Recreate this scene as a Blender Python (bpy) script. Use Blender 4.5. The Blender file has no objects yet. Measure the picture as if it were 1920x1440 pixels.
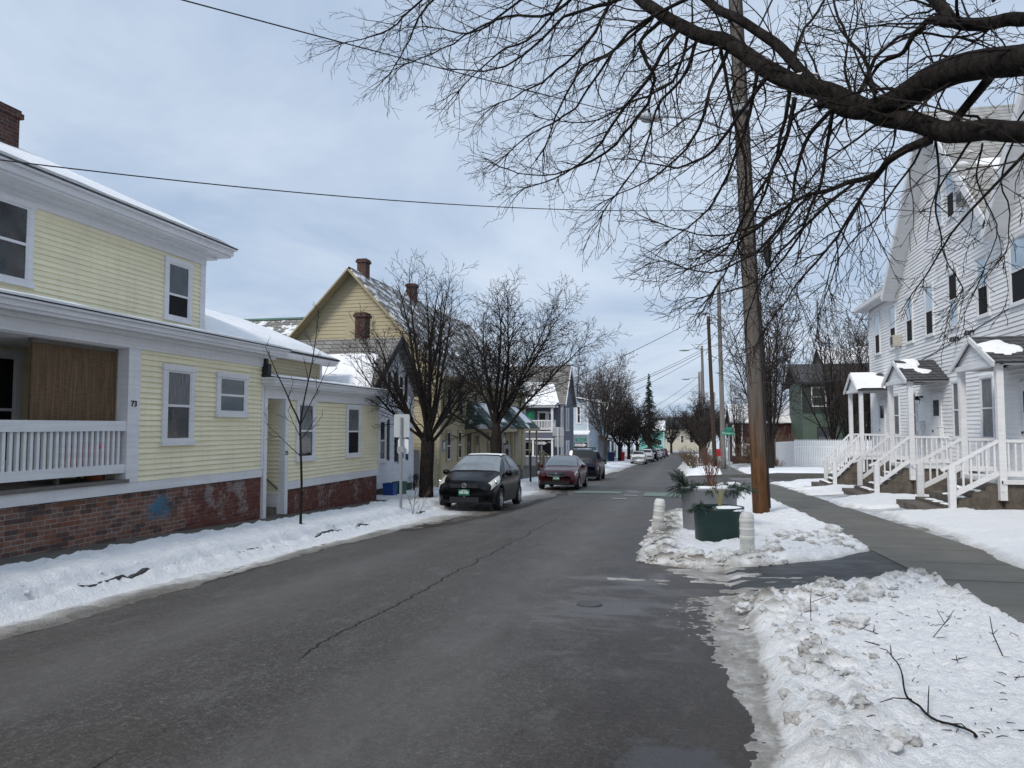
import bpy, math, random
from mathutils import Vector, Matrix, noise
PI = math.pi
scene = bpy.context.scene
COL = scene.collection
V = Vector
R_ = random.Random(7)

# ------------------------------------------------------------------ place
def gz(y):
    """height of the street along its length: it falls away from the viewer"""
    return -.035*y if y < 45 else -1.575-.026*(y-45)
def sh(y):
    """the street bends a little to the right far away"""
    return .02*max(0., y-60)

# ------------------------------------------------------------------ mesh collector
class MB:
    def __init__(s): s.v=[]; s.f=[]; s.a=None
    def quad(s,a,b,c,d):
        n=len(s.v); s.v+=[tuple(a),tuple(b),tuple(c),tuple(d)]; s.f.append((n,n+1,n+2,n+3))
    def poly(s,pts):
        n=len(s.v); s.v+=[tuple(p) for p in pts]; s.f.append(tuple(range(n,n+len(pts))))
    def box(s,x0,x1,y0,y1,z0,z1):
        n=len(s.v)
        s.v+=[(x,y,z) for z in (z0,z1) for y in (y0,y1) for x in (x0,x1)]
        for f in ((0,2,3,1),(4,5,7,6),(0,1,5,4),(2,6,7,3),(0,4,6,2),(1,3,7,5)): s.f.append(tuple(n+i for i in f))
        return s
    def bar(s,a,b,w,h,up=(0,0,1)):
        """rectangular bar from a to b, w across, h along up"""
        a=V(a); b=V(b); d=(b-a).normalized(); u=V(up); r=d.cross(u)
        if r.length<1e-4: r=d.cross(V((1,0,0)))
        r.normalize(); u=r.cross(d).normalized(); r*=w/2; u*=h/2
        n=len(s.v)
        for p in (a,b):
            for q in (-r-u,r-u,r+u,-r+u): s.v.append(tuple(p+q))
        for f in ((3,2,1,0),(4,5,6,7),(0,1,5,4),(1,2,6,5),(2,3,7,6),(3,0,4,7)): s.f.append(tuple(n+i for i in f))
        return s
    def slab(s,pts,th):
        """polygon given thickness th along its own normal (below it)"""
        P=[V(p) for p in pts]; nn=(P[1]-P[0]).cross(P[2]-P[0]).normalized()*th
        n=len(s.v); k=len(P)
        s.v+=[tuple(p) for p in P]+[tuple(p-nn) for p in P]
        s.f.append(tuple(range(n,n+k))); s.f.append(tuple(n+k+k-1-i for i in range(k)))
        for i in range(k):
            j=(i+1)%k; s.f.append((n+i,n+k+i,n+k+j,n+j))
        return s
    def ring(s,c,d,r,n,ph=0.):
        d=V(d).normalized(); a=d.cross(V((.31,.17,.93)))
        if a.length<.05: a=d.cross(V((1,0,0)))
        a.normalize(); b=d.cross(a); st=len(s.v)
        for i in range(n):
            t=2*PI*i/n+ph; p=V(c)+a*(r*math.cos(t))+b*(r*math.sin(t)); s.v.append(tuple(p))
        return st
    def tube(s,pts,rad,n=8,cap=True,wob=0.):
        P=[V(p) for p in pts]; m=len(P); st=[]
        if not hasattr(rad,'__len__'): rad=[rad]*m
        # parallel transported frame
        d=(P[1]-P[0]).normalized(); a=d.cross(V((.31,.17,.93)))
        if a.length<.05: a=d.cross(V((1,0,0)))
        a.normalize()
        for i in range(m):
            if i==0: d=P[1]-P[0]
            elif i==m-1: d=P[-1]-P[-2]
            else: d=P[i+1]-P[i-1]
            if d.length<1e-9: d=V((0,0,1))
            d.normalize(); a=(a-d*a.dot(d)).normalized(); b=d.cross(a)
            k=len(s.v); st.append(k)
            for j in range(n):
                t=2*PI*j/n; rr=rad[i]
                if wob: rr*=1+wob*noise.noise(V((P[i].x*3+math.cos(t)*1.3,P[i].y*3+math.sin(t)*1.3,P[i].z*3)))
                s.v.append(tuple(P[i]+a*(rr*math.cos(t))+b*(rr*math.sin(t))))
        for i in range(m-1):
            for j in range(n):
                q=(j+1)%n; s.f.append((st[i]+j,st[i]+q,st[i+1]+q,st[i+1]+j))
        if cap:
            s.f.append(tuple(st[0]+n-1-j for j in range(n))); s.f.append(tuple(st[-1]+j for j in range(n)))
        return s
    def lathe(s,prof,n=20,c=(0,0,0),axis='z'):
        """profile [(r,h)] turned about an axis through c"""
        st=[]
        for r,h in prof:
            st.append(len(s.v))
            for j in range(n):
                t=2*PI*j/n; u,w=r*math.cos(t),r*math.sin(t)
                p={'z':(u,w,h),'x':(h,u,w),'y':(w,h,u)}[axis]
                s.v.append((p[0]+c[0],p[1]+c[1],p[2]+c[2]))
        for i in range(len(prof)-1):
            for j in range(n):
                q=(j+1)%n; s.f.append((st[i]+j,st[i]+q,st[i+1]+q,st[i+1]+j))
        if prof[0][0]>1e-6: s.f.append(tuple(st[0]+n-1-j for j in range(n)))
        if prof[-1][0]>1e-6: s.f.append(tuple(st[-1]+j for j in range(n)))
        return s
    def blob(s,c,r,seed,sq=(1,1,.7),sub=2,amp=.35):
        v,f=ICO[sub]; n=len(s.v); o=V((seed*3.1,seed*1.7,seed*.9))
        for p in v:
            k=1+amp*noise.noise(p*1.3+o)-amp*.75*abs(noise.noise(p*2.6+o))+amp*.22*noise.noise(p*9+o)
            s.v.append((c[0]+p.x*r*sq[0]*k,c[1]+p.y*r*sq[1]*k,c[2]+p.z*r*sq[2]*k))
        for q in f: s.f.append(tuple(n+i for i in q))
        return s

def _ico(sub):
    t=(1+5**.5)/2
    v=[V(p).normalized() for p in ((-1,t,0),(1,t,0),(-1,-t,0),(1,-t,0),(0,-1,t),(0,1,t),(0,-1,-t),(0,1,-t),(t,0,-1),(t,0,1),(-t,0,-1),(-t,0,1))]
    f=[(0,11,5),(0,5,1),(0,1,7),(0,7,10),(0,10,11),(1,5,9),(5,11,4),(11,10,2),(10,7,6),(7,1,8),(3,9,4),(3,4,2),(3,2,6),(3,6,8),(3,8,9),(4,9,5),(2,4,11),(6,2,10),(8,6,7),(9,8,1)]
    for _ in range(sub):
        c={}; g=[]
        def mid(a,b):
            k=(min(a,b),max(a,b))
            if k not in c: c[k]=len(v); v.append(((v[a]+v[b])/2).normalized())
            return c[k]
        for a,b,d in f:
            x,y,z=mid(a,b),mid(b,d),mid(d,a); g+=[(a,x,z),(b,y,x),(d,z,y),(x,y,z)]
        f=g
    return v,f
ICO={k:_ico(k) for k in (1,2,3)}

# ------------------------------------------------------------------ objects
BASE={}
def thing(name,label,cat,loc=(0,0,0),group=None,rz=0.):
    o=bpy.data.objects.new(name,None); COL.objects.link(o); o.location=loc; o.rotation_euler=(0,0,rz)
    o.empty_display_size=.2
    o['label']=label; o['category']=cat
    if group: o['group']=group
    BASE[o.name]=V(loc) if rz==0. else V((0,0,0))
    return o
def obj(name,mb,m,parent=None,smooth=False,label=None):
    """link the collected mesh as ONE object; with a parent the points are given in place and stored relative to the thing's base"""
    me=bpy.data.meshes.new(name)
    b=BASE.get(parent.name,V((0,0,0))) if parent else V((0,0,0))
    vs=mb.v if b.length==0 else [(p[0]-b.x,p[1]-b.y,p[2]-b.z) for p in mb.v]
    me.from_pydata(vs,[],mb.f); me.materials.append(m)
    if smooth: me.polygons.foreach_set('use_smooth',[True]*len(me.polygons))
    me.update()
    o=bpy.data.objects.new(name,me); COL.objects.link(o)
    if parent: o.parent=parent; BASE[o.name]=b
    if label: o['label']=label
    return o
def tag(o,label,cat,group=None,kind=None):
    o['label']=label; o['category']=cat
    if group: o['group']=group
    if kind: o['kind']=kind
    return o
def struct(name,mb,m,smooth=False,label=None,cat=None,kind='structure'):
    o=obj(name,mb,m,None,smooth); o['kind']=kind
    if label: o['label']=label
    o['category']=cat or name.replace('_',' ')
    return o
def single(name,mb,m,label,cat,group=None,loc=None,smooth=False):
    if loc is not None:
        l=V(loc); mb.v=[(p[0]-l.x,p[1]-l.y,p[2]-l.z) for p in mb.v]
    o=obj(name,mb,m,None,smooth); tag(o,label,cat,group)
    if loc is not None: o.location=loc; BASE[o.name]=V(loc)
    return o
def dup(root,loc,rz=0.,label=None,scale=1.,sz=None):
    r=root.copy(); COL.objects.link(r); r.location=loc; r.rotation_euler=(0,0,rz); r.scale=(scale,scale,sz or scale)
    if label: r['label']=label
    for ch in list(root.children):
        c=ch.copy(); COL.objects.link(c); c.parent=r
        for g in list(ch.children):
            d=g.copy(); COL.objects.link(d); d.parent=c
    return r
def text_mesh(s,size,ext=.004):
    cu=bpy.data.curves.new('lettering','FONT'); cu.body=s; cu.size=size; cu.extrude=ext; cu.align_x='CENTER'; cu.align_y='CENTER'
    o=bpy.data.objects.new('lettering',cu); me=bpy.data.meshes.new_from_object(o)
    mb=MB(); mb.v=[tuple(v.co) for v in me.vertices]; mb.f=[tuple(p.vertices) for p in me.polygons]
    bpy.data.objects.remove(o); bpy.data.curves.remove(cu); bpy.data.meshes.remove(me)
    return mb
def place(mb,M):
    mb.v=[tuple(M@V(p)) for p in mb.v]; return mb
def frame(o,u,w):
    """matrix: local x -> u, local y -> w, local z -> u x w, origin o"""
    u=V(u).normalized(); w=V(w).normalized(); n=u.cross(w)
    return Matrix(((u.x,w.x,n.x,o[0]),(u.y,w.y,n.y,o[1]),(u.z,w.z,n.z,o[2]),(0,0,0,1)))

# ------------------------------------------------------------------ materials
class NT:
    def __init__(s,name):
        s.m=bpy.data.materials.new(name); s.m.use_nodes=True; s.t=s.m.node_tree; s.n=s.t.nodes; s.l=s.t.links
        s.b=next(x for x in s.n if x.type=='BSDF_PRINCIPLED'); s.g=None
    def new(s,t,**k):
        x=s.n.new(t)
        for a,v in k.items(): setattr(x,a,v)
        return x
    def pos(s):
        if not s.g: s.g=s.new('ShaderNodeNewGeometry')
        return s.g.outputs['Position']
    def put(s,sock,v):
        if isinstance(v,bpy.types.NodeSocket): s.l.new(v,sock)
        elif isinstance(v,(tuple,list)) and len(v)==3 and sock.type=='RGBA': sock.default_value=(*v,1)
        else: sock.default_value=v
    def math(s,op,a,b=0.,clamp=False):
        x=s.new('ShaderNodeMath',operation=op,use_clamp=clamp); s.put(x.inputs[0],a); s.put(x.inputs[1],b); return x.outputs[0]
    def vmul(s,v,k):
        x=s.new('ShaderNodeVectorMath',operation='MULTIPLY'); s.put(x.inputs[0],v); x.inputs[1].default_value=k; return x.outputs[0]
    def noise(s,scale,detail=4,rough=.6,vec=None,dist=0.):
        x=s.new('ShaderNodeTexNoise'); s.l.new(vec or s.pos(),x.inputs['Vector'])
        x.inputs['Scale'].default_value=scale; x.inputs['Detail'].default_value=detail; x.inputs['Roughness'].default_value=rough; x.inputs['Distortion'].default_value=dist
        return x.outputs['Fac']
    def ramp(s,f,stops):
        x=s.new('ShaderNodeValToRGB'); s.l.new(f,x.inputs[0]); e=x.color_ramp.elements
        while len(e)<len(stops): e.new(.5)
        for i,(p,c) in enumerate(stops):
            e[i].position=p; e[i].color=(*c,1) if hasattr(c,'__len__') else (c,c,c,1)
        return x.outputs[0]
    def mix(s,f,a,b,mode='MIX'):
        x=s.new('ShaderNodeMix',data_type='RGBA',blend_type=mode)
        s.put(x.inputs[0],f); s.put(x.inputs[6],a); s.put(x.inputs[7],b); return x.outputs[2]
    def bump(s,h,dist=.01,strength=1.):
        x=s.new('ShaderNodeBump'); x.inputs['Distance'].default_value=dist; x.inputs['Strength'].default_value=strength
        s.l.new(h,x.inputs['Height']); s.l.new(x.outputs[0],s.b.inputs['Normal'])
    def col(s,c): s.put(s.b.inputs['Base Color'],c); return s
    def rough(s,c): s.put(s.b.inputs['Roughness'],c); return s
    def spec(s,c): s.put(s.b.inputs['Specular IOR Level'],c); return s
    def sep(s,v):
        x=s.new('ShaderNodeSeparateXYZ'); s.l.new(v,x.inputs[0]); return x.outputs
    def comb(s,a,b,c=0.):
        x=s.new('ShaderNodeCombineXYZ'); s.put(x.inputs[0],a); s.put(x.inputs[1],b); s.put(x.inputs[2],c); return x.outputs[0]

def sc(c,k): return tuple(min(1,x*k) for x in c)
def plain(name,c,rough=.6,var=.12,scale=6,spec=.4,metal=0.,bump=0.,bs=40):
    t=NT(name); f=t.noise(scale,5,.65)
    t.col(t.ramp(f,[(.3,sc(c,1-var)),(.7,sc(c,1+var))])).rough(rough).spec(spec)
    t.b.inputs['Metallic'].default_value=metal
    if bump: t.bump(t.noise(bs,4,.7),bump)
    return t.m
def paint_siding(name,c,dirt=.22,streak=(.45,.43,.38)):
    """painted boards: slightly uneven colour with rain streaks and grime"""
    t=NT(name); p=t.pos()
    f=t.noise(.9,5,.7); v=t.noise(1.,6,.7,t.vmul(p,(9,9,.7)))
    base=t.ramp(f,[(.3,sc(c,.93)),(.7,sc(c,1.04))])
    g=t.ramp(v,[(.5,0.),(.78,dirt)])
    bd=t.noise(1.,3,.6,t.vmul(p,(.7,.7,19.)))                         # one board differs a little from the next
    base=t.mix(1.,base,t.ramp(bd,[(.3,.86),(.7,1.)]),'MULTIPLY')
    t.col(t.mix(g,base,sc(streak,.8))).rough(.62).spec(.25)
    t.bump(t.noise(60,3),.003)
    return t.m
def brick(name,c1,c2,mortar,sx=1.,extra=None):
    t=NT(name); p=t.sep(t.pos()); u=t.math('ADD',p[0],p[1])
    vec=t.comb(u,p[2])
    b=t.new('ShaderNodeTexBrick'); t.l.new(vec,b.inputs['Vector'])
    b.inputs['Scale'].default_value=1.; b.inputs['Brick Width'].default_value=.215*sx; b.inputs['Row Height'].default_value=.072*sx; b.inputs['Mortar Size'].default_value=.0095*sx
    b.inputs['Mortar Smooth'].default_value=.3; b.inputs['Bias'].default_value=-.1
    b.inputs['Color1'].default_value=(*c1,1); b.inputs['Color2'].default_value=(*c2,1); b.inputs['Mortar'].default_value=(*mortar,1)
    c=t.mix(t.ramp(t.noise(1.3,5,.7),[(.35,0.),(.7,.45)]),b.outputs['Color'],sc(c1,.5))
    c=t.mix(t.ramp(t.noise(9,4),[(.4,0.),(.75,.35)]),c,mortar)
    if extra: c=extra(t,c,p)
    t.col(c).rough(.85).spec(.2)
    h=t.math('ADD',t.math('MULTIPLY',b.outputs['Fac'],-1.),t.math('MULTIPLY',t.noise(70,3),.5))
    t.bump(h,.008)
    return t.m
def shingle(name,c1,c2,snow=0.,w=.3,h=.16):
    t=NT(name); p=t.sep(t.pos()); u=t.math('ADD',p[0],p[1])
    b=t.new('ShaderNodeTexBrick'); t.l.new(t.comb(u,p[2]),b.inputs['Vector'])
    b.inputs['Scale'].default_value=1.; b.inputs['Brick Width'].default_value=w; b.inputs['Row Height'].default_value=h; b.inputs['Mortar Size'].default_value=.012
    b.inputs['Color1'].default_value=(*c1,1); b.inputs['Color2'].default_value=(*c2,1); b.inputs['Mortar'].default_value=(*sc(c1,.35),1)
    c=t.mix(t.ramp(t.noise(1.1,5,.7),[(.4,0.),(.7,.5)]),b.outputs['Color'],sc(c1,.6))
    if snow:
        s=t.ramp(t.noise(1.7,6,.7,t.vmul(t.pos(),(.8,.8,1.6))),[(.62-snow*.3,0.),(.66-snow*.3,1.)])
        c=t.mix(s,c,(.78,.8,.83))
    t.col(c).rough(.9).spec(.2); t.bump(b.outputs['Fac'],-.015)
    return t.m
def snow_mat():
    """old snow: clean on top, grey-brown slush where the attribute says it was ploughed or driven on"""
    t=NT('snow'); a=t.new('ShaderNodeAttribute',attribute_name='dirt')
    n=t.noise(7,6,.75); n2=t.noise(45,4,.7)
    d=t.math('ADD',a.outputs['Fac'],t.math('MULTIPLY',t.math('SUBTRACT',n,.5),.55))
    d=t.math('ADD',d,t.math('MULTIPLY',t.math('SUBTRACT',n2,.5),.35))
    c=t.ramp(d,[(.12,(.92,.93,.945)),(.36,(.70,.70,.69)),(.62,(.40,.38,.35)),(.9,(.19,.17,.148))])
    sp=t.ramp(t.noise(120,2,.5),[(.27,1.),(.31,0.)])
    c=t.mix(t.math('MULTIPLY',sp,t.ramp(t.noise(2.2,3),[(.42,0.),(.62,.8)])),c,(.13,.11,.09))
    t.col(c).rough(t.ramp(d,[(.2,.75),(.8,.35)])).spec(.35)
    t.b.inputs['Subsurface Weight'].default_value=0.
    h=t.math('ADD',t.math('MULTIPLY',t.noise(22,5,.7),1.),t.math('MULTIPLY',t.noise(70,5,.8),.22))
    t.bump(h,.05,.9)
    return t.m
def bark(name,c,k=1.):
    t=NT(name); v=t.vmul(t.pos(),(20*k,20*k,9*k))
    f=t.noise(1.,6,.75,v,.6)
    t.col(t.ramp(f,[(.34,sc(c,.30)),(.5,c),(.7,sc(c,2.1))])).rough(.95).spec(.1); t.bump(f,.04,1.)
    return t.m
M={}
M['snow']=snow_mat()
M['roof_snow']=plain('roof_snow',(.90,.91,.93),.8,.05,3,.3,bump=.02,bs=14)
M['clod']=(lambda t:(t.col(t.mix(t.ramp(t.noise(9,5,.7),[(.46,0.),(.74,1.)]),(.72,.73,.74),(.29,.285,.278))).rough(.7),t.bump(t.noise(35,5,.75),.02),t.m)[-1])(NT('dirty_snow'))
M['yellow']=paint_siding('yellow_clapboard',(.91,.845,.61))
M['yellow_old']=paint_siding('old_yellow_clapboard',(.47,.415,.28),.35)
M['white_siding']=paint_siding('white_siding',(.86,.86,.865),.10,(.6,.6,.6))
M['white_clap']=paint_siding('white_clapboard',(.72,.74,.79),.15)
M['trim']=paint_siding('white_trim',(.78,.775,.79),.18)
M['trim_new']=paint_siding('clean_white_trim',(.78,.785,.80),.14)
M['trim_tan']=paint_siding('tan_trim',(.40,.34,.22),.3)
M['purple']=paint_siding('slate_purple_siding',(.14,.148,.19),.2)
M['lightblue']=paint_siding('pale_blue_siding',(.50,.58,.66),.2)
M['blue']=paint_siding('blue_paint',(.16,.30,.42),.2)
M['teal']=paint_siding('teal_paint',(.18,.48,.43),.15)
M['cream']=paint_siding('cream_siding',(.58,.54,.44),.2)
M['green_wall']=paint_siding('sage_green_siding',(.10,.145,.115),.4,(.1,.1,.09))
M['dark_wall']=paint_siding('dark_green_shingles',(.035,.05,.045),.2,(.1,.1,.09))
M['maroon']=paint_siding('maroon_paint',(.06,.016,.02),.2,(.06,.03,.03))
M['black_trim']=plain('black_paint',(.012,.012,.015),.5,.1)
M['glass']=(lambda t:(t.col(t.ramp(t.noise(2.5,3),[(.35,(.012,.014,.017)),(.7,(.05,.055,.06))])).rough(.06).spec(.8),t.bump(t.noise(1.5,2),.01,.25),t.m)[-1])(NT('window_glass'))
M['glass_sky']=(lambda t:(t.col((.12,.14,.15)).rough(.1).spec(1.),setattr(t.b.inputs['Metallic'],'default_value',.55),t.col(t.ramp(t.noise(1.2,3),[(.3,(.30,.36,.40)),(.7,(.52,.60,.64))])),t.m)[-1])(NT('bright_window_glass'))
M['screen']=plain('insect_screen',(.012,.012,.014),.75,.2,8,.2)
M['curtain']=(lambda t:(t.col(t.ramp(t.noise(1.,4,.6,t.vmul(t.pos(),(30,30,3))),[(.35,(.05,.055,.06)),(.7,(.17,.175,.18))])).rough(.25).spec(.7),t.m)[-1])(NT('curtained_glass'))
M['wood_old']=(lambda t:(t.col(t.ramp(t.noise(1,6,.7,t.vmul(t.pos(),(5,5,60))),[(.3,(.09,.08,.075)),(.7,(.2,.185,.17))])).rough(.85),t.m)[-1])(NT('weathered_wood'))
M['fence_wood']=(lambda t:(t.col(t.ramp(t.noise(1,6,.7,t.vmul(t.pos(),(25,25,1.2))),[(.3,(.13,.13,.13)),(.7,(.27,.26,.25))])).rough(.9),t.m)[-1])(NT('grey_fence_boards'))
M['concrete']=(lambda t:(t.col(t.mix(t.ramp(t.noise(1.1,6,.75),[(.35,0.),(.7,.8)]),(.145,.14,.122),(.075,.073,.064))).rough(.75),t.bump(t.noise(60,4),.004),t.m)[-1])(NT('wet_concrete'))
M['step']=(lambda t:(t.col(t.ramp(t.noise(3.5,6,.75),[(.3,(.05,.04,.032)),(.7,(.17,.145,.12))])).rough(.85),t.bump(t.noise(30,4),.008),t.m)[-1])(NT('stained_concrete_steps'))
M['galv']=plain('galvanised_steel',(.36,.38,.40),.45,.15,9,.5,.6)
M['grey_metal']=plain('painted_grey_metal',(.25,.27,.28),.5,.12,5,.5,.3)
M['black_metal']=plain('black_metal',(.02,.02,.022),.45,.2,5)
M['sign_white']=plain('sign_white',(.72,.74,.76),.45,.05,4)
M['sign_back']=plain('sign_back_aluminium',(.48,.51,.53),.5,.08,4,.5,.2)
M['sign_green']=plain('sign_green',(.01,.22,.14),.4,.08)
M['wire']=plain('black_cable',(.018,.018,.02),.6,.1)
M['rubber']=plain('tyre_rubber',(.017,.017,.018),.85,.2,20)
M['alloy']=plain('alloy_wheel',(.42,.43,.44),.35,.1,8,.5,.7)
M['chrome']=plain('chrome',(.75,.76,.78),.15,.03,5,.5,1.)
M['lamp_glass']=plain('headlight_glass',(.55,.55,.50),.12,.15,15,.8)
M['tail_red']=plain('tail_light_red',(.35,.012,.015),.15,.1,8,.8)
M['plate']=plain('green_plate',(.008,.12,.07),.45,.08)
M['plate_white']=plain('plate_lettering',(.62,.70,.64),.5,.05)
M['bin_green']=plain('green_plastic',(.01,.10,.05),.5,.1)
M['bin_blue']=plain('blue_plastic',(.015,.06,.24),.5,.1)
M['red_plastic']=plain('red_plastic',(.55,.012,.03),.45,.12)
M['planter_green']=plain('planter_green_plastic',(.004,.024,.023),.42,.25,3)
M['planter_grey']=plain('planter_grey_plastic',(.20,.21,.225),.6,.12,3)
M['soil']=plain('wet_soil',(.03,.022,.016),.9,.3,12)
M['flex']=plain('dirty_white_plastic',(.60,.61,.58),.5,.12,7,bump=.004,bs=30)
M['needles']=plain('evergreen_needles',(.022,.045,.03),.7,.4,9)
M['red_twig']=plain('red_dogwood_twigs',(.12,.042,.028),.6,.3,9)
M['tan_twig']=plain('yellow_twigs',(.30,.28,.12),.6,.2,9)
M['dry_brush']=plain('dry_brush',(.12,.085,.06),.9,.4,4)
M['brick_wall']=None
def extra_wall(t,c,p):
    y=p[1]; n=t.noise(1.6,6,.75)
    row=t.math('FLOOR',t.math('DIVIDE',p[2],.072)); off=t.math('MULTIPLY',t.math('MODULO',t.math('ABSOLUTE',row),2.),.5)
    cl=t.math('FLOOR',t.math('ADD',t.math('DIVIDE',t.math('ADD',p[0],y),.215),off))
    wn_=t.new('ShaderNodeTexWhiteNoise',noise_dimensions='2D'); t.l.new(t.comb(cl,row),wn_.inputs['Vector']); pick=wn_.outputs['Value']
    c=t.mix(t.ramp(pick,[(.86,0.),(.90,.55)]),c,(.20,.075,.035)); c=t.mix(t.ramp(pick,[(.2,.7),(.26,0.)]),c,(.055,.042,.042)); c=t.mix(t.ramp(t.noise(2.6,5,.75),[(.5,0.),(.72,.45)]),c,(.14,.115,.105))
    # barn-red paint on the part nearer the corner, flaking off to bare and white-washed brick
    red=t.math('ADD',t.math('MULTIPLY',t.math('SUBTRACT',y,11.2),.55),t.math('MULTIPLY',t.math('SUBTRACT',n,.5),3.))
    c=t.mix(t.math('MULTIPLY',t.ramp(red,[(.35,0.),(.7,1.)]),.72),c,(.125,.034,.028))
    wn=t.noise(2.1,7,.8); hz=t.math('ADD',t.math('MULTIPLY',p[2],.55),t.math('MULTIPLY',y,.028))
    fl=t.noise(1.,4,.7,t.comb(t.math('MULTIPLY',y,9.),t.math('MULTIPLY',p[2],26.)))
    wn=t.math('ADD',wn,t.math('MULTIPLY',t.math('SUBTRACT',fl,.5),.38))
    w=t.math('MULTIPLY',t.ramp(t.math('ADD',wn,t.math('MULTIPLY',hz,.22)),[(.62,0.),(.72,.72)]),t.ramp(t.math('SUBTRACT',y,11.),[(.0,0.),(1.,1.)]))
    c=t.mix(w,c,(.33,.31,.295))
    # a worn patch of blue spray paint
    dy=t.math('DIVIDE',t.math('SUBTRACT',y,11.35),.36); dz=t.math('DIVIDE',t.math('SUBTRACT',p[2],.2),.24)
    r=t.math('ADD',t.math('MULTIPLY',dy,dy),t.math('MULTIPLY',dz,dz))
    r=t.math('ADD',r,t.math('MULTIPLY',t.noise(3.4,8,.85),5.2))
    b=t.ramp(t.math('MULTIPLY',r,.2),[(.50,.85),(.70,0.)])
    return t.mix(b,c,(.07,.20,.31))
M['brick_wall']=brick('old_brick_wall',(.25,.105,.07),(.125,.072,.066),(.33,.30,.27),1.,extra_wall)
M['brick']=brick('chimney_brick',(.105,.036,.028),(.045,.028,.026),(.15,.125,.11))
M['slate']=shingle('grey_slate_roof',(.20,.195,.185),(.29,.275,.255),.0,.32,.15)
M['slate_pale']=shingle('pale_slate_roof',(.33,.33,.32),(.42,.415,.40),.05,.34,.17)
M['slate_snowy']=shingle('snowy_slate_roof',(.20,.195,.185),(.29,.275,.255),.35,.32,.15)
M['asphalt_shingle']=shingle('dark_shingle_roof',(.075,.078,.085),(.12,.12,.125),.0,.25,.10)
M['green_shingle']=shingle('green_shingle_roof',(.06,.09,.085),(.10,.135,.125),.15,.3,.17)
M['blind']=(lambda t:(t.col(t.mix(t.ramp(t.noise(1,4,.7,t.vmul(t.pos(),(1,5,90))),[(.35,0.),(.7,1.)]),(.085,.045,.02),(.20,.115,.055))).rough(.8),t.m)[-1])(NT('woven_bamboo'))
def blind_mat():
    t=NT('split_bamboo'); p=t.pos()
    h=t.noise(1,4,.7,t.vmul(p,(1,6,110))); v=t.noise(1,3,.6,t.vmul(p,(1,28,1.5)))
    c=t.ramp(h,[(.3,(.05,.029,.015)),(.7,(.165,.10,.05))])
    c=t.mix(t.ramp(v,[(.45,0.),(.65,.45)]),c,(.26,.17,.085))
    t.col(c).rough(.8); t.bump(h,.01); return t.m
M['blind']=blind_mat()
M['bark']=bark('dark_bark',(.027,.023,.021))
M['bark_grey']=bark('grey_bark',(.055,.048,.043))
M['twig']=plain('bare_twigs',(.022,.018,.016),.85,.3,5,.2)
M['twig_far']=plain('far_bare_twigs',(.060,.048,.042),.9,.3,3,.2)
def pole_mat():
    t=NT('weathered_pole_wood'); p=t.sep(t.pos())
    g=t.noise(1,6,.75,t.vmul(t.pos(),(22,22,.55)),.3); g2=t.noise(1,5,.7,t.vmul(t.pos(),(7,7,.35)))
    grey=t.ramp(g,[(.3,(.06,.053,.047)),(.7,(.165,.145,.128))])
    brown=t.mix(t.ramp(t.noise(1.,6,.75,t.vmul(t.pos(),(9,9,1.6))),[(.46,0.),(.68,.8)]),t.ramp(g,[(.3,(.055,.024,.009)),(.7,(.175,.085,.036))]),(.035,.018,.009))
    h=t.math('ADD',t.math('MULTIPLY',t.math('SUBTRACT',3.5,p[2]),.26),t.math('MULTIPLY',t.math('SUBTRACT',g2,.5),1.6))
    t.col(t.mix(t.ramp(h,[(.3,0.),(.75,1.)]),grey,brown)).rough(.82).spec(.25); t.bump(g,.012); return t.m
M['pole']=pole_mat()
M['pole_grey']=(lambda t:(t.col(t.ramp(t.noise(1,5,.7,t.vmul(t.pos(),(10,10,.4))),[(.3,(.13,.12,.11)),(.7,(.24,.225,.21))])).rough(.85),t.m)[-1])(NT('grey_pole_wood'))
M['pole_dark']=(lambda t:(t.col(t.ramp(t.noise(1,5,.7,t.vmul(t.pos(),(10,10,.4))),[(.3,(.035,.022,.015)),(.7,(.075,.05,.036))])).rough(.85),t.m)[-1])(NT('dark_pole_wood'))
def carpaint(name,c,coat=.25,rough=.2):
    t=NT(name); f=t.noise(3.5,6,.7)
    t.col(t.mix(t.ramp(f,[(.4,0.),(.75,.30)]),c,t.mix(.05,c,(.14,.135,.125)))).rough(t.ramp(f,[(.3,rough),(.7,rough+.12)])).spec(.28)
    t.b.inputs['Coat Weight'].default_value=coat; t.b.inputs['Coat Roughness'].default_value=.08
    return t.m
M['car_black']=carpaint('black_car_paint',(.0035,.0035,.005),.0,.16)
M['car_red']=carpaint('maroon_car_paint',(.075,.005,.011))
M['car_navy']=carpaint('navy_car_paint',(.006,.008,.02))
M['car_white']=carpaint('white_car_paint',(.66,.67,.69))
M['car_grey']=carpaint('grey_car_paint',(.10,.12,.14))
M['car_windscreen']=(lambda t:(t.col((.24,.27,.29)).rough(.04).spec(1.),setattr(t.b.inputs['Metallic'],'default_value',.22),t.m)[-1])(NT('reflecting_windscreen'))
M['car_glass']=(lambda t:(t.col((.010,.013,.014)).rough(.06).spec(.6),t.m)[-1])(NT('car_glass'))
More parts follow.
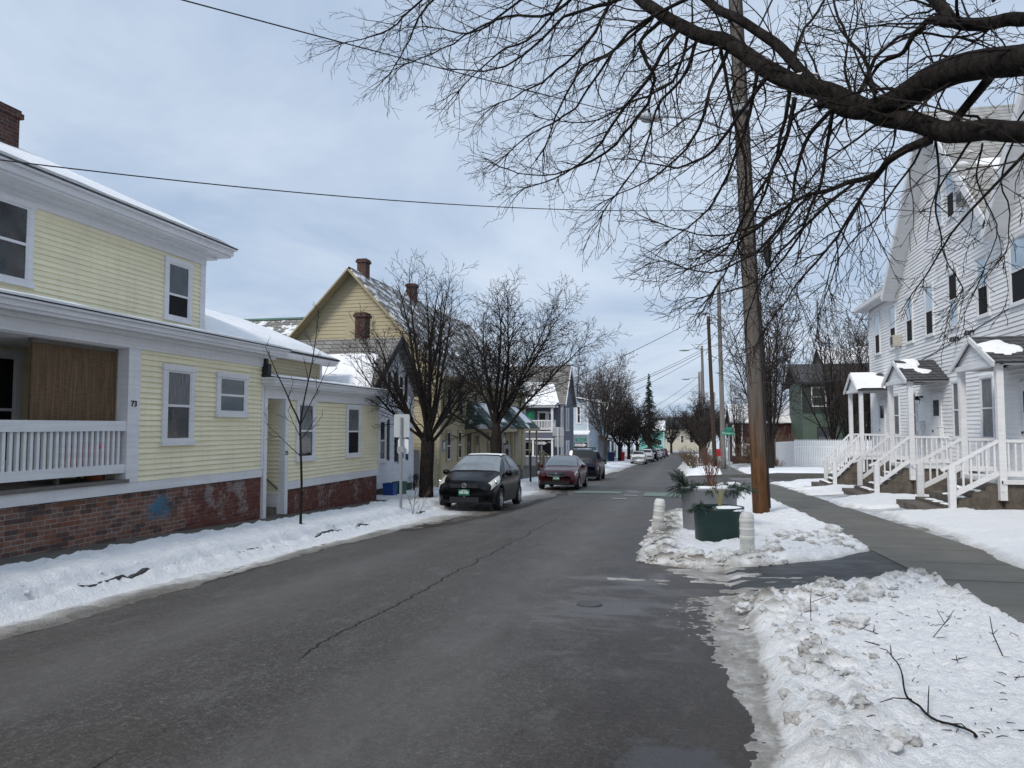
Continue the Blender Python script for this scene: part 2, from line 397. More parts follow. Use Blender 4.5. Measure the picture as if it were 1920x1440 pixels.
def asphalt():
    t=NT('asphalt'); P=t.pos(); p=t.sep(P)
    sp=t.noise(62,4,.85); sp2=t.noise(21,5,.8)
    big=t.noise(.55,5,.65,t.vmul(P,(1.4,.35,1))); mid=t.noise(2.2,5,.7,t.vmul(P,(1,.5,1)))
    base=t.ramp(t.math('ADD',t.math('MULTIPLY',sp,.62),t.math('MULTIPLY',sp2,.38)),[(.39,(.024,.021,.018)),(.49,(.056,.050,.044)),(.55,(.085,.077,.069)),(.62,(.20,.187,.173))])
    c=t.mix(t.ramp(big,[(.32,0.),(.62,.75)]),base,t.mix(.45,base,(.135,.126,.117)))
    c=t.mix(t.ramp(t.noise(.9,5,.7,t.vmul(P,(1.2,.45,1))),[(.5,0.),(.72,.6)]),c,t.mix(1.,c,(.50,.44,.40),'MULTIPLY'))
    salt=t.math('MULTIPLY',t.ramp(t.noise(3.,6,.8,t.vmul(P,(1.6,.5,1))),[(.52,0.),(.72,.35)]),t.ramp(p[1],[(0.,.2),(1.,1.)]))
    c=t.mix(salt,c,(.20,.195,.19))
    # wheel tracks rubbed paler by traffic and drying
    def band(x0,w): 
        d=t.math('DIVIDE',t.math('SUBTRACT',p[0],x0),w); return t.math('POWER',2.718,t.math('MULTIPLY',t.math('MULTIPLY',d,d),-1.))
    tr=t.math('ADD',band(-4.3,.5),band(-1.75,.55)); tr=t.math('MULTIPLY',tr,t.ramp(mid,[(.3,.15),(.7,.7)]))
    c=t.mix(tr,c,t.mix(.7,c,(.165,.157,.148)))
    # damp, dark margin towards the right-hand kerb
    wet=t.math('ADD',t.math('MULTIPLY',t.math('ADD',p[0],1.15),.75),t.math('MULTIPLY',t.math('SUBTRACT',mid,.5),1.8))
    wr=t.ramp(wet,[(.0,0.),(.55,1.)])
    near=t.ramp(t.math('MULTIPLY',p[1],.05),[(.62,1.),(.95,.25)])
    wr=t.math('MULTIPLY',wr,near)
    c=t.mix(t.math('MULTIPLY',wr,.7),c,t.mix(1.,c,(.40,.32,.27),'MULTIPLY'))
    # pale half-dry and icy patches by the driveway mouth
    dx=t.math('DIVIDE',t.math('ADD',p[0],.55),1.0); dy=t.math('DIVIDE',t.math('SUBTRACT',p[1],8.3),2.4)
    g2=t.math('POWER',2.718,t.math('MULTIPLY',t.math('ADD',t.math('MULTIPLY',dx,dx),t.math('MULTIPLY',dy,dy)),-1.))
    pk=t.math('MULTIPLY',t.ramp(t.math('ADD',t.noise(1.,5,.6,t.vmul(P,(1.2,1.7,1)),.8),t.math('MULTIPLY',g2,.12)),[(.56,0.),(.72,.42)]),t.ramp(g2,[(.12,0.),(.4,1.)]))
    c=t.mix(pk,c,(.19,.19,.195))
    dx=t.math('DIVIDE',t.math('ADD',p[0],.0),.42); dy=t.math('DIVIDE',t.math('SUBTRACT',p[1],3.7),.8)
    g3=t.math('POWER',2.718,t.math('MULTIPLY',t.math('ADD',t.math('MULTIPLY',dx,dx),t.math('MULTIPLY',dy,dy)),-1.))
    c=t.mix(t.ramp(t.math('ADD',g3,t.math('MULTIPLY',t.math('SUBTRACT',t.noise(3.,5,.7),.5),1.2)),[(.45,0.),(.6,.55)]),c,(.085,.09,.097))
    # long wandering crack down the paving seam
    def crack(x0,amp,seed,w,duty):
        yv=t.comb(seed,p[1]); n1=t.noise(.9,5,.7,yv); n2=t.noise(.35,2,.5,yv)
        d=t.math('ABSOLUTE',t.math('SUBTRACT',t.math('SUBTRACT',p[0],x0),t.math('MULTIPLY',t.math('SUBTRACT',n1,.5),amp)))
        ww=t.math('MULTIPLY',t.ramp(n2,[(duty,.0),(duty+.08,1.)]),w)
        return t.math('LESS_THAN',d,ww)
    k=crack(-2.85,.42,3.3,.013,.35); k2=crack(-2.95,1.3,17.1,.007,.54)
    c=t.mix(t.math('MAXIMUM',k,t.math('MULTIPLY',k2,.7)),c,(.012,.011,.010))
    pt=t.ramp(t.noise(.8,3,.6),[(.66,0.),(.69,.4)]); c=t.mix(pt,c,t.mix(.5,c,(.12,.115,.11)))
    t.col(c)
    ro=t.ramp(big,[(.3,.50),(.7,.66)]); t.rough(t.mix(wr,ro,(.42,.42,.42))).spec(.2)
    t.bump(t.math('ADD',sp,t.math('MULTIPLY',sp2,.6)),.006,.8)
    return t.m
M['asphalt']=asphalt()
M['asphalt_new']=(lambda t:(t.col(t.ramp(t.noise(110,3,.8),[(.35,(.010,.010,.011)),(.62,(.028,.028,.030)),(.72,(.09,.09,.09))])).rough(t.ramp(t.noise(2,4),[(.35,.35),(.7,.55)])).spec(.35),t.bump(t.noise(110,3),.005),t.m)[-1])(NT('fresh_asphalt'))
M['paint_white']=(lambda t:(t.col(t.mix(t.ramp(t.noise(14,5,.8),[(.42,0.),(.6,1.)]),(.42,.42,.41),(.11,.11,.105))).rough(.6),t.m)[-1])(NT('worn_road_paint'))
M['paint_green']=(lambda t:(t.col(t.mix(t.ramp(t.noise(6,5,.8),[(.33,0.),(.62,1.)]),(.15,.27,.20),(.10,.105,.10))).rough(.6),t.m)[-1])(NT('worn_green_paint'))
M['kerb']=plain('granite_kerb',(.12,.12,.118),.8,.25,8,bump=.01)
M['kerb_wet']=plain('wet_kerb',(.035,.034,.033),.6,.3,12,bump=.01)
M['dirt']=(lambda t:(t.col(t.ramp(t.noise(.6,6,.7),[(.35,(.10,.085,.06)),(.55,(.5,.51,.53)),(.7,(.72,.74,.77))])).rough(.9),t.m)[-1])(NT('patchy_snow_ground'))
M['iron']=plain('cast_iron',(.07,.066,.062),.5,.3,20,.5,.4)
# ================================================================== THE SETTING
def fbm(x,y,s,o=3,seed=0.):
    v=0.; a=1.; t=0.
    for i in range(o):
        v+=a*noise.noise(V((x*s+seed,y*s-seed*.7,seed*1.3+i*7.1))); t+=a; a*=.55; s*=2.1
    return v/t
def lerp(a,b,t): return a+(b-a)*t
def clamp(t,a=0.,b=1.): return max(a,min(b,t))
def smooth(a,b,x):
    t=clamp((x-a)/(b-a)); return t*t*(3-2*t)
def interp(tab,x):
    if x<=tab[0][0]: return tab[0][1]
    for (a,p),(b,q) in zip(tab,tab[1:]):
        if x<=b: return p+(q-p)*(x-a)/(b-a)
    return tab[-1][1]
RIGHT=[(.55,-.03),(.75,.03),(1.8,.08),(2.85,.13),(4.6,.15),(5.3,.20),(6.4,.30),(60,.4)]
def rz(x): return interp(RIGHT,x)
def ysteps(y0,y1):
    ys=[y0]
    while ys[-1]<y1: ys.append(min(y1,ys[-1]+(2. if ys[-1]<60 else 6.)))
    return ys
def strip(xs_dz,y0,y1,bend=True):
    """a sheet running along the street: profile [(x, height above the street)]"""
    mb=MB(); ys=ysteps(y0,y1); n=len(xs_dz)
    for y in ys:
        for x,d in xs_dz: mb.v.append((x+(sh(y) if bend else 0),y,gz(y)+d))
    for i in range(len(ys)-1):
        for j in range(n-1): a=i*n+j; mb.f.append((a,a+1,a+n+1,a+n))
    return mb
struct('ground',strip([(-420,-.35),(-60,-.25),(-7,-.2),(0,-.2),(7,-.2),(60,-.2),(420,-.3)],-80,620,False),M['dirt'],label='snowy ground spreading out behind the houses')
struct('road',strip([(-6.5,-.02),(-6.0,0),(-2.85,.03),(.2,0),(.75,-.02)],-10,236),M['asphalt'],label='wet grey asphalt street with a long wandering crack')
mb=strip([(-70,-.03),(-6.45,-.012),(.7,-.012),(80,.0)],40.8,52.6)
struct('cross_street',mb,M['asphalt'],label='asphalt cross street between the white row house and the picket fence')
mb=MB(); mb.box(-60,80,235,243,gz(240)-.2,gz(236)+.01)
struct('end_street',mb,M['asphalt'],label='street crossing the far end of the road')
KP=[(-6.42,-.05),(-6.42,.125),(-6.56,.13)]
for y0,y1 in ((-10,40.8),(52.6,235)):
    struct('kerb',strip(KP,y0,y1),M['kerb'],label='granite kerb along the left side of the street, '+('before' if y0<0 else 'beyond')+' the cross street')
    struct('pavement',strip([(-6.56,.128),(-7.3,.135),(-8.9,.15)],y0,y1),M['concrete'],label='damp concrete pavement on the left, '+('under the yellow house' if y0<0 else 'beyond the cross street'))
    struct('yard',strip([(-8.9,.146),(-14,.2),(-45,.25)],y0,y1),M['dirt'],label='snow-patched yards on the left, '+('before' if y0<0 else 'beyond')+' the cross street')
    struct('verge',strip([(x,rz(x)-.01) for x in (.55,.75,1.8,2.86)]+[(2.89,.128),(4.62,.128)],y0,y1),M['soil'],label='bare ground under the snow of the right verge, '+('before' if y0<0 else 'beyond')+' the cross street')
    struct('yard',strip([(4.55,.14),(5.3,.19),(6.4,.29),(60,.39)],y0,y1),M['dirt'],label='snow-patched yards on the right, '+('before' if y0<0 else 'beyond')+' the cross street')
    mb=MB(); y=y0; rr=random.Random(3)
    while y<min(y1,150):
        w=1.52; o=sh(y); h0,h1=rr.uniform(-.004,.004),rr.uniform(-.004,.004)
        a=[(2.88+o,y+.018),(4.58+o,y+.018),(4.58+o,y+w-.018),(2.88+o,y+w-.018)]
        mb.slab([(px,py,gz(py)+.15+(h0 if px<4 else h1)) for px,py in a],.12); y+=w
    struct('pavement',mb,M['concrete'],label='slabbed concrete pavement on the right, '+('in front of the white row house' if y0<0 else 'beyond the cross street'))
def kerb_return(x0,x1,y,lab):
    mb=MB(); n=24
    for i in range(n+1):
        x=lerp(x0,x1,i/n); d=(rz(x) if x>0 else .14+.03*clamp((-7-x)/10))
        for yy,dz in ((y-.08,-.4),(y-.08,d+.004),(y+.08,d+.004),(y+.08,-.4)): mb.v.append((x,yy,gz(y)+dz))
    for i in range(n):
        for j in range(3): a=i*4+j; mb.f.append((a,a+4,a+5,a+1))
    struct('kerb',mb,M['kerb'],label=lab)
kerb_return(.9,60,40.78,'kerb on the near right corner of the cross street'); kerb_return(.9,60,52.62,'kerb on the far right corner of the cross street')
kerb_return(-6.5,-60,40.78,'kerb on the near left corner of the cross street'); kerb_return(-6.5,-60,52.62,'kerb on the far left corner of the cross street')
# the driveway apron cut through the verge
mb=MB(); n=14; A=[(-.35,8.35),(-.45,10.3)]; B=[(2.9,9.6),(2.9,12.45)]
for i in range(n+1):
    t=i/n
    for j in range(7):
        s=j/6; x=lerp(lerp(A[0][0],A[1][0],s),lerp(B[0][0],B[1][0],s),t); y=lerp(lerp(A[0][1],A[1][1],s),lerp(B[0][1],B[1][1],s),t)
        x=lerp(x,x,t); mb.v.append((max(.62,x),y,gz(y)+max(rz(x),-.016)+.008))
for i in range(n):
    for j in range(6): a=i*7+j; mb.f.append((a,a+7,a+8,a+1))
struct('driveway',mb,M['asphalt_new'],True,label='short black asphalt driveway between two snow-covered verges')

# ------------------------------------------------------------------ snow
def sdf(poly,x,y):
    """signed distance to a polygon, positive inside"""
    d=1e9; ins=False; n=len(poly)
    for i in range(n):
        x0,y0=poly[i]; x1,y1=poly[(i+1)%n]; ex,ey=x1-x0,y1-y0
        t=clamp(((x-x0)*ex+(y-y0)*ey)/(ex*ex+ey*ey)); dx,dy=x-x0-ex*t,y-y0-ey*t
        d=min(d,dx*dx+dy*dy)
        if (y0>y)!=(y1>y) and x<(x1-x0)*(y-y0)/(y1-y0)+x0: ins=not ins
    return math.sqrt(d)*(1 if ins else -1)
def snow_sheet(name,x0,x1,y0,y1,dx,dy,fn,label,ends=''):
    nx=int((x1-x0)/dx)+1; ny=int((y1-y0)/dy)+1
    vs=[]; keep=[]; dirt=[]
    for j in range(ny):
        y=y0+j*dy
        for i in range(nx):
            x=x0+i*dx; b,h,d=fn(x,y)
            if 'a' in ends: h=h*smooth(0,.5,y-y0)-.05*smooth(.25,.1,y-y0)
            if 'z' in ends: h=h*smooth(0,.5,y1-y)-.05*smooth(.3,.15,y1-y)
            vs.append((x+sh(y),y,b+max(h,-.06))); keep.append(h>-.012); dirt.append(d)
    used={}; f=[]
    for j in range(ny-1):
        for i in range(nx-1):
            a=j*nx+i; q=(a,a+1,a+nx+1,a+nx)
            if any(keep[k] for k in q): f.append(tuple(used.setdefault(k,len(used)) for k in q))
    inv=sorted(used,key=used.get)
    mb=MB(); mb.v=[vs[k] for k in inv]; mb.f=f
    o=struct(name,mb,M['snow'],True,label=label,cat='snow')
    at=o.data.attributes.new('dirt','FLOAT','POINT'); at.data.foreach_set('value',[dirt[k] for k in inv])
    return o
W=[(.44,2.0),(.44,3.88),(.52,4.73),(.58,5.8),(.62,7.03),(.66,8.07),(1.01,8.77),(1.47,9.23),(2.06,9.42),(2.56,9.75),(2.96,10.05),(2.98,9.06),(3.0,7.64),(3.0,2.0)]
S=[(.30,2.0),(.30,4.3),(.36,4.88),(.30,5.39),(.18,6.1),(.14,6.61),(-.08,6.83),(-.24,7.33),(-.40,7.94),(-.30,8.49),(.2,8.9),(.75,9.05),(1.2,9.0),(1.2,2.)]
def near_right(x,y):
    b=gz(y)+max(rz(x),-.02)
    e=fbm(x,y,1.6,4,2.)*.16; w=sdf(W,x,y)+e*.9; s=sdf(S,x,y)+fbm(x,y,2.2,4,5.)*.16
    n1=fbm(x,y,1.1,3,9.); n2=fbm(x,y,4.2,4,11.); n3=fbm(x,y,13.,3,4.)
    rx=.9+.1*math.sin(y*1.3); ridge=math.exp(-((x-rx)/.30)**2)*smooth(2.,3.,y)*smooth(9.4,8.2,y)
    front=math.exp(-((w-.28)/.26)**2)*smooth(7.2,8.4,y)
    n4=fbm(x,y,24.,2,6.)
    hw=smooth(-.02,.16,w)*(.055+.035*n1+.05*n2+.042*n3+.018*n4)+ridge*(.04+.10*max(n2,-.25)+.05*abs(n3))+front*(.05+.12*n2+.03*n3)
    hw*=smooth(2.98,2.80,x-.05*n2)*.85+.15
    if w<-.02: hw=-.05
    hs=-.05 if s<0 else smooth(0,.10,s)*(.018+.010*n2+.014*n3+.009*n4)
    d_w=.05+1.1*max(0,.5-abs(x-rx)*1.3)*(.30+n2*1.9+n3*.6)+.55*front*(.25+n2*2.2)+.35*smooth(.13,.0,w)
    if hs>hw: return b,hs,.62+.25*n2+.35*n3+.25*fbm(x*4,y*.8,2.,3,1.)+.22*smooth(.08,.0,s)
    return b,hw,d_w
snow_sheet('snow',-.35,3.0,2.0,10.2,.028,.032,near_right,'trampled snow on the verge nearest the viewer, with a ploughed ridge and grey slush edge')
I_=[(-.66,11.5),(-.44,11.08),(.19,10.83),(.83,10.85),(1.51,11.19),(2.14,11.57),(2.95,12.61),(3.05,15.54),(3.05,19.18),(3.0,24.77),(3.0,33.77),(3.0,40.3),(1.95,39.26),(.73,30.5),(.1,22.52),(-.55,19.99),(-.57,16.56),(-.66,13.52)]
def island(x,y):
    b=gz(y)+max(rz(x),-.02)
    w=sdf(I_,x,y)+fbm(x,y,1.5,4,3.)*.14; n1=fbm(x,y,.9,3,29.); n2=fbm(x,y,3.8,4,21.); n3=fbm(x,y,12.,3,14.)
    rim=math.exp(-((w-.32)/.28)**2)*smooth(24,18,y)*smooth(2.9,1.2,x+.35*(y<14)*0)
    lump=math.exp(-(((x-2.1)/.6)**2+((y-13.5)/.9)**2))
    h=smooth(-.02,.2,w)*(.075+.04*n1+.045*n2+.036*n3)+rim*(.04+.15*max(n2,-.2)+.06*abs(n3))+lump*(.07+.12*n2)
    if w<-.02: h=-.05
    d=.04+.95*rim*smooth(1.8,.3,x)*(.60+n2*1.5+n3*.5)+.4*smooth(.14,0.,w)+.3*lump*(n2+.2)
    return b,h,d
snow_sheet('snow',-.95,3.05,10.5,21.,.036,.04,island,'snow heaped round the two planters and the wooden utility pole')
snow_sheet('snow',-.95,3.05,21.,40.6,.08,.10,island,'snow on the narrow right verge beyond the wooden utility pole','z')
# scattered films of ice on the road by the driveway mouth
def film(x,y):
    b=gz(y)+max(interp([(-6,0),(-2.85,.03),(.2,0),(.55,-.012)],x) if x<.6 else rz(x),-.02)
    e=max(((x-.45)/1.35)**2+((y-9.6)/1.7)**2-.0,0)
    n=fbm(x*.55,y*1.5,1.5,4,41.)+.25*fbm(x,y,7,3,8.)
    h=.05*(n-.03-.34*e) if e<2.2 else -.05
    return b,min(h,.008)+.004 if h>0 else -.05,.62+.45*fbm(x,y,5,3,2.)
snow_sheet('ice',-1.7,2.8,7.2,11.6,.03,.03,film,'thin grey films of ice at the mouth of the driveway')
def left_edge(y): return interp([(0,-5.45),(5.4,-5.50),(8.7,-5.55),(12.1,-5.60),(14.2,-5.30),(15.8,-4.85),(19,-4.35),(23,-4.25),(28,-4.0),(31.5,-4.5),(36,-5.2),(41,-5.6)],y)
def left_bank(x,y):
    n1=fbm(x,y,.9,3,51.); n2=fbm(x,y,3.6,4,52.); n3=fbm(x,y,11.,3,53.); st=fbm(x*2.4,y*.35,1.2,4,54.)
    kerb=-6.40; xi=-7.78+.14*fbm(.3,y,.9,4,7.)*2
    if x<kerb:
        b=gz(y)+.13; e=x-xi
        h=smooth(-.02,.14,e)*(.13+.05*n1+.08*n2+.055*n3) if e>-.02 else -.05
        h*=smooth(0.,.16,kerb-x)*.55+.45
        d=.03+.15*smooth(.25,0.,kerb-x)*(n2+.3)
        return b,h,d
    b=gz(y)+interp([(-6.5,-.02),(-6.0,0),(-2.85,.03)],x); xe=left_edge(y)+.10*fbm(1.7,y,1.1,4,6.)*2
    t=(x-kerb)/max(.1,xe-kerb)                                      # 0 at the kerb, 1 at the outer edge
    if t>1.: return b,-.05,.6
    bank=max(0.,(.11+.04*n1+.08*n2+.05*n3))*smooth(.36,.0,(x-kerb)*.9)
    thin=.018+.03*n2+.022*n3+.08*st*smooth(.15,.6,t)-.034*smooth(.72,1.,t)
    wide=smooth(13,16,y)
    thin-=wide*smooth(.25,.8,t)*.012*(1+6*max(0,st+.05))
    h=max(thin,0 if thin<0 else thin)+bank
    d=.08+.72*smooth(.30,.95,t)+.35*wide*smooth(.1,.5,t)+.45*st*smooth(.1,.4,t)
    return b,h,d
snow_sheet('snow',-8.15,-3.9,2.,24.,.04,.055,left_bank,'bank of shovelled snow along the left kerb, from the yellow house to the black hatchback')
snow_sheet('snow',-8.15,-3.9,24.,40.7,.09,.10,left_bank,'bank of snow and grey slush along the left kerb by the red sedan','z')
for k,(ya,yb) in enumerate(((6.75,8.2),(9.9,10.6),(12.3,13.5),(13.9,14.7),(17.5,18.3))):
    mb=MB(); n=14
    for i in range(n+1):
        t=i/n; y=lerp(ya,yb,t); b0,h0,_=left_bank(-6.28,y); z=b0+max(h0,0)+.030*math.sin(t*PI)**.6*(1+1.6*fbm(1,y,3,2,4.))-.005; xw=.02*fbm(2,y,2.,2,1.)
        for x,zz in ((-6.27+xw,z-.10),(-6.285+xw,z-.004),(-6.30+xw,z),(-6.37+xw,z-.012),(-6.40+xw,z-.12)): mb.v.append((x,y,zz))
    for i in range(n):
        for q in range(4): a=i*5+q; mb.f.append((a,a+1,a+6,a+5))
    struct('kerb',mb,M['kerb_wet'],True,label='dark edge of the kerb showing through the left snow bank, '+('nearest the viewer','short second piece','third piece, before the annex','fourth piece by the annex corner','last piece before the black hatchback')[k])
def far_left(x,y):
    n1=fbm(x,y,.8,3,71.); n2=fbm(x,y,3.,3,72.); e=-4.75+.3*fbm(.4,y,.3,3,2.)*2
    h=(.14+.10*n1+.07*n2) if x<-6.0 else (.10+.10*n2)*smooth(-4.7,-6.,x)+.02
    if x<-8.6 or x>e: h=-.05
    return gz(y)+(.13 if x<-6.45 else 0),h,.05+.5*smooth(-6.2,-4.8,x)
snow_sheet('snow',-8.8,-4.2,52.8,230.,.22,.45,far_left,'snow along the far left side of the street beside the parked white cars','a')
def far_right(x,y):
    n1=fbm(x,y,.7,3,81.); n2=fbm(x,y,2.6,3,82.); e=.7-.7*smooth(56,64,y)+.3*fbm(.4,y,.3,3,2.)*2
    mound=math.exp(-(((x-2.1)/1.2)**2+((y-56)/2.6)**2))
    h=.12+.08*n1+.05*n2+.38*mound*(1+n2)
    if x<e or x>2.95: h=-.05
    return gz(y)+max(rz(x),0),h,.05+.4*smooth(1.2,.2,x)
snow_sheet('snow',-.6,3.,53.,200.,.15,.35,far_right,'snow heap at the far corner below the street name sign and on along the right kerb','a')
def yard_snow(x,y):
    n1=fbm(x,y,.6,3,91.); n2=fbm(x,y,2.6,4,92.); n3=fbm(x,y,9,3,93.)
    e=x-4.50-.10*fbm(2.2,y,.9,3,2.)*2+.15*smooth(15,11,y)
    if y<22: e+= -.3+.3*smooth(15.5,11,y)+.05
    h=smooth(0,.2,e)*(.08+.06*n1+.045*n2+.022*n3)
    bare=smooth(.04,.2,fbm(x,y,.7,3,95.))*smooth(6.0,5.2,x)*smooth(17,18.5,y)
    h-=bare*.11
    for yc in (20.8,27.65,34.2):                                    # trodden path to each porch
        if abs(y-yc)<1.0 and x<6.6: h-=.22*smooth(1.,.5,abs(y-yc))
        if abs(y-yc)<1.6 and x>6.7: h-=.3
    if e<0 or x>8.45: h=-.05
    return gz(y)+rz(x),h,.05+.35*smooth(.25,0.,e)+.2*n2
snow_sheet('snow',4.2,8.5,7.,40.7,.07,.09,yard_snow,'snow in front of the porch steps of the white row house','z')
def far_yard(x,y):
    n1=fbm(x,y,.4,3,101.); n2=fbm(x,y,1.6,4,102.)
    h=.12+.10*n1+.05*n2
    if x<4.75+.15*n2: h=-.05
    return gz(y)+rz(x),h,.05
snow_sheet('snow',4.5,22.,53.,64.4,.18,.2,far_yard,'snow on the corner lot in front of the white picket fence','a')
def cottage_snow(x,y):
    n1=fbm(x,y,.7,3,111.); n2=fbm(x,y,2.8,4,112.)
    h=.10+.08*n1+.04*n2-.2*math.exp(-((x+8.1)/.35)**2)*smooth(-.1,.2,n1)
    if x>-7.35+.1*n2: h=-.05
    return gz(y)+.15,h,.06
snow_sheet('snow',-11.,-7.1,21.05,40.7,.1,.1,cottage_snow,'snow in front of the white cottage and the old yellow row house','az')
# loose lumps: the large ones are things, the crumbs one heap
clods=[(2.67,14.4,.19),(1.81,13.75,.16),(1.14,7.61,.13),(1.95,8.5,.17),(1.75,8.25,.12),(1.48,7.1,.13),(1.13,4.37,.08),(.81,5.61,.07),(.85,4.95,.07),(1.02,4.22,.08),(.2,11.25,.19),(.62,11.45,.18),(-.2,12.5,.17),(.62,7.85,.08),(-.35,11.75,.16),(1.5,12.9,.12),(.42,11.12,.13),(-.15,11.55,.15)]
where=['on the snow right of the utility pole','left of the biggest lump behind the driveway','at the driveway edge of the near verge, left one','largest on the near verge beside the driveway','just before the largest lump of the near verge','in the middle of the near verge below the large lumps',
 'beside the fallen branch','small, on the ploughed ridge, middle','small, on the ploughed ridge below the middle','small, at the near end of the ploughed ridge','in front of the green planter, left','in front of the green planter beside the white post','below the left white post','dark, at the left corner of the near verge','at the road-side corner of the planter heap','behind the white post on the planter heap','small, wedged between two larger ones before the planter','between the planter and the left white post']
for k,(x,y,r) in enumerate(clods):
    r*=.80 if k in (2,3,4,5,14,15,17) else .9
    mb=MB(); mb.blob((0,0,0),r,k+1,(1.15,.95,.72),3,.55)
    single('snow_chunk',mb,M['clod'],'grey lump of frozen snow '+where[k],'snow lump','lumps of ploughed snow',smooth=True).location=(x,y,gz(y)+max(rz(x),0)+.06+r*.35)
mb=MB(); rr=random.Random(11)
def crumb(x,y,r,b): mb.blob((x,y,b+r*.1),r,rr.random()*90,(rr.uniform(.8,1.5),rr.uniform(.8,1.3),rr.uniform(.45,.8)),2,.9)
for _ in range(150):
    y=rr.uniform(2.6,9.2); x=.9+.1*math.sin(y*1.3)+rr.gauss(0,.16); b,h,d=near_right(x,y)
    if h>0: crumb(x,y,.012+.045*rr.random()**2.2,b+h)
for _ in range(120):
    x=rr.uniform(.6,2.9); y=8.1+(x-.6)*.62+rr.gauss(0,.25); b,h,d=near_right(x,y)
    if h>0: crumb(x,y,.01+.05*rr.random()**2.2,b+h)
for _ in range(330):
    t=rr.random()
    if t<.55: x=rr.uniform(-.65,1.6); y=11.15+rr.gauss(.15,.28)
    else: x=-.5+rr.gauss(.1,.15); y=rr.uniform(11,19)
    b,h,d=island(x,y)
    if h>0: crumb(x,y,.014+.075*rr.random()**2.4,b+h)
for _ in range(120):
    x=2.2+rr.gauss(0,.5); y=13.5+rr.gauss(0,.7); b,h,d=island(x,y)
    if h>0: crumb(x,y,.014+.055*rr.random()**2.,b+h)
for _ in range(150):
    y=rr.uniform(3,22); x=-7.7+rr.gauss(.06,.09) if rr.random()<.5 else -6.35+rr.gauss(0,.12); b,h,d=left_bank(x,y)
    if h>0: mb.blob((x,y,b+h-.01),.012+.04*rr.random()**2,rr.random()*90,(1.1,1,.7),1,.6)
o=struct('snow_rubble',mb,M['snow'],True,label='crumbs of broken snow along the ploughed edges',cat='snow',kind='stuff')
at=o.data.attributes.new('dirt','FLOAT','POINT'); vs=[]
for v in o.data.vertices:
    vs.append(.04 if v.co.x<-3 else .42+.25*noise.noise(v.co*3))
at.data.foreach_set('value',vs)
# road markings
def mark(x0,x1,y0,y1,m,lab,lift=.016,lean=0.):
    mb=MB(); n=6
    for i in range(n+1):
        x=lerp(x0,x1,i/n); c=interp([(-6,0),(-2.85,.03),(.2,0),(.75,-.02),(9,-.012)],x)
        for y in (y0,y1): yy=y+lean*(x-x0); mb.v.append((x+sh(y),yy,gz(yy)+c+lift))
    for i in range(n): mb.f.append((2*i,2*i+2,2*i+3,2*i+1))
    struct('road_marking',mb,m,label=lab)
mark(-1.3,.35,28.2,30.9,M['paint_green'],'worn green cycle crossing patch beside the planters')
mark(-4.1,-2.2,29.3,30.8,M['paint_green'],'worn green cycle crossing patch beside the red sedan')
for k,(x,y) in enumerate(((-1.75,28.3),(-1.75,30.6),(-2.0,26.2),(-1.9,31.4))): mark(x-.25,x+.25,y-.22,y+.22,M['paint_white'],'small worn white road mark, '+('below the green patch','above the green patch','nearest the viewer','farthest, above the green patches')[k])
for k,y in enumerate((61.6,64.2)): mark(-6 if k==0 else -1.2,.6 if k else -2.,y,y+.4,M['paint_white'],'worn white stop line across the far road, '+('left half','right half')[k])
for k in range(5): mark(2.7,5.6,41.6+k*2.1,42.4+k*2.1,M['paint_white'],'white crosswalk bar on the cross street, '+('nearest','second','middle','fourth','farthest')[k]+' one',.006)
mb=MB(); mb.lathe([(0,.0),(.13,.0),(.135,-.02)],24); 
single('utility_cover',mb,M['iron'],'small round iron cover set in the wet road by the driveway','manhole cover').location=(-.93,7.95,gz(7.95)+.025)
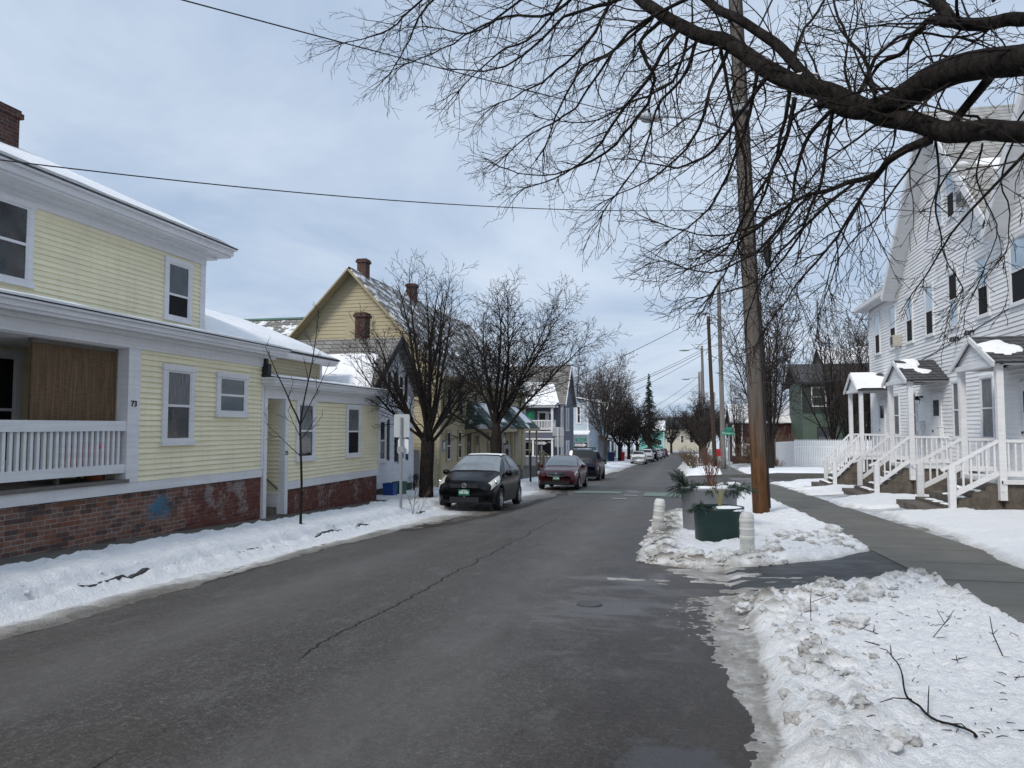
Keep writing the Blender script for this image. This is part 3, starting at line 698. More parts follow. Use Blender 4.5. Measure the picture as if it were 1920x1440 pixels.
# ================================================================== HOUSES
LX=(V((0,1,0)),V((1,0,0)))       # facing +x (left row): u = y
RX=(V((0,-1,0)),V((-1,0,0)))     # facing -x (right row): u = -y
FY=(V((1,0,0)),V((0,-1,0)))      # facing the viewer: u = x
class Wall:
    def __init__(s,parent,axis,d):
        s.p=parent; s.u,s.n=axis; s.o=V((d,0,0)) if abs(s.n.x)>.5 else V((0,d,0)); s.sg=1 if (s.u.x+s.u.y)>0 else -1
    def pt(s,u,d,z):
        q=s.o+s.u*(u*s.sg)+s.n*d; return (q.x,q.y,z)
    def box(s,mb,u0,u1,d0,d1,z0,z1):
        n=len(mb.v); mb.v+=[s.pt(u,d,z) for z in (z0,z1) for d in (d0,d1) for u in (u0,u1)]
        for f in ((0,2,3,1),(4,5,7,6),(0,1,5,4),(2,6,7,3),(0,4,6,2),(1,3,7,5)): mb.f.append(tuple(n+i for i in f))
    def boards(s,mb,poly,ex=.1,lip=.024,d=0.,zbase=None):
        zs=[q[1] for q in poly]; z0=min(zs) if zbase is None else zbase; z1=max(zs)
        def ext(z):
            xs=[]
            for i in range(len(poly)):
                a,b=poly[i],poly[(i+1)%len(poly)]
                if abs(a[1]-b[1])<1e-9:
                    if abs(a[1]-z)<1e-6: xs+=[a[0],b[0]]
                elif min(a[1],b[1])-1e-6<=z<=max(a[1],b[1])+1e-6: xs.append(a[0]+(b[0]-a[0])*(z-a[1])/(b[1]-a[1]))
            return (min(xs),max(xs)) if xs else None
        k=0
        while z0+k*ex<z1-1e-4:
            za,zb=z0+k*ex,min(z1,z0+(k+1)*ex); k+=1
            A,B=ext(za+1e-5),ext(zb-1e-5)
            if not A or not B: continue
            mb.quad(s.pt(A[0],d+lip,za),s.pt(A[1],d+lip,za),s.pt(B[1],d+.002,zb),s.pt(B[0],d+.002,zb))
            mb.quad(s.pt(A[0],d,za),s.pt(A[1],d,za),s.pt(A[1],d+lip,za),s.pt(A[0],d+lip,za))
    def wall(s,poly,m,ex=.1,lip=.024,d=0.,name='wall',label=None):
        mb=MB(); s.boards(mb,poly,ex,lip,d); return obj(name,mb,m,s.p,label=label)
    def rect(s,u0,u1,z0,z1): return [(u0,z0),(u1,z0),(u1,z1),(u0,z1)]
    def window(s,uc,z0,w,h,trim='trim',tw=.1,up='glass',lo='glass',split=.5,d=0.,label=None,sash='trim',lites=False):
        """double-hung window: outside size w x h including its trim"""
        u0,u1,z1=uc-w/2,uc+w/2,z0+h; mb=MB()
        s.box(mb,u0,u0+tw,d,d+.055,z0+tw*.8,z1-tw); s.box(mb,u1-tw,u1,d,d+.055,z0+tw*.8,z1-tw)
        s.box(mb,u0-.015,u1+.015,d,d+.07,z1-tw,z1); s.box(mb,u0-.03,u1+.03,d,d+.085,z0,z0+tw*.8)
        f=obj('window',mb,M[trim],s.p,label=label)
        a,b,c,e=u0+tw,u1-tw,z0+tw*.8,z1-tw; t=.036; zm=c+(e-c)*split
        mb=MB()
        s.box(mb,a,a+t,d,d+.048,c,e); s.box(mb,b-t,b,d,d+.048,c,e); s.box(mb,a+t,b-t,d,d+.048,e-t,e); s.box(mb,a+t,b-t,d,d+.048,c,c+t*1.3); s.box(mb,a+t,b-t,d,d+.054,zm-t*.6,zm+t*.6)
        if lites: s.box(mb,(a+b)/2-.01,(a+b)/2+.01,d,d+.046,zm,e)
        obj('sash',mb,M[sash],f)
        mb=MB(); s.box(mb,a+t,b-t,d,d+.034,zm+t*.6,e-t); obj('pane',mb,M[up],f)
        mb=MB(); s.box(mb,a+t,b-t,d,d+.031,c+t*1.3,zm-t*.6); obj('pane',mb,M[lo],f)
        return f
    def door(s,uc,z0,w,h,m,trim='trim',tw=.11,d=0.,label=None,lite=True):
        mb=MB(); u0,u1,z1=uc-w/2-tw,uc+w/2+tw,z0+h+tw
        s.box(mb,u0,u0+tw,d,d+.06,z0,z1-tw); s.box(mb,u1-tw,u1,d,d+.06,z0,z1-tw); s.box(mb,u0-.02,u1+.02,d,d+.07,z1-tw,z1)
        f=obj('door_frame',mb,M[trim],s.p)
        mb=MB(); a,b=u0+tw,u1-tw
        s.box(mb,a,b,d,d+.036,z0,z0+h)
        for q in (.12,.42): s.box(mb,a+.1,b-.1,d+.034,d+.044,z0+h*q,z0+h*(q+.24))
        g=obj('door',mb,M[m],f,label=label)
        if lite:
            mb=MB(); s.box(mb,a+.13,b-.13,d+.034,d+.044,z0+h*.70,z0+h*.94); obj('pane',mb,M['glass'],f)
        mb=MB(); mb.lathe([(0,0),(.03,0),(.03,.05),(0,.06)],10); c=s.pt(b-.07,d+.03,z0+h*.47); mb.v=[(c[0]+s.n.x*p[2]+p[0]*abs(s.n.y),c[1]+s.n.y*p[2]+p[0]*abs(s.n.x),c[2]+p[1]) for p in mb.v]
        obj('handle',mb,M['black_metal'],f)
        return f
def roof_slab(parent,pts,th,m,name='roof',label=None):
    mb=MB(); mb.slab(pts,th); return obj(name,mb,m,parent,label=label)
def chimney(parent,x,y,w,d,z0,z1,m='brick',flue=False):
    mb=MB(); mb.box(x-w/2,x+w/2,y-d/2,y+d/2,z0,z1-.16); mb.box(x-w/2-.05,x+w/2+.05,y-d/2-.05,y+d/2+.05,z1-.16,z1-.06); mb.box(x-w/2-.02,x+w/2+.02,y-d/2-.02,y+d/2+.02,z1-.06,z1)
    c=obj('chimney',mb,M[m],parent)
    if flue:
        mb=MB(); mb.lathe([(.10,z1-.02),(.10,z1+.2),(.115,z1+.2),(.115,z1+.23),(0,z1+.23)],16,(x,y,0)); obj('flue',mb,M['galv'],c,True)
        mb=MB(); mb.box(x-w/2-.04,x+w/2+.04,y-d/2-.04,y+d/2+.04,z0,z0+.22); obj('flashing',mb,M['grey_metal'],c)
    return c
def snow_blanket(parent,pts,th,seed,name='roof_snow',edge=.12,nu=26,nv=14,thresh=None):
    """lumpy layer over a roof quad a,b,c,d (a-b the lower edge); melted bare patches when thresh is given"""
    a,b,c,d=[V(p) for p in pts]; nn=(b-a).cross(d-a).normalized()
    if nn.z<0: nn=-nn
    mb=MB(); keep=[]
    for j in range(nv+1):
        for i in range(nu+1):
            u,v=i/nu,j/nv; p=(a.lerp(b,u)).lerp(d.lerp(c,u),v)
            n=noise.noise(V((p.x*.9+seed,p.y*.9,p.z*1.4)))+.5*noise.noise(V((p.x*2.7,p.y*2.7+seed,p.z*3)))
            h=th*(1+.45*n)
            if thresh is not None:
                g=n+thresh(u,v); h=th*min(1,g*4) if g>0 else -.05
            e=min(u,1-u)*nu/2.2; e2=min(v,1-v)*nv/2.2
            if thresh is None: h=h*min(1,.35+e*.65)*min(1,.45+e2*.55)
            mb.v.append(tuple(p+nn*max(h,-.05))); keep.append(h>-.01)
    w=nu+1
    for j in range(nv):
        for i in range(nu):
            k=j*w+i; q=(k,k+1,k+w+1,k+w)
            if any(keep[t] for t in q): mb.f.append(q)
    if thresh is None:                                              # turn the rim down to the roof
        for (q0,q1) in [((i,0),(i+1,0)) for i in range(nu)]+[((i+1,nv),(i,nv)) for i in range(nu)]+[((0,j+1),(0,j)) for j in range(nv)]+[((nu,j),(nu,j+1)) for j in range(nv)]:
            A=V(mb.v[q0[1]*w+q0[0]]); B=V(mb.v[q1[1]*w+q1[0]]); mb.quad(tuple(A),tuple(B),tuple(B-nn*th*1.2),tuple(A-nn*th*1.2))
    return obj(name,mb,M['roof_snow'],parent,True)
def railing(mb,a,b,zt0,zt1,zb0,zb1,n,bw=.04,tw=.09,th=.07,bt=.05,bh=.12):
    """rail from a to b (x,y); top and bottom heights at each end; n balusters"""
    A=V((a[0],a[1],0)); B=V((b[0],b[1],0))
    mb.bar((a[0],a[1],zt0-th/2),(b[0],b[1],zt1-th/2),tw,th); mb.bar((a[0],a[1],zb0+bh/2),(b[0],b[1],zb1+bh/2),bt,bh)
    for i in range(n):
        t=(i+.5)/n; p=A.lerp(B,t); mb.box(p.x-bw/2,p.x+bw/2,p.y-bw/2,p.y+bw/2,lerp(zb0,zb1,t)+bh*.3,lerp(zt0,zt1,t)-th*.5)

# ---------------------------------------------------------------- yellow house, number 73
XF,XU=-8.7,-10.3
H=thing('yellow_house','yellow clapboard house numbered 73 with a railed porch on a brick foundation','house',(XF,9.,gz(9)))
w=Wall(H,LX,XF); wu=Wall(H,LX,XU)
mb=MB(); mb.box(-18,XF-.03,-6,14.6,-1.2,.53); obj('foundation',mb,M['brick_wall'],H)
mb=MB(); w.box(mb,-6,14.5,-.02,.02,.53,.70); obj('sill_board',mb,M['trim'],H)
w.wall(w.rect(10.72,14.5,.70,2.93),M['yellow'],.092,.030)
mb=MB(); w.box(mb,10.44,10.72,-.18,.03,.70,2.93); obj('corner_board',mb,M['trim'],H); mb=MB(); w.box(mb,14.42,14.52,-.1,.03,.70,2.93)
obj('corner_board',mb,M['trim'],H)
num=place(text_mesh('73',.14,.006),frame((XF+.04,10.57,1.97),(0,1,0),(0,0,1))); obj('house_number',num,M['black_metal'],H)
# cornice of the lower roof: frieze, bed mould, soffit, fascia, crown, with the thin lip of snow over it
mb=MB()
w.box(mb,-6,14.62,-.2,.045,2.88,3.06); w.box(mb,-6,14.80,-.2,.13,3.06,3.12); w.box(mb,-6,14.92,-.2,.30,3.12,3.17); w.box(mb,-6,14.96,-.2,.33,3.17,3.25); w.box(mb,-6,15.0,-.2,.37,3.25,3.285)
obj('cornice',mb,M['trim'],H)
mb=MB(); mb.slab([(XF+.38,-6,3.30),(XF+.38,15.02,3.30),(XU-.1,15.02,3.62),(XU-.1,-6,3.62)],.02); rl=obj('lower_roof',mb,M['asphalt_shingle'],H)
snow_blanket(rl,[(XF+.37,-6,3.31),(XF+.37,15.0,3.31),(XU,15.0,3.63),(XU,-6,3.63)],.055,3.,nu=90,nv=8)
# porch
mb=MB(); mb.box(XU-.2,XF+.05,-6,10.5,.70,.755); obj('porch_floor',mb,M['wood_old'],H)
mb=MB(); mb.box(XU,XF-.02,-6,10.45,2.86,2.89); obj('porch_ceiling',mb,M['trim'],H)
wp=Wall(H,LX,XU); wp.wall(wp.rect(-6,10.55,.755,2.86),M['yellow'],.092,label='porch wall')
we=Wall(H,FY,10.50); we.wall(we.rect(XU,XF-.2,.755,2.86),M['yellow'],.092,.030)
wp.window(9.45,.95,1.0,1.85,up='screen',lo='screen')
mb=MB(); mb.box(XF-.14,XF-.02,3.1,3.28,.755,2.88); obj('porch_post',mb,M['trim'],H)
mb=MB(); n=64
mb.box(XF-.10,XF+.01,3.28,10.44,1.53,1.69); mb.box(XF-.09,XF+.005,3.28,10.44,.86,1.0)
for i in range(n):
    y=3.34+(10.38-3.34)*(i+.5)/n; mb.box(XF-.066,XF-.022,y-.024,y+.024,.98,1.55)
obj('railing',mb,M['trim_new'],H)
# windows
w.window(11.69,1.27,.86,1.42,up='curtain',lo='glass')
w.window(13.33,1.79,1.06,.88,up='glass',lo='glass')
mb=MB(); wu.boards(mb,wu.rect(-6,14.65,3.55,5.2),.092,.030); 
wy=Wall(H,(V((-1,0,0)),V((0,1,0))),14.65)
obj('wall',mb,M['yellow'],H)
wy.wall([(XU,2.7),(-18,2.7),(-18,5.3),(XU,5.3)],M['yellow'],.092,.030)
mb=MB(); wu.box(mb,14.5,14.68,-.1,.03,3.5,5.2); wu.box(mb,-6,14.68,-.1,.04,5.2,5.36); wu.box(mb,-6,14.9,-.1,.16,5.36,5.43); wu.box(mb,-6,15.06,-.1,.40,5.43,5.48); wu.box(mb,-6,15.10,-.1,.44,5.48,5.60); wu.box(mb,-6,15.14,-.1,.50,5.60,5.65)
mb.box(-18,XU,14.6,15.06,5.43,5.48); mb.box(-18,XU,14.6,15.12,5.48,5.65)
obj('cornice',mb,M['trim'],H)
wu.window(13.75,3.80,.88,1.32,up='glass',lo='screen',split=.42); wu.window(9.62,3.85,.94,1.4,up='glass',lo='glass')
wu.window(4.6,3.85,.94,1.4)
mb=MB(); e=5.66; r0=(XU+.52,15.16); 
mb.slab([(XU+.52,-6,e),(XU+.52,15.16,e),(-14.2,11.2,e+2.05),(-14.2,-6,e+2.05)],.03); mb.slab([(XU+.52,15.16,e),(-18.1,15.16,e),(-14.2,11.2,e+2.05)],.03); mb.slab([(-18.1,15.16,e),(-18.1,-6,e),(-14.2,-6,e+2.05),(-14.2,11.2,e+2.05)],.03)
rf=obj('roof',mb,M['asphalt_shingle'],H)
snow_blanket(rf,[(XU+.46,-6,e+.03),(XU+.46,14.9,e+.03),(-14.2,11.2,e+2.06),(-14.2,-6,e+2.06)],.09,5.,nu=90,nv=14)
chimney(H,-12.3,11.05,.5,.8,6.4,7.55,flue=True)
# porch oddments
o=MB(); 
for k in range(1): o.box(XF-.24,XF-.20,8.80,10.43,1.60,2.86)
bl=single('bamboo_blind',o,M['blind'],'split bamboo roller blind hanging inside the porch of the yellow house','blind',None,(XF-.22,9.6,2.86))
mb=MB(); mb.box(XF-.26,XF-.18,8.78,10.44,2.80,2.87); obj('headrail',mb,M['wood_old'],bl)
mb=MB(); mb.lathe([(0,0),(.20,0),(.26,.34),(.27,.36),(.27,.40),(0,.41)],4,(0,0,0)); mb.v=[(p[0]*1.2,p[1]*1.6,p[2]) for p in mb.v]
t=single('storage_tote',mb,M['red_plastic'],'red plastic tote on the porch floor behind the white balusters','storage box'); t.location=(XF-.36,9.98,.91)
mb=MB(); mb.box(-.3,.3,-.55,.55,.0,.05); mb.box(-.27,-.22,-.5,-.45,-.16,0); mb.box(.22,.27,-.5,-.45,-.16,0); mb.box(-.27,-.22,.45,.5,-.16,0); mb.box(.22,.27,.45,.5,-.16,0)
t=single('low_bench',mb,M['wood_old'],'low dark bench carrying the red tote on the porch','bench'); t.location=(XF-.42,9.75,.915)
t.location.z=.755+.16-.05; bpy.data.objects['storage_tote'].location.z=.865+.05
mb=MB(); mb.lathe([(0,0),(.13,0),(.17,.26),(.155,.27),(.14,.22),(0,.22)],16)
t=single('flowerpot',mb,plain('terracotta',(.30,.09,.04),.8),'orange clay flowerpot at the corner of the porch floor','flowerpot',smooth=True); t.location=(XF-.32,10.15,.755)

# ---------------------------------------------------------------- low yellow annex with the recessed doorway
A=thing('yellow_annex','low yellow single-storey house with a recessed doorway beside a painted brick base','house',(XF,17.5,gz(17.5)))
w=Wall(A,LX,XF)
mb=MB(); mb.box(-10.2,XF-.03,15.52,20.86,-1.6,.17); obj('foundation',mb,M['brick_wall'],A)
mb=MB(); w.box(mb,15.5,20.88,-.02,.022,.17,.36); obj('sill_board',mb,M['trim'],A)
w.wall(w.rect(15.52,20.86,.36,2.22),M['yellow'],.092,.030)
for q in ((14.53,14.66,-.12,.035,-.62,2.22),(15.42,15.56,-.12,.035,-.42,2.22),(20.78,20.9,-.1,.03,.36,2.22)):
    mb=MB(); w.box(mb,*q); obj('corner_board',mb,M['trim'],A)
mb=MB(); w.box(mb,14.53,20.9,-.2,.045,2.22,2.42); w.box(mb,14.5,21.1,-.2,.14,2.42,2.48); w.box(mb,14.45,21.3,-.2,.30,2.48,2.53); w.box(mb,14.4,21.38,-.2,.34,2.53,2.61); w.box(mb,14.36,21.42,-.2,.38,2.61,2.65)
obj('cornice',mb,M['trim'],A)
mb=MB(); mb.slab([(XF+.39,14.36,2.66),(XF+.39,21.44,2.66),(XU-.1,21.44,2.9),(XU-.1,14.7,2.9)],.02); r=obj('roof',mb,M['asphalt_shingle'],A)
snow_blanket(r,[(XF+.37,14.6,2.665),(XF+.37,21.4,2.665),(XU,21.4,2.9),(XU,14.75,2.9)],.05,8.,nu=50,nv=8)
w.window(16.37,.78,.92,1.46,up='curtain',lo='glass'); w.window(19.06,.76,.92,1.44,up='curtain',lo='screen')
# recess: side walls, back door, steps, handrail
wr=Wall(A,FY,15.44); wr.wall(wr.rect(XF-1.15,XF-.1,.1,2.22),M['yellow'],.092,.030); 
mb=MB(); wr.box(mb,XF-1.15,XF-.1,0,.03,-.75,.1); obj('recess_panel',mb,M['trim'],A)
wl=Wall(A,(V((-1,0,0)),V((0,1,0))),14.62); wl.wall([(XF-1.15,-.6),(XF-.1,-.6),(XF-.1,2.22),(XF-1.15,2.22)],M['yellow'],.092,.030)
wb=Wall(A,LX,XF-1.15); wb.wall(wb.rect(14.6,15.5,-.1,2.3),M['yellow'],.092,.030); wb.door(15.05,-.05,.66,1.95,'trim',tw=.07)
mb=MB()
for k in range(4): mb.box(XF+.12-(k+1)*.27 if k<3 else XF-1.14,XF+.12-k*.27,14.67,15.42,-1.3,-.36+k*.15)
obj('step',mb,M['step'],A)
mb=MB(); mb.tube([(XF-.12,15.38,.20),(XF-.8,15.38,.75)],.02,8); obj('handrail',mb,M['wood_old'],A)
num=place(text_mesh('75',.13,.006),frame((XF+.04,15.49,1.0),(0,1,0),(0,0,1))); obj('house_number',num,M['black_metal'],A)
mb=MB(); mb.box(XF-.02,XF+.16,14.42,14.56,2.66,2.95); mb.box(XF+.02,XF+.1,14.44,14.54,2.95,3.08); obj('gutter_box',mb,M['black_trim'],A)
# taller rear wing under a thick snow roof
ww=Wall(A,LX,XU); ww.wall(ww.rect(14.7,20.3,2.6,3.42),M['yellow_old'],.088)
mb=MB(); ww.box(mb,20.2,20.34,-.1,.03,2.6,3.42); ww.box(mb,14.7,20.9,-.1,.22,3.42,3.48); ww.box(mb,14.7,20.95,-.1,.26,3.48,3.6); obj('cornice',mb,M['trim'],A)
mb=MB(); mb.slab([(XU+.3,14.7,3.61),(XU+.3,21.0,3.61),(-12.5,19.4,4.75),(-12.5,14.7,4.75)],.05); mb.slab([(XU+.3,21.,3.61),(-14.9,21.,3.61),(-12.5,19.4,4.75)],.05); mb.slab([(-14.9,21.,3.61),(-14.9,14.7,3.61),(-12.5,14.7,4.75),(-12.5,19.4,4.75)],.05)
r2=obj('roof',mb,M['asphalt_shingle'],A)
snow_blanket(r2,[(XU+.28,14.72,3.62),(XU+.28,20.9,3.62),(-12.5,19.4,4.75),(-12.5,14.72,4.75)],.10,13.,nu=50,nv=16)
mb=MB()
for k in range(4): mb.bar((-11.5-.25*k,16.6-.45*k,4.33+.11*k),(-11.75-.25*k,17.0-.3*k,4.43+.11*k),.12,.03)
obj('bare_shingle',mb,M['asphalt_shingle'],r2)
chimney(A,-12.6,16.3,.4,.5,4.5,5.05)
# snow-dusted slate roof of the house behind
G_=thing('slate_roofed_house','house behind the annex showing only its pale slate roof with a green ridge','house',(-19,34,gz(34)))
mb=MB(); mb.box(-26,-15.5,33.4,39.6,-1.3,4.0); obj('wall',mb,M['cream'],G_)
g=roof_slab(G_,[(-26.4,33.,3.9),(-14.9,33.,3.9),(-14.9,36.5,7.4),(-26.4,36.5,7.4)],.06,M['slate_snowy']); roof_slab(G_,[(-14.9,40.,3.9),(-26.4,40.,3.9),(-26.4,36.5,7.4),(-14.9,36.5,7.4)],.06,M['slate_snowy'])
mb=MB(); mb.bar((-26.4,36.5,7.42),(-14.9,36.5,7.42),.2,.1); obj('ridge_cap',mb,plain('green_ridge_metal',(.10,.19,.16)),g)

# ---------------------------------------------------------------- white cottage with black shutters
Cc=thing('white_cottage','small white clapboard cottage with black shutters, gable end to the street','house',(-9.2,23.2,gz(23.2)))
w=Wall(Cc,LX,-9.2); y0,y1,ya=21.25,25.3,23.27
mb=MB(); w.boards(mb,[(y0,-.35),(y1,-.35),(y1,2.92),(ya,4.42),(y0,2.92)],.19,.02); obj('wall',mb,M['white_clap'],Cc)
wc=Wall(Cc,FY,y0); wc.wall(wc.rect(-17,-9.2,1.4,2.95),M['white_clap'],.19,.02)
wc=Wall(Cc,(V((-1,0,0)),V((0,1,0))),y1); wc.wall([(-17,-.35),(-9.2,-.35),(-9.2,2.95),(-17,2.95)],M['white_clap'],.19,.02)
mb=MB(); mb.box(-17,-9.24,y0+.02,y1-.02,-1.6,-.35); obj('foundation',mb,M['black_trim'],Cc)
mb=MB(); mb.slab([(-17.2,y0-.28,2.74),(-8.85,y0-.28,2.74),(-8.85,ya,4.55),(-17.2,ya,4.55)],.08); mb.slab([(-8.85,y1+.28,2.74),(-17.2,y1+.28,2.74),(-17.2,ya,4.55),(-8.85,ya,4.55)],.08); r=obj('roof',mb,M['slate'],Cc)
snow_blanket(r,[(-17.2,y0-.28,2.75),(-9.0,y0-.28,2.75),(-9.4,ya-.75,3.94),(-17.2,ya-.75,3.94)],.09,21.,nu=50,nv=14)
mb=MB(); mb.bar((-8.86,y0-.3,2.68),(-8.86,ya,4.50),.05,.20); mb.bar((-8.86,y1+.3,2.68),(-8.86,ya,4.50),.05,.20); obj('rake_board',mb,M['black_trim'],Cc)
chimney(Cc,-10.4,23.5,.36,.42,4.2,5.45)
def shutters(ws,uc,z0,h,off,wd=.26):
    for q in (-1,1):
        mb=MB(); ws.box(mb,uc+q*off-wd/2,uc+q*off+wd/2,0,.05,z0,z0+h)
        for k in range(9): ws.box(mb,uc+q*off-wd/2+.03,uc+q*off+wd/2-.03,.05,.062,z0+.05+k*(h-.1)/9,z0+.05+(k+.55)*(h-.1)/9)
        obj('shutter',mb,M['black_trim'],ws.p)
w.window(22.33,.46,.62,1.42); shutters(w,22.33,.5,1.34,.46); w.window(24.05,.40,.62,1.45); shutters(w,24.05,.44,1.36,.48)
w.window(22.45,2.55,.5,.86,lo='curtain'); shutters(w,22.45,2.57,.82,.4,.22); w.window(23.95,2.42,.56,1.0); shutters(w,23.95,2.45,.95,.46,.24)
mb=MB(); mb.tube([(-9.0,24.85,-.65),(-9.0,24.85,-.1),(-9.0,25.1,-.05),(-9.0,25.1,-.5)],.035,8); mb.blob((-8.98,24.98,-.16),.11,3,(1,1,1.1),2,.05); mb.blob((-8.98,24.86,-.42),.07,4,(1,1,1.1),2,.05); obj('gas_meter',mb,M['black_metal'],Cc,True)
def tote_bin(m,label,loc,w=.42,d=.36,h=.36):
    mb=MB(); mb.lathe([(.60,0),(.68,.98),(.74,.98),(.74,1.04),(.66,1.04),(.62,.2),(0,.2)],4); c=math.cos(PI/4)
    mb.v=[((p[0]*c-p[1]*c)*w,(p[0]*c+p[1]*c)*d,p[2]*h) for p in mb.v]
    o=single('recycling_bin',mb,m,label,'bin'); o.location=loc; return o
tote_bin(M['bin_blue'],'blue open recycling tub against the white cottage beside the brick corner',(-8.75,22.0,gz(22)+.20),.36,.42,.40)
tote_bin(M['bin_green'],'dark green recycling tub against the white cottage',(-8.72,22.75,gz(22.75)+.20),.36,.40,.42)
F_=MB()
for k in range(8): F_.box(-9.6,-9.56,25.62+k*.165,25.775+k*.165,-.95,.72+.01*(k%3))
F_.box(-9.66,-9.6,25.6,26.95,-.5,-.4); F_.box(-9.66,-9.6,25.6,26.95,.4,.5)
single('board_gate',F_,M['fence_wood'],'grey weathered board fence between the white cottage and the old yellow row house','fence',None,(-9.6,26.3,gz(26)+.1))

# ---------------------------------------------------------------- old yellow row house with green shingled hoods
Y=thing('yellow_row_house','long old yellow row house with a tall gable, brick chimneys and green shingled door hoods','house',(-9,36,gz(36)))
w=Wall(Y,LX,-9.0); g=Wall(Y,FY,27.5)
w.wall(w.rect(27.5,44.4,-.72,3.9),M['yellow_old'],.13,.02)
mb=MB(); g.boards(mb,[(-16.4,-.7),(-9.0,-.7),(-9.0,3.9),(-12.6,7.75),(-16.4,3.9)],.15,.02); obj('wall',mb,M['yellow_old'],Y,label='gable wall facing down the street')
mb=MB(); mb.box(-16.2,-9.04,27.55,44.3,-2,-.72); obj('foundation',mb,M['step'],Y)
mb=MB(); mb.slab([(-8.6,27.1,3.55),(-8.6,44.8,3.55),(-12.6,44.8,7.92),(-12.6,27.1,7.92)],.1); mb.slab([(-16.8,44.8,3.45),(-16.8,27.1,3.45),(-12.6,27.1,7.92),(-12.6,44.8,7.92)],.1); r=obj('roof',mb,M['slate_snowy'],Y)
mb=MB(); mb.bar((-8.62,27.08,3.45),(-12.6,27.08,7.80),.06,.26,(0,-1,0)); mb.bar((-16.78,27.08,3.35),(-12.6,27.08,7.80),.06,.26,(0,-1,0))
mb.bar((-8.62,27.28,3.42),(-12.6,27.28,7.76),.34,.04,(0,0,1)); mb.bar((-16.78,27.28,3.30),(-12.6,27.28,7.76),.34,.04,(0,0,1)); mb.box(-8.98,-8.58,27.5,44.8,3.42,3.55); mb.box(-8.99,-8.9,27.48,27.7,-.72,3.4); obj('rake_board',mb,M['trim_tan'],Y)
chimney(Y,-12.6,28.5,.38,.42,7.4,8.5); chimney(Y,-12.5,34.,.42,.45,7.4,8.5)
mb=MB(); g.box(mb,-12.9,-12.35,0,.03,5.0,6.0); g.box(mb,-12.25,-11.7,0,.03,5.0,6.0); obj('gable_panel',mb,M['yellow_old'],Y)
for yc in (28.78,30.35): w.window(yc,.2,.68,1.28,trim='trim_tan',sash='trim',tw=.09)
for yc in (35.3,37.3): w.window(yc,.2,.6,1.28,trim='trim_tan',sash='trim',tw=.09)
for yc in (28.8,30.5,32.8,35.5,38.,40.,42.6): w.window(yc,2.0,.7,1.25,trim='trim_tan',sash='trim',tw=.09,up='screen')
for yc in (31.7,33.1,38.6,40.6): w.door(yc,-.55,.72,1.85,'black_trim' if yc!=33.1 else 'trim_tan','trim_tan')
mb=MB(); w.box(mb,28.02,28.33,0,.03,.62,1.08); sg=obj('wall_sign',mb,plain('blue_sign',(.10,.16,.36)),Y); mb=MB(); w.box(mb,28.07,28.28,.03,.036,.72,.98); w.box(mb,28.12,28.22,.036,.04,.66,.70); obj('sign_text',mb,M['plate_white'],sg)
for (a,b) in ((31.2,36.0),(38.,42.4)):
    xo=-7.75; m0=(a+b)/2
    mb=MB(); mb.slab([(xo,a-.1,1.5),(xo,b+.1,1.5),(-8.98,b-.3,2.75),(-8.98,a+.3,2.75)],.07); mb.poly([(xo,a-.1,1.5),(-8.98,a+.3,2.75),(-8.98,a-.1,1.5)]); mb.poly([(xo,b+.1,1.5),(-8.98,b+.1,1.5),(-8.98,b-.3,2.75)])
    hd=obj('door_hood',mb,M['green_shingle'],Y)
    mb=MB(); mb.box(xo+.0,-8.98,a-.05,b+.05,1.36,1.5); obj('beam',mb,M['trim_tan'],hd)
    for yy in (a+.15,m0,b-.15):
        mb=MB(); mb.box(xo-.12-.08,xo-.12+.0,yy-.07,yy+.07,gz(yy)+.2,1.36); obj('post',mb,M['trim_tan'],hd)
    mb=MB(); mb.box(-8.98,xo-.1,a,b,gz(m0)-.3,-.62); obj('porch_floor',mb,M['wood_old'],hd)
    snow_blanket(hd,[(xo-.25,a+1.6,1.82),(xo-.25,b-1.0,1.82),(-8.9,b-1.2,2.68),(-8.9,a+1.8,2.68)],.05,a,nu=14,nv=8)
for yy in (43.3,44.3):
    mb=MB(); railing(mb,(-7.9,yy),(-6.9,yy),.15,-.55,-.6,-1.25,6,.03,.05,.05,.04,.06)
    mb.box(-7.95,-7.85,yy-.04,yy+.04,-1.4,.2); mb.box(-6.95,-6.85,yy-.04,yy+.04,-1.5,-.5)
    obj('stair_railing',mb,M['trim_tan'],Y)
mb=MB()
for k in range(4): mb.box(-8.2 if k==0 else -8.18+k*.28,-7.9+k*.28,43.35,44.25,-1.7,-.75-k*.2)
obj('step',mb,M['wood_old'],Y)

# ---------------------------------------------------------------- slate-purple house with the two-tier porch
Pp=thing('purple_house','slate purple house with a white-railed balcony over its porch and a snowy roof','house',(-10.5,57.5,gz(57.5)))
y0,y1,xr=57.5,63.6,-8.7; f=Wall(Pp,FY,y0); s=Wall(Pp,LX,xr); zb=gz(58)+.2
f.wall(f.rect(-15,xr,zb,3.4),M['purple'],.14,.02); mb=MB(); s.boards(mb,[(y0,zb),(y1,zb),(y1,3.5),(60.5,6.4),(y0,3.5)],.14,.02); obj('wall',mb,M['purple'],Pp)
mb=MB(); f.box(mb,xr-.16,xr+.03,0,.04,zb,3.4); s.box(mb,y0-.04,y0+.14,0,.04,zb,3.4); obj('corner_board',mb,M['trim_new'],Pp)
mb=MB(); mb.slab([(-15.3,y0-.3,3.32),(xr+.3,y0-.3,3.32),(xr+.3,60.5,6.6),(-15.3,60.5,6.6)],.08); mb.slab([(xr+.3,y1+.3,3.32),(-15.3,y1+.3,3.32),(-15.3,60.5,6.6),(xr+.3,60.5,6.6)],.08); r=obj('roof',mb,M['slate'],Pp)
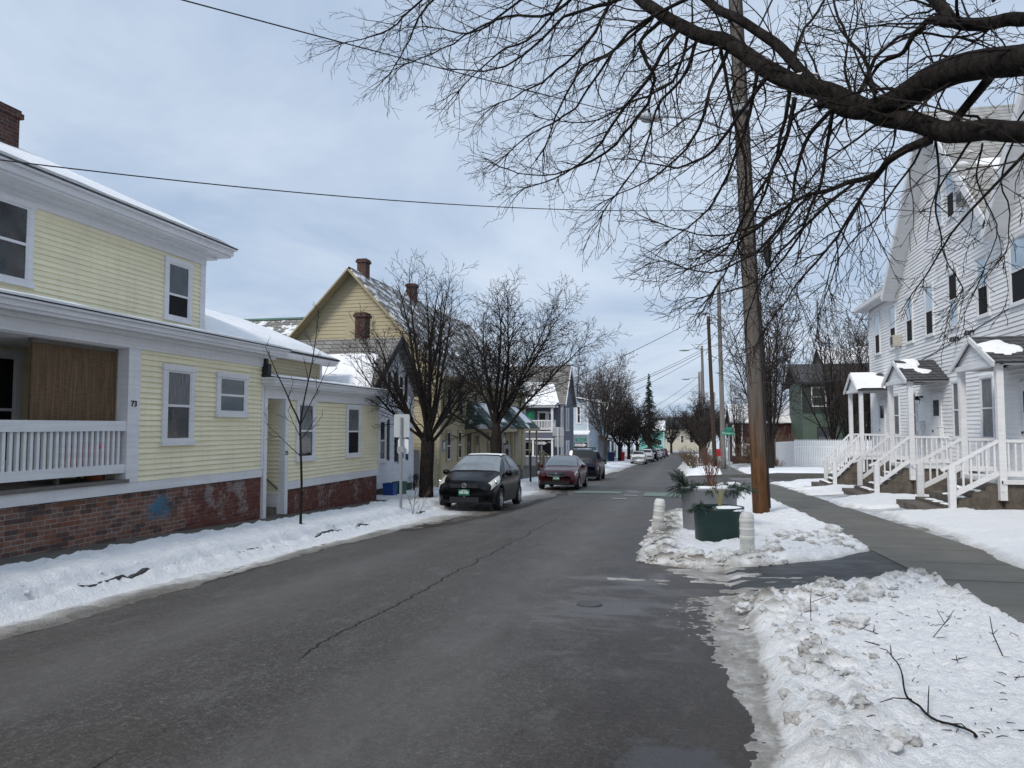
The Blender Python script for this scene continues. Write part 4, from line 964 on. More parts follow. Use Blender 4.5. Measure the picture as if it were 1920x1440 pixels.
snow_blanket(r,[(-15.2,y0-.3,3.34),(xr-.2,y0-.3,3.34),(xr-.9,y0+1.35,5.05),(-13.6,y0+1.6,5.3)],.09,31.,nu=40,nv=10)
mb=MB(); mb.bar((xr+.3,y0-.3,3.25),(xr+.3,60.5,6.52),.05,.22); mb.bar((xr+.3,y1+.3,3.25),(xr+.3,60.5,6.52),.05,.22); obj('rake_board',mb,M['trim'],Pp)
px0,px1,py=-12.1,-9.2,55.9
mb=MB(); mb.box(px0,px1,py,y0,zb-.4,zb+.1); mb.box(px0,px1,py,py+.08,zb+.1,-.62); mb.box(px0,px1,py,y0,1.15,1.22); mb.box(px0,px1,py,py+.08,.72,1.2); obj('porch',mb,M['purple'],Pp)
pr=bpy.data.objects['porch']
mb=MB()
for x in (px0+.08,-10.75,px1-.08): mb.box(x-.07,x+.07,py+.02,py+.16,-.62,.72)
for x in (px0+.08,px1-.08): mb.box(x-.08,x+.08,py+.02,py+.18,1.22,3.1)
mb.box(px0-.05,px1+.05,py-.03,py+.02,.62,.72); mb.box(px0-.05,px1+.05,py-.04,py+.03,-.66,-.60); mb.box(px0-.06,px1+.06,py-.04,y0,1.16,1.26); mb.box(px0-.2,px1+.2,py-.2,y0,3.08,3.2); obj('post',mb,M['trim_new'],pr)
mb=MB(); railing(mb,(px0,py+.08),(px1,py+.08),2.1,2.1,1.38,1.38,24,.05,.08,.08,.06,.08); railing(mb,(px1-.05,py+.1),(px1-.05,y0),2.1,2.1,1.38,1.38,10,.05,.08,.08,.06,.08); obj('railing',mb,M['trim_new'],pr)
mb=MB(); mb.slab([(px0-.25,py-.25,3.2),(px1+.25,py-.25,3.2),(px1+.25,y0,3.5),(px0-.25,y0,3.5)],.04); q=obj('roof',mb,M['asphalt_shingle'],pr)
snow_blanket(pr,[(px0-.22,py-.22,3.21),(px1+.2,py-.22,3.21),(px1+.2,y0,3.52),(px0-.22,y0,3.52)],.16,33.,nu=20,nv=8)
f.window(-10.3,1.45,.75,1.35,trim='trim_new'); f.window(-9.65,1.45,.5,1.3,trim='trim_new',lo='screen'); f.door(-9.95,zb+.15,.7,1.9,'glass','trim_new'); f.window(-11.3,-.9,1.1,1.4,trim='trim_new',up='screen',lo='screen')
for yc in (59.3,60.4): s.window(yc,1.25,.5,1.85,trim='trim_new',up='glass_sky',lo='curtain'); s.window(yc,-1.35,.5,1.85,trim='trim_new',up='glass_sky',lo='curtain')
mb=MB(); n=10
for i in range(n+1):
    for j in range(5): mb.v.append((-11.85+i*.115,py+.25+.06*math.sin(i*1.3+j*.5),2.85-j*.22-.12*math.sin(i/n*PI)))
for i in range(n):
    for j in range(4): a=i*5+j; mb.f.append((a,a+5,a+6,a+1))
single('green_cloth',mb,plain('green_cloth',(.01,.17,.08),.8),'green cloth hung across the upper balcony of the purple house','cloth',None,(-11.3,py+.25,2.8),True)

# ---------------------------------------------------------------- simpler houses farther off
def far_house(name,label,x0,x1,y0,y1,ze,zr,wm,ridge='y',roof='slate',snow=True,wins=(),base=None,trim='trim',over=.3):
    zb=(gz((y0+y1)/2)+.1) if base is None else base
    h=thing(name,label,'house',((x0+x1)/2,(y0+y1)/2,zb)); o=over
    fr=Wall(h,FY,y0); sd=Wall(h,LX,x1); sl=Wall(h,RX,x0)
    mb=MB(); xm,ym=(x0+x1)/2,(y0+y1)/2
    gp=lambda a,b,c:[(a,zb),(b,zb),(b,ze),(c,zr),(a,ze)]
    fr.boards(mb,gp(x0,x1,xm) if ridge=='y' else fr.rect(x0,x1,zb,ze),.16,.02)
    for q in (sd,sl): q.boards(mb,gp(y0,y1,ym) if ridge=='x' else q.rect(y0,y1,zb,ze),.16,.02)
    obj('wall',mb,M[wm],h)
    mb=MB(); zo=ze-o*(zr-ze)/((x1-x0)/2 if ridge=='y' else (y1-y0)/2); zt=zr+.08
    if ridge=='y': A=[(x1+o,y0-o,zo),(x1+o,y1+o,zo),(xm,y1+o,zt),(xm,y0-o,zt)]; B=[(x0-o,y1+o,zo),(x0-o,y0-o,zo),(xm,y0-o,zt),(xm,y1+o,zt)]
    else: A=[(x0-o,y0-o,zo),(x1+o,y0-o,zo),(x1+o,ym,zt),(x0-o,ym,zt)]; B=[(x1+o,y1+o,zo),(x0-o,y1+o,zo),(x0-o,ym,zt),(x1+o,ym,zt)]
    mb.slab(A,.1); mb.slab(B,.1); r=obj('roof',mb,M[roof],h)
    if snow: snow_blanket(r,A,.12,x0,nu=20,nv=8)
    mb=MB()
    fr.box(mb,x0-.02,x0+.14,0,.04,zb,ze); obj('corner_board',mb,M[trim],h); mb=MB(); fr.box(mb,x1-.14,x1+.02,0,.04,zb,ze)
    obj('corner_board',mb,M[trim],h)
    for q,u,z,ww,hh in wins: {'f':fr,'s':sd,'l':sl}[q].window(u,z,ww,hh,trim=trim)
    return h
far_house('light_blue_house','pale blue clapboard house with a flat white eave just beyond the purple house',-16,-9.1,78,88,4.4,4.9,'lightblue','y','asphalt_shingle',True,[('f',-10.1,1.9,.5,1.9),('f',-13,1.9,.8,1.6),('s',80,1.9,.9,1.6),('s',83,1.9,.9,1.6),('s',80,-1.4,.9,1.7)])
a=bpy.data.objects['light_blue_house']; mb=MB(); mb.slab([(-12,76.4,.9),(-8.9,76.4,.9),(-8.9,78,1.2),(-12,78,1.2)],.12); obj('porch_roof',mb,M['roof_snow'],a)
def porch_house(name,label,x0,x1,y0,y1,ze,zr,wm,pz,wins):
    h=far_house(name,label,x0,x1,y0,y1,ze,zr,wm,'x','asphalt_shingle',True,wins)
    mb=MB(); mb.slab([(x1,y0,pz+.5),(x1+1.9,y0,pz),(x1+1.9,y1,pz),(x1,y1,pz+.5)],.12); p=obj('porch_roof',mb,M['asphalt_shingle'],h)
    snow_blanket(p,[(x1+1.9,y0,pz+.02),(x1+1.9,y1,pz+.02),(x1,y1,pz+.52),(x1,y0,pz+.52)],.14,y0,nu=14,nv=6)
    zb=gz(y0)
    for yy in (y0+.2,(y0+y1)/2,y1-.2):
        mb=MB(); mb.box(x1+1.7,x1+1.84,yy-.08,yy+.08,zb,pz-.1); obj('post',mb,M['trim_new'],p)
    mb=MB(); railing(mb,(x1+1.76,y0+.2),(x1+1.76,y1-.2),zb+1.3,zb+1.3,zb+.5,zb+.5,26,.05); obj('railing',mb,M['grey_metal'],p)
porch_house('grey_porch_house','grey house with a snow-laden white-posted street porch beyond the pale blue house',-16,-9.8,93,100,2.6,5.,'lightblue',.1,[('f',-10.8,-1.5,.8,1.5),('s',95,.8,.8,1.4)])
porch_house('dark_blue_house','dark blue house with a snowy porch roof behind the parked white sedan',-16,-9.8,104,111,2.4,5.,'blue',-.6,[('f',-10.7,-2,.8,1.5),('s',106,-1.7,.8,1.5)])
porch_house('grey_blue_house','low grey-blue house behind the row of bare trees and parked white cars',-16,-9.3,122,130,1.2,3.6,'lightblue',-1.,[('s',125,-2.2,.8,1.4)])
far_house('teal_house','bright teal house behind the last parked cars',-9.6,-3.3,189,197,.8,3.,'teal','x','asphalt_shingle',True,[('f',-4.4,-3.0,1.3,1.4),('f',-7.5,-2.9,1.2,1.6)],trim='trim_new')
far_house('cream_house','long cream two-storey house closing the far end of the street',-9,10,246,256,1.2,4.6,'cream','x','asphalt_shingle',False,[('f',-2.4,-3.6,2.2,2.0),('f',1.4,-3.6,1.1,2.4),('f',4.3,-3.6,1.2,2.4),('f',7.6,-3.6,1.2,2.4),('f',4.3,-.6,1.2,1.7),('f',7.6,-.6,1.2,1.7),('f',.2,-.6,1.2,1.7)],base=-6.0)
g=thing('green_house','two-storey house, sage green below and dark shingled above, behind the picket fence','house',(18,86,gz(86)))
f=Wall(g,FY,84.); zb=gz(84)
f.wall(f.rect(12.9,24,zb,3.0),M['green_wall'],.17,.02); f.wall(f.rect(12.9,24,3.0,6.4),M['dark_wall'],.2,.02,.03)
s=Wall(g,RX,12.9); s.wall([(84,zb),(93,zb),(93,6.4),(84,6.4)],M['green_wall'],.17,.02)
mb=MB(); mb.slab([(12.3,83.4,6.3),(24.5,83.4,6.3),(24.5,88.5,8.6),(12.3,88.5,8.6)],.25); mb.slab([(24.5,93.6,6.3),(12.3,93.6,6.3),(12.3,88.5,8.6),(24.5,88.5,8.6)],.25); obj('roof',mb,M['asphalt_shingle'],g)
f.window(15.2,-.4,1.7,2.0,trim='dark_wall',up='glass',lo='curtain',sash='dark_wall'); f.window(14.6,3.7,1.5,2.1,trim='trim'); f.window(17.6,3.7,1.2,2.0,trim='dark_wall',sash='dark_wall')
f.window(19.6,-.4,1.2,2.2,trim='trim')
far_house('dark_rear_house','dark upper storey of a house rising behind the green house',17.5,30,96,104,9.2,11.5,'dark_wall','x','asphalt_shingle',True,[('f',19,6.2,1.2,1.9),('f',21.5,6.2,1.2,1.9)],base=gz(90))
mh=far_house('maroon_house','dark maroon house with a snowy roof and a white door beyond the cross street',6.3,14.6,92,100,2.2,4.3,'maroon','x','asphalt_shingle',True,[('f',10.6,-1.4,1.2,1.5)])
f=Wall(mh,FY,92.); f.door(8.3,gz(92)+.2,1.1,2.1,'trim_new','trim_new',label='white door'); mb=MB(); f.box(mb,6.35,6.6,0,.12,gz(92),2.1); obj('corner_board',mb,M['trim_new'],mh); mb=MB(); f.box(mb,7.3,7.5,0,.12,gz(92),2.1); obj('corner_board',mb,M['trim_new'],mh)
wl=MB(); wl.box(5.75,10.2,84.,84.35,gz(84)-.2,gz(84)+.95); wl.box(5.7,10.25,83.95,84.4,gz(84)+.95,gz(84)+1.03)
single('low_brick_wall',wl,M['brick'],'low dark brick garden wall before the maroon house','wall',None,(8,84.2,gz(84)))

# ---------------------------------------------------------------- white row house on the right
XR=8.5
B=thing('white_row_house','white sided row house on the right with a steep street gable and three roofed porches','house',(XR,22,gz(22)))
w=Wall(B,RX,XR)
g1=[(31.3,7.05),(21.75,7.05),(26.5,11.85)]; g2=[(21.65,7.05),(12.1,7.05),(16.9,11.85)]
mb=MB(); w.boards(mb,w.rect(5.,36.2,.3,7.05),.125,.026)
for g in (g1,g2): w.boards(mb,g,.125,.026)
e=Wall(B,(V((-1,0,0)),V((0,1,0))),36.2); e.boards(mb,[(XR,-1.),(18.5,-1.),(18.5,7.05),(13.5,11.9),(XR,7.05)],.125,.026)
s_=Wall(B,FY,5.); s_.boards(mb,[(XR,-.3),(18.5,-.3),(18.5,7.05),(13.5,11.9),(XR,7.05)],.125,.026)
obj('wall',mb,M['white_siding'],B)
mb=MB(); mb.box(XR+.03,18.4,5.05,36.15,-2.2,.3); obj('foundation',mb,M['step'],B)
mb=MB(); w.box(mb,36.05,36.22,0,.03,.3,7.0); obj('corner_board',mb,M['trim_new'],B)
# roofs: main ridge along the street, two cross gables
mb=MB(); zr,ze=12.1,6.98
mb.slab([(XR-.45,36.6,ze-.05),(XR-.45,31.6,ze-.05),(13.5,31.6,zr),(13.5,36.6,zr)],.1); mb.slab([(XR-.45,22.0,ze-.05),(XR-.45,21.5,ze-.05),(13.5,21.5,zr),(13.5,22.0,zr)],.1)
mb.slab([(XR+.4,32.5,7.8),(XR+.4,4.,7.8),(13.5,4.,zr+.01),(13.5,32.5,zr+.01)],.1)
mb.slab([(19.,4.,ze),(19.,36.6,ze),(13.5,36.6,zr),(13.5,4.,zr)],.1)
for (ya,yb,ym) in ((31.55,21.55,26.5),(21.55,11.9,16.9)):
    o=.55; k=(11.95-7.0)/(ya-ym); k2=(11.95-7.0)/(ym-yb)
    mb.slab([(XR-o,ya+.25,7.0-.25*k),(XR-o,ym,12.0),(13.4,ym,12.0),(13.4,ya+.25,7.0-.25*k)],.1); mb.slab([(XR-o,ym,12.0),(XR-o,yb-.0,7.0),(13.4,yb-.0,7.0),(13.4,ym,12.0)],.1)
rf=obj('roof',mb,M['slate_pale'],B)
for j,(ya,yb,ym) in enumerate(((31.55,21.55,26.5),(21.55,11.9,16.9))):
    snow_blanket(rf,[(XR-.5,yb+.05,7.08),(12.5,yb+.05,7.08),(12.5,ym-.4,11.6),(XR-.5,ym-.4,11.6)],.07,40+j,nu=26,nv=22,thresh=lambda u,v:-.12-v*.8)
mb=MB()
for (ya,yb,ym) in ((31.55,21.55,26.5),(21.55,11.9,16.9)):
    k=(11.95-7.0)/(ya-ym)
    for (yy,zz) in ((ya+.25,7.0-.25*k),(yb,7.0)):
        mb.bar((XR-.55,yy,zz-.13),(XR-.55,ym,11.87),.05,.24); mb.bar((XR-.27,yy,zz-.20),(XR-.27,ym,11.80),.52,.03)
mb.box(XR-.5,XR+.02,31.7,36.65,6.80,6.84); mb.box(XR-.52,XR-.46,31.7,36.65,6.84,7.0)
obj('rake_board',mb,M['trim_new'],B)
for yc,(u_,l_) in zip((34.72,32.35,30.15,27.9,25.6,23.3,20.9,17.5,14.5),(('glass_sky','screen'),('glass_sky','screen'),('glass_sky','screen'),('glass_sky','screen'),('screen','glass_sky'),('glass_sky','screen'),('glass_sky','screen'),('glass','glass'),('glass','glass'))):
    w.window(yc,4.66,.9 if yc>21.5 else 1.3,1.82,trim='trim_new',tw=.09,up=u_,lo=l_)
w.window(26.7,8.1,.78,1.7,trim='trim_new',tw=.08,up='glass_sky',lo='glass_sky'); w.window(25.55,8.1,.78,1.7,trim='trim_new',tw=.08,up='glass_sky',lo='screen')
for yc,ww,hh in ((32.15,.86,1.7),(30.0,.86,1.7),(25.6,.72,1.85),(23.25,.95,1.85),(17.6,.9,1.8)): w.window(yc,1.2,ww,hh,trim='trim_new',tw=.08,up='curtain',lo='curtain')
for yc in (27.5,20.75,34.3): w.door(yc,.42,.8,2.2,'trim','trim_new')
def ac(yc,z,s=1.):
    mb=MB(); w.box(mb,yc-.24*s,yc+.24*s,.02,.34,z,z+.42); a=obj('air_conditioner',mb,plain('beige_metal',(.42,.40,.34)),B); mb=MB(); w.box(mb,yc-.19*s,yc+.19*s,.34,.35,z+.06,z+.36); obj('grille',mb,M['black_metal'],a)
ac(23.95,8.1); ac(31.4,4.72,.8)
for yc,z in ((27.05,1.28),(29.0,1.45),(29.0,.9),(20.2,1.3)):
    mb=MB(); w.box(mb,yc-.2,yc+.2,.02,.16,z,z+.3); w.box(mb,yc-.22,yc+.22,.02,.18,z+.3,z+.33); obj('mailbox',mb,M['trim_new'],B)
for yc,z in ((28.95,2.62),(25.3,4.3),(24.1,4.35)):
    mb=MB(); w.box(mb,yc-.04,yc+.04,.0,.12,z,z+.07); c=w.pt(yc,.2,z-.02); mb.lathe([(0,.09),(.05,.08),(.09,-.04),(.07,-.06),(0,-.06)],12,c); mb.tube([w.pt(yc,.1,z),w.pt(yc,.12,z-.2)],.012,5); obj('wall_lamp',mb,M['black_metal'],B)
mb=MB(); mb.tube([w.pt(21,.03,4.75),w.pt(24.6,.03,4.35),w.pt(29.,.03,3.95)],.012,5); obj('service_cable',mb,M['wire'],B)
xp,xn=7.4,6.32
for (ya,yb,k) in ((19.62,21.98,0),(26.5,28.8,1),(33.2,35.1,2)):
    ym=(ya+yb)/2; zg=gz(ym)+.30; zf=.36; lab=('nearest porch','middle porch','farthest porch')[k]
    mb=MB(); mb.box(xp-.05,XR,ya-.1,yb+.1,zf-.1,zf); mb.box(xp-.06,xp-.02,ya-.1,yb+.1,zf-.28,zf-.02); p=obj('porch',mb,M['trim_new'],B,label=lab)
    mb=MB(); mb.box(xp+.05,XR,ya,yb,zg-.5,zf-.1); obj('porch_base',mb,M['step'],p)
    for yy in (ya,yb):
        mb=MB(); mb.box(xp-.075,xp+.075,yy-.075,yy+.075,-.12 if k<2 else -.25,3.16); mb.box(xp-.085,xp+.085,yy-.085,yy+.085,3.02,3.14); obj('post',mb,M['trim_new'],p)
    y0,y1=ya-.28,yb+.28; xf=xp-.22; zE,zA=3.20,3.86
    mb=MB(); mb.slab([(xf,y1,zE-.08),(xf,ym,zA),(XR,ym,zA),(XR,y1,zE-.08)],.05); mb.slab([(xf,ym,zA),(xf,y0,zE-.08),(XR,y0,zE-.08),(XR,ym,zA)],.05); q=obj('roof',mb,M['asphalt_shingle'],p)
    snow_blanket(p,[(xf+.02,y0+.02,zE-.06),(XR,y0+.02,zE-.06),(XR,ym-.02,zA),(xf+.02,ym-.02,zA)],.05,50+k,nu=30,nv=16,thresh=(lambda u,v:.45-abs(u-.45)*1.2-abs(v-.5)*.5) if k!=2 else (lambda u,v:.75-max(0,u-.55)*2.6))
    mb=MB(); gw=Wall(p,RX,xf+.12); gw.boards(mb,[(y0+.12,zE-.04),(y1-.12,zE-.04),(ym,zA-.07)],.1,.012); mb.bar((xf+.02,y0,zE-.14),(xf+.02,ym,zA-.06),.05,.12); mb.bar((xf+.02,y1,zE-.14),(xf+.02,ym,zA-.06),.05,.12)
    mb.box(xf+.06,xp+.08,ya-.09,yb+.09,zE-.16,zE-.03); mb.box(xp,XR,ya-.09,ya+.05,zE-.14,zE-.05); mb.box(xp,XR,yb-.05,yb+.09,zE-.14,zE-.05); obj('gable',mb,M['trim_new'],p)
    zt=1.30; zn=zg+1.13; zlow=zg+.30
    for yy in (ya,yb):
        mb=MB(); railing(mb,(xn,yy),(xp-.07,yy),zn,zt,zg+.34,zf+.10,6); mb.bar((xn-.22,yy,zn-.14),(xn,yy,zn-.03),.09,.06)
        mb.box(xn-.07,xn+.07,yy-.07,yy+.07,zg-.1,zn-.03)
        railing(mb,(xp+.07,yy),(XR,yy),zt,zt,zf+.08,zf+.08,7)
        obj('railing',mb,M['trim_new'],p)
    n=max(4,int(round((zf-zg)/.19))); mb=MB()
    for i in range(n):
        x1_=xp-.02-(n-1-i)*(xp-xn+.1)/n; mb.box(x1_-.34 if i==0 else x1_-(xp-xn+.1)/n,x1_ if i<n-1 else xp+.04,ya+.1+.002*(i%2),yb-.1-.002*(i%2),zg-.4,zg+(zf-zg)*(i+1)/(n+.6))
    mb.box(xn-.62,xn+.05,ya+.02,yb-.05,zg-.3,zg+.09); st=obj('step',mb,M['step'],p)
    mb=MB()
    for i in range(n-1):
        x1_=xp-.02-(n-1-i)*(xp-xn+.1)/n
        for q_ in range(3): mb.blob((x1_-.2,ya+.3+q_*.5+.15*math.sin(i*3+q_),zg+(zf-zg)*(i+1)/(n+.6)),.14,i*3+q_+k*11,(.9,1.6,.22),2,.4)
    obj('step_snow',mb,M['roof_snow'],p,True)
# ================================================================== VEHICLES
CR=lambda tab:(lambda x:interp(tab,x))
class Car:
    """lofted body: sections across the length; t runs from the nose to the tail, s from sill (0) over belt (3) to roof centre (6)"""
    def __init__(c,L,zt,zb,wb,wt,axles,R=.33,zl=.21,yoff=0.):
        c.L=L; c.zt,c.zb,c.wb,c.wt=[CR(q) for q in (zt,zb,wb,wt)]; c.ax=axles; c.R=R; c.zl=zl
    def sec(c,t):
        zt,wb,wt=c.zt(t),c.wb(t),c.wt(t); zb=min(c.zb(t),zt-.05)
        zl=c.zl+.10*max(0,1-t/.25)+.12*max(0,1-(c.L-t)/.3)
        for a in c.ax:
            q=(c.R+.045)**2-(t-a)**2
            if q>0: zl=max(zl,c.R+math.sqrt(q))
        zm=max(zl+.03,min(.5,zb*.7))
        return [(wb*.95,zl),(wb*1.0,max(zm,zl+.015)),(wb*.995,max(zb*.86,zl+.03)),(wb*.96,max(zb,zl+.05)),(wt,max(zt-.055,zb+.02)),(wt*.82,zt-.012),(0,zt)]
    def S(c,t,s,sd=1,off=0.):
        p=c.sec(t); i=min(5,int(s)); f=s-i; a,b=p[i],p[i+1]
        P=V((sd*lerp(a[0],b[0],f),t-c.L/2,lerp(a[1],b[1],f)))
        if off:
            e=.02; A=c.S(min(c.L,t+e),s,sd); B=c.S(max(0,t-e),s,sd); C_=c.S(t,min(6,s+e),sd); D=c.S(t,max(0,s-e),sd)
            n=(A-B).cross(C_-D); 
            if n.length>1e-9:
                n.normalize()
                if n.dot(V((P.x,(P.y)*.4,P.z-.6)))<0: n=-n
                P=P+n*off
        return P
    def patch(c,mb,tb0,tb1,tt0,tt1,s0,s1,sd=1,off=.006,nt=8,ns=5):
        st=len(mb.v)
        for j in range(ns+1):
            v=j/ns
            for i in range(nt+1):
                u=i/nt; mb.v.append(tuple(c.S(lerp(lerp(tb0,tb1,u),lerp(tt0,tt1,u),v),lerp(s0,s1,v),sd,off)))
        for j in range(ns):
            for i in range(nt): k=st+j*(nt+1)+i; mb.f.append((k,k+1,k+nt+2,k+nt+1))
    def body(c):
        mb=MB(); N=int(c.L/.055); SS=[0,.5,1,1.5,2,2.5,3,3.3,3.7,4,4.35,4.7,5,5.35,5.7,6]; W_=2*len(SS)-1
        for i in range(N+1):
            t=c.L*i/N
            for s in SS: mb.v.append(tuple(c.S(t,s,-1)))
            for s in SS[-2::-1]: mb.v.append(tuple(c.S(t,s,1)))
        for i in range(N):
            for j in range(W_-1): k=i*W_+j; mb.f.append((k,k+1,k+W_+1,k+W_))
        mb.f.append(tuple(range(W_))); mb.f.append(tuple(N*W_+W_-1-j for j in range(W_)))
        # dark floor pan
        return mb
def wheel(mbT,mbR,x,y,R,w=.19,sd=1):
    mbT.lathe([(R*.62,-w/2),(R*.93,-w/2),(R,-w*.36),(R,w*.36),(R*.93,w/2),(R*.62,w/2),(R*.60,w*.3),(R*.60,-w*.3),(R*.62,-w/2)],26,(x,y,R),'x')
    xo=x+sd*w*.40
    mbR.lathe([(R*.63,w*.36*sd),(R*.66,w*.5*sd),(R*.60,w*.46*sd),(R*.56,w*.20*sd),(R*.15,w*.22*sd)],26,(x,y,R),'x')
    mbR.lathe([(0,sd*.025),(.055,sd*.02),(.07,-.01*sd)],12,(xo,y,R),'x')
    for k in range(5):
        a=2*PI*k/5+.3; mbR.bar((xo,y+math.cos(a)*.04,R+math.sin(a)*.04),(xo-sd*.01,y+math.cos(a)*R*.62,R+math.sin(a)*R*.62),.045,.03,(1,0,0))
def make_car(name,label,c,paint,loc,rz,kind,group='cars parked along the left side of the street',plate='rear'):
    root=thing(name,label,'car',loc,group,rz); BASE[root.name]=V((0,0,0)); root.rotation_euler=(math.atan(-.0),0,rz)
    b=obj('body',c.body(),M[paint],root,True)
    mb=MB(); mb.box(-c.wb(c.L/2)*.9,c.wb(c.L/2)*.9,-c.L/2+.25,c.L/2-.25,.2,.42); obj('underbody',mb,M['black_metal'],root)
    k=kind
    mb=MB()
    for sd in (-1,1): c.patch(mb,*k['ws'],4.12,6.,sd,.007,8,8)
    obj('windscreen',mb,M['car_windscreen'],root,True)
    mb=MB()
    for sd in (-1,1): c.patch(mb,*k['rw'],k.get('rs',4.15),6.,sd,.007,8,8)
    obj('rear_window',mb,M['car_glass'],root,True)
    for q in k['side']:
        for sd in (-1,1):
            mb=MB(); c.patch(mb,*q,3.12,3.86,sd,.006); obj('window',mb,M['car_glass'],root,True)
    for sd in (-1,1):
        mb=MB(); c.patch(mb,*k['hl'],k['hls'][0],k['hls'][1],sd,.012); h=obj('headlight',mb,M['lamp_glass'],root,True)
        p=c.S((k['hl'][0]+k['hl'][1])/2,sum(k['hls'])/2,sd,.018); mb=MB(); mb.blob(tuple(p),.055,1,(1,.6,1),2,.02); obj('reflector',mb,M['chrome'],h,True)
        mb=MB(); c.patch(mb,*k['tl'],k['tls'][0],k['tls'][1],sd,.012); obj('tail_light',mb,M['tail_red'],root,True)
        p=c.S(k['mir'],3.02,sd); mb=MB(); mb.blob((p.x+sd*.11,p.y-.02,p.z+.05),.10,2,(1.1,.7,.8),2,.05); mb.bar((p.x-sd*.03,p.y,p.z+.01),(p.x+sd*.06,p.y,p.z+.04),.04,.04); obj('mirror',mb,M[paint],root,True)
        for t in k['han']:
            p=c.S(t,2.45,sd); mb=MB(); mb.bar((p.x+sd*.02,p.y-.09,p.z),(p.x+sd*.02,p.y+.09,p.z),.02,.03); obj('door_handle',mb,M[k.get('hm',paint)],root)
        mb=MB()
        for t in k['seam']: c.patch(mb,t-.006,t+.006,t-.006,t+.006,.6,2.98,sd,.004,1,6)
        obj('door_seam',mb,M['black_trim'],root)
        for a in c.ax:
            T,R=MB(),MB(); wheel(T,R,sd*(c.wb(a)-.09),a-c.L/2,c.R,.2,sd); t=obj('wheel',T,M['rubber'],root,True); obj('rim',R,M['alloy'],t)
    yf=-c.L/2
    g=k['gr']; mb=MB(); mb.box(-g[0],g[0],yf-.012,yf+.1,g[1],g[2]); gr=obj('grille',mb,M['black_trim'],root)
    if k.get('grt'):
        mb=MB(); a,z0,z1=g[0]+.01,g[1]-.01,g[2]+.01
        for A_,B_ in (((-a,z1),(a,z1)),((-a*.86,z0),(a*.86,z0)),((-a,z1),(-a*.86,z0)),((a,z1),(a*.86,z0))): mb.bar((A_[0],yf-.02,A_[1]),(B_[0],yf-.02,B_[1]),.025,.022,(0,-1,0))
        mb.bar((-a*.96,yf-.02,z1*.62+z0*.38),(a*.96,yf-.02,z1*.62+z0*.38),.028,.02,(0,-1,0)); obj('grille_surround',mb,M['chrome'],gr)
        mb=MB(); mb.lathe([(0,.03),(.05,.028),(.055,.0)],20,(0,0,0),'y'); mb.v=[(p[0]*1.5,yf-.03-p[1],p[2]*.85+z1*.6+z0*.4) for p in mb.v]; obj('emblem',mb,M['grey_metal'],gr,True)
    if k.get('H'):
        zc=(g[1]+g[2])/2+.01; mb=MB(); h=.042
        mb.bar((-.036,yf-.025,zc+h),(-.027,yf-.025,zc-h),.014,.02,(0,-1,0)); mb.bar((.036,yf-.025,zc+h),(.027,yf-.025,zc-h),.014,.02,(0,-1,0)); mb.bar((-.03,yf-.025,zc),(.03,yf-.025,zc),.014,.02,(0,-1,0))
        mb.tube([(math.cos(q)*.062,yf-.022,zc+math.sin(q)*.056) for q in [2*PI*i/20 for i in range(21)]],.006,5,False); obj('emblem',mb,M['chrome'],gr)
    mb=MB(); mb.box(-k['lw'],k['lw'],yf-.004,yf+.12,.24,.38); obj('lower_intake',mb,M['black_trim'],root)
    def pl(y,z,sg):
        mb=MB(); mb.box(-.155,.155,y-.012,y+.012,z-.078,z+.078); p=obj('licence_plate',mb,M['plate'],root)
        mb=MB()
        for i,x in enumerate((-.105,-.065,-.025,.03,.07,.11)): mb.box(x-.014,x+.014,y-.018*1-.0,y+.018,z-.034,z+.034)
        mb.box(-.08,.08,y-.017,y+.017,z+.05,z+.064); obj('lettering',mb,M['plate_white'],p)
    if plate in('front','both'): pl(yf-.02,k['pz'],1)
    if plate in('rear','both'): pl(c.L/2+.02,k.get('rpz',.75),-1)
    return root
FIT=Car(3.85,[(0,.62),(.04,.70),(.2,.80),(.5,.90),(.95,1.02),(1.35,1.25),(1.9,1.475),(2.3,1.525),(2.8,1.515),(3.2,1.46),(3.5,1.30),(3.72,1.02),(3.85,.86)],[(0,.58),(.2,.72),(.6,.84),(1.,.92),(2.4,.99),(3.3,1.06),(3.7,.98),(3.85,.80)],[(0,.60),(.06,.70),(.2,.77),(.5,.825),(1,.84),(3,.84),(3.5,.80),(3.75,.73),(3.85,.66)],[(0,.48),(.3,.60),(.95,.74),(1.4,.66),(1.95,.57),(3.0,.55),(3.5,.56),(3.85,.55)],(.76,3.2),.305,.20)
FK=dict(ws=(1.03,1.88,1.03,1.88),rw=(3.26,3.62,3.26,3.62),side=[(1.28,2.18,1.86,2.14),(2.28,3.0,2.26,2.92),(3.06,3.34,3.0,3.18)],hl=(.07,.62,.20,.86),hls=(2.2,3.75),tl=(3.66,3.80,3.56,3.70),tls=(2.2,3.2),mir=1.35,han=(2.05,2.9),seam=(1.2,2.23,3.05),gr=(.38,.62,.72),lw=.40,pz=.50,H=True)
SED=Car(4.56,[(0,.60),(.05,.72),(.25,.83),(.7,.92),(1.18,.99),(1.6,1.22),(2.1,1.42),(2.6,1.468),(3.1,1.44),(3.6,1.27),(3.98,1.10),(4.35,1.07),(4.52,.98),(4.56,.8)],[(0,.56),(.25,.74),(.8,.86),(1.3,.93),(3.6,1.0),(4.3,.98),(4.56,.75)],[(0,.64),(.06,.75),(.25,.82),(.6,.86),(1.2,.87),(3.6,.87),(4.2,.82),(4.5,.74),(4.56,.66)],[(0,.55),(.4,.70),(1.15,.76),(1.6,.67),(2.15,.57),(3.1,.55),(3.9,.64),(4.56,.58)],(.88,3.52),.32,.20)
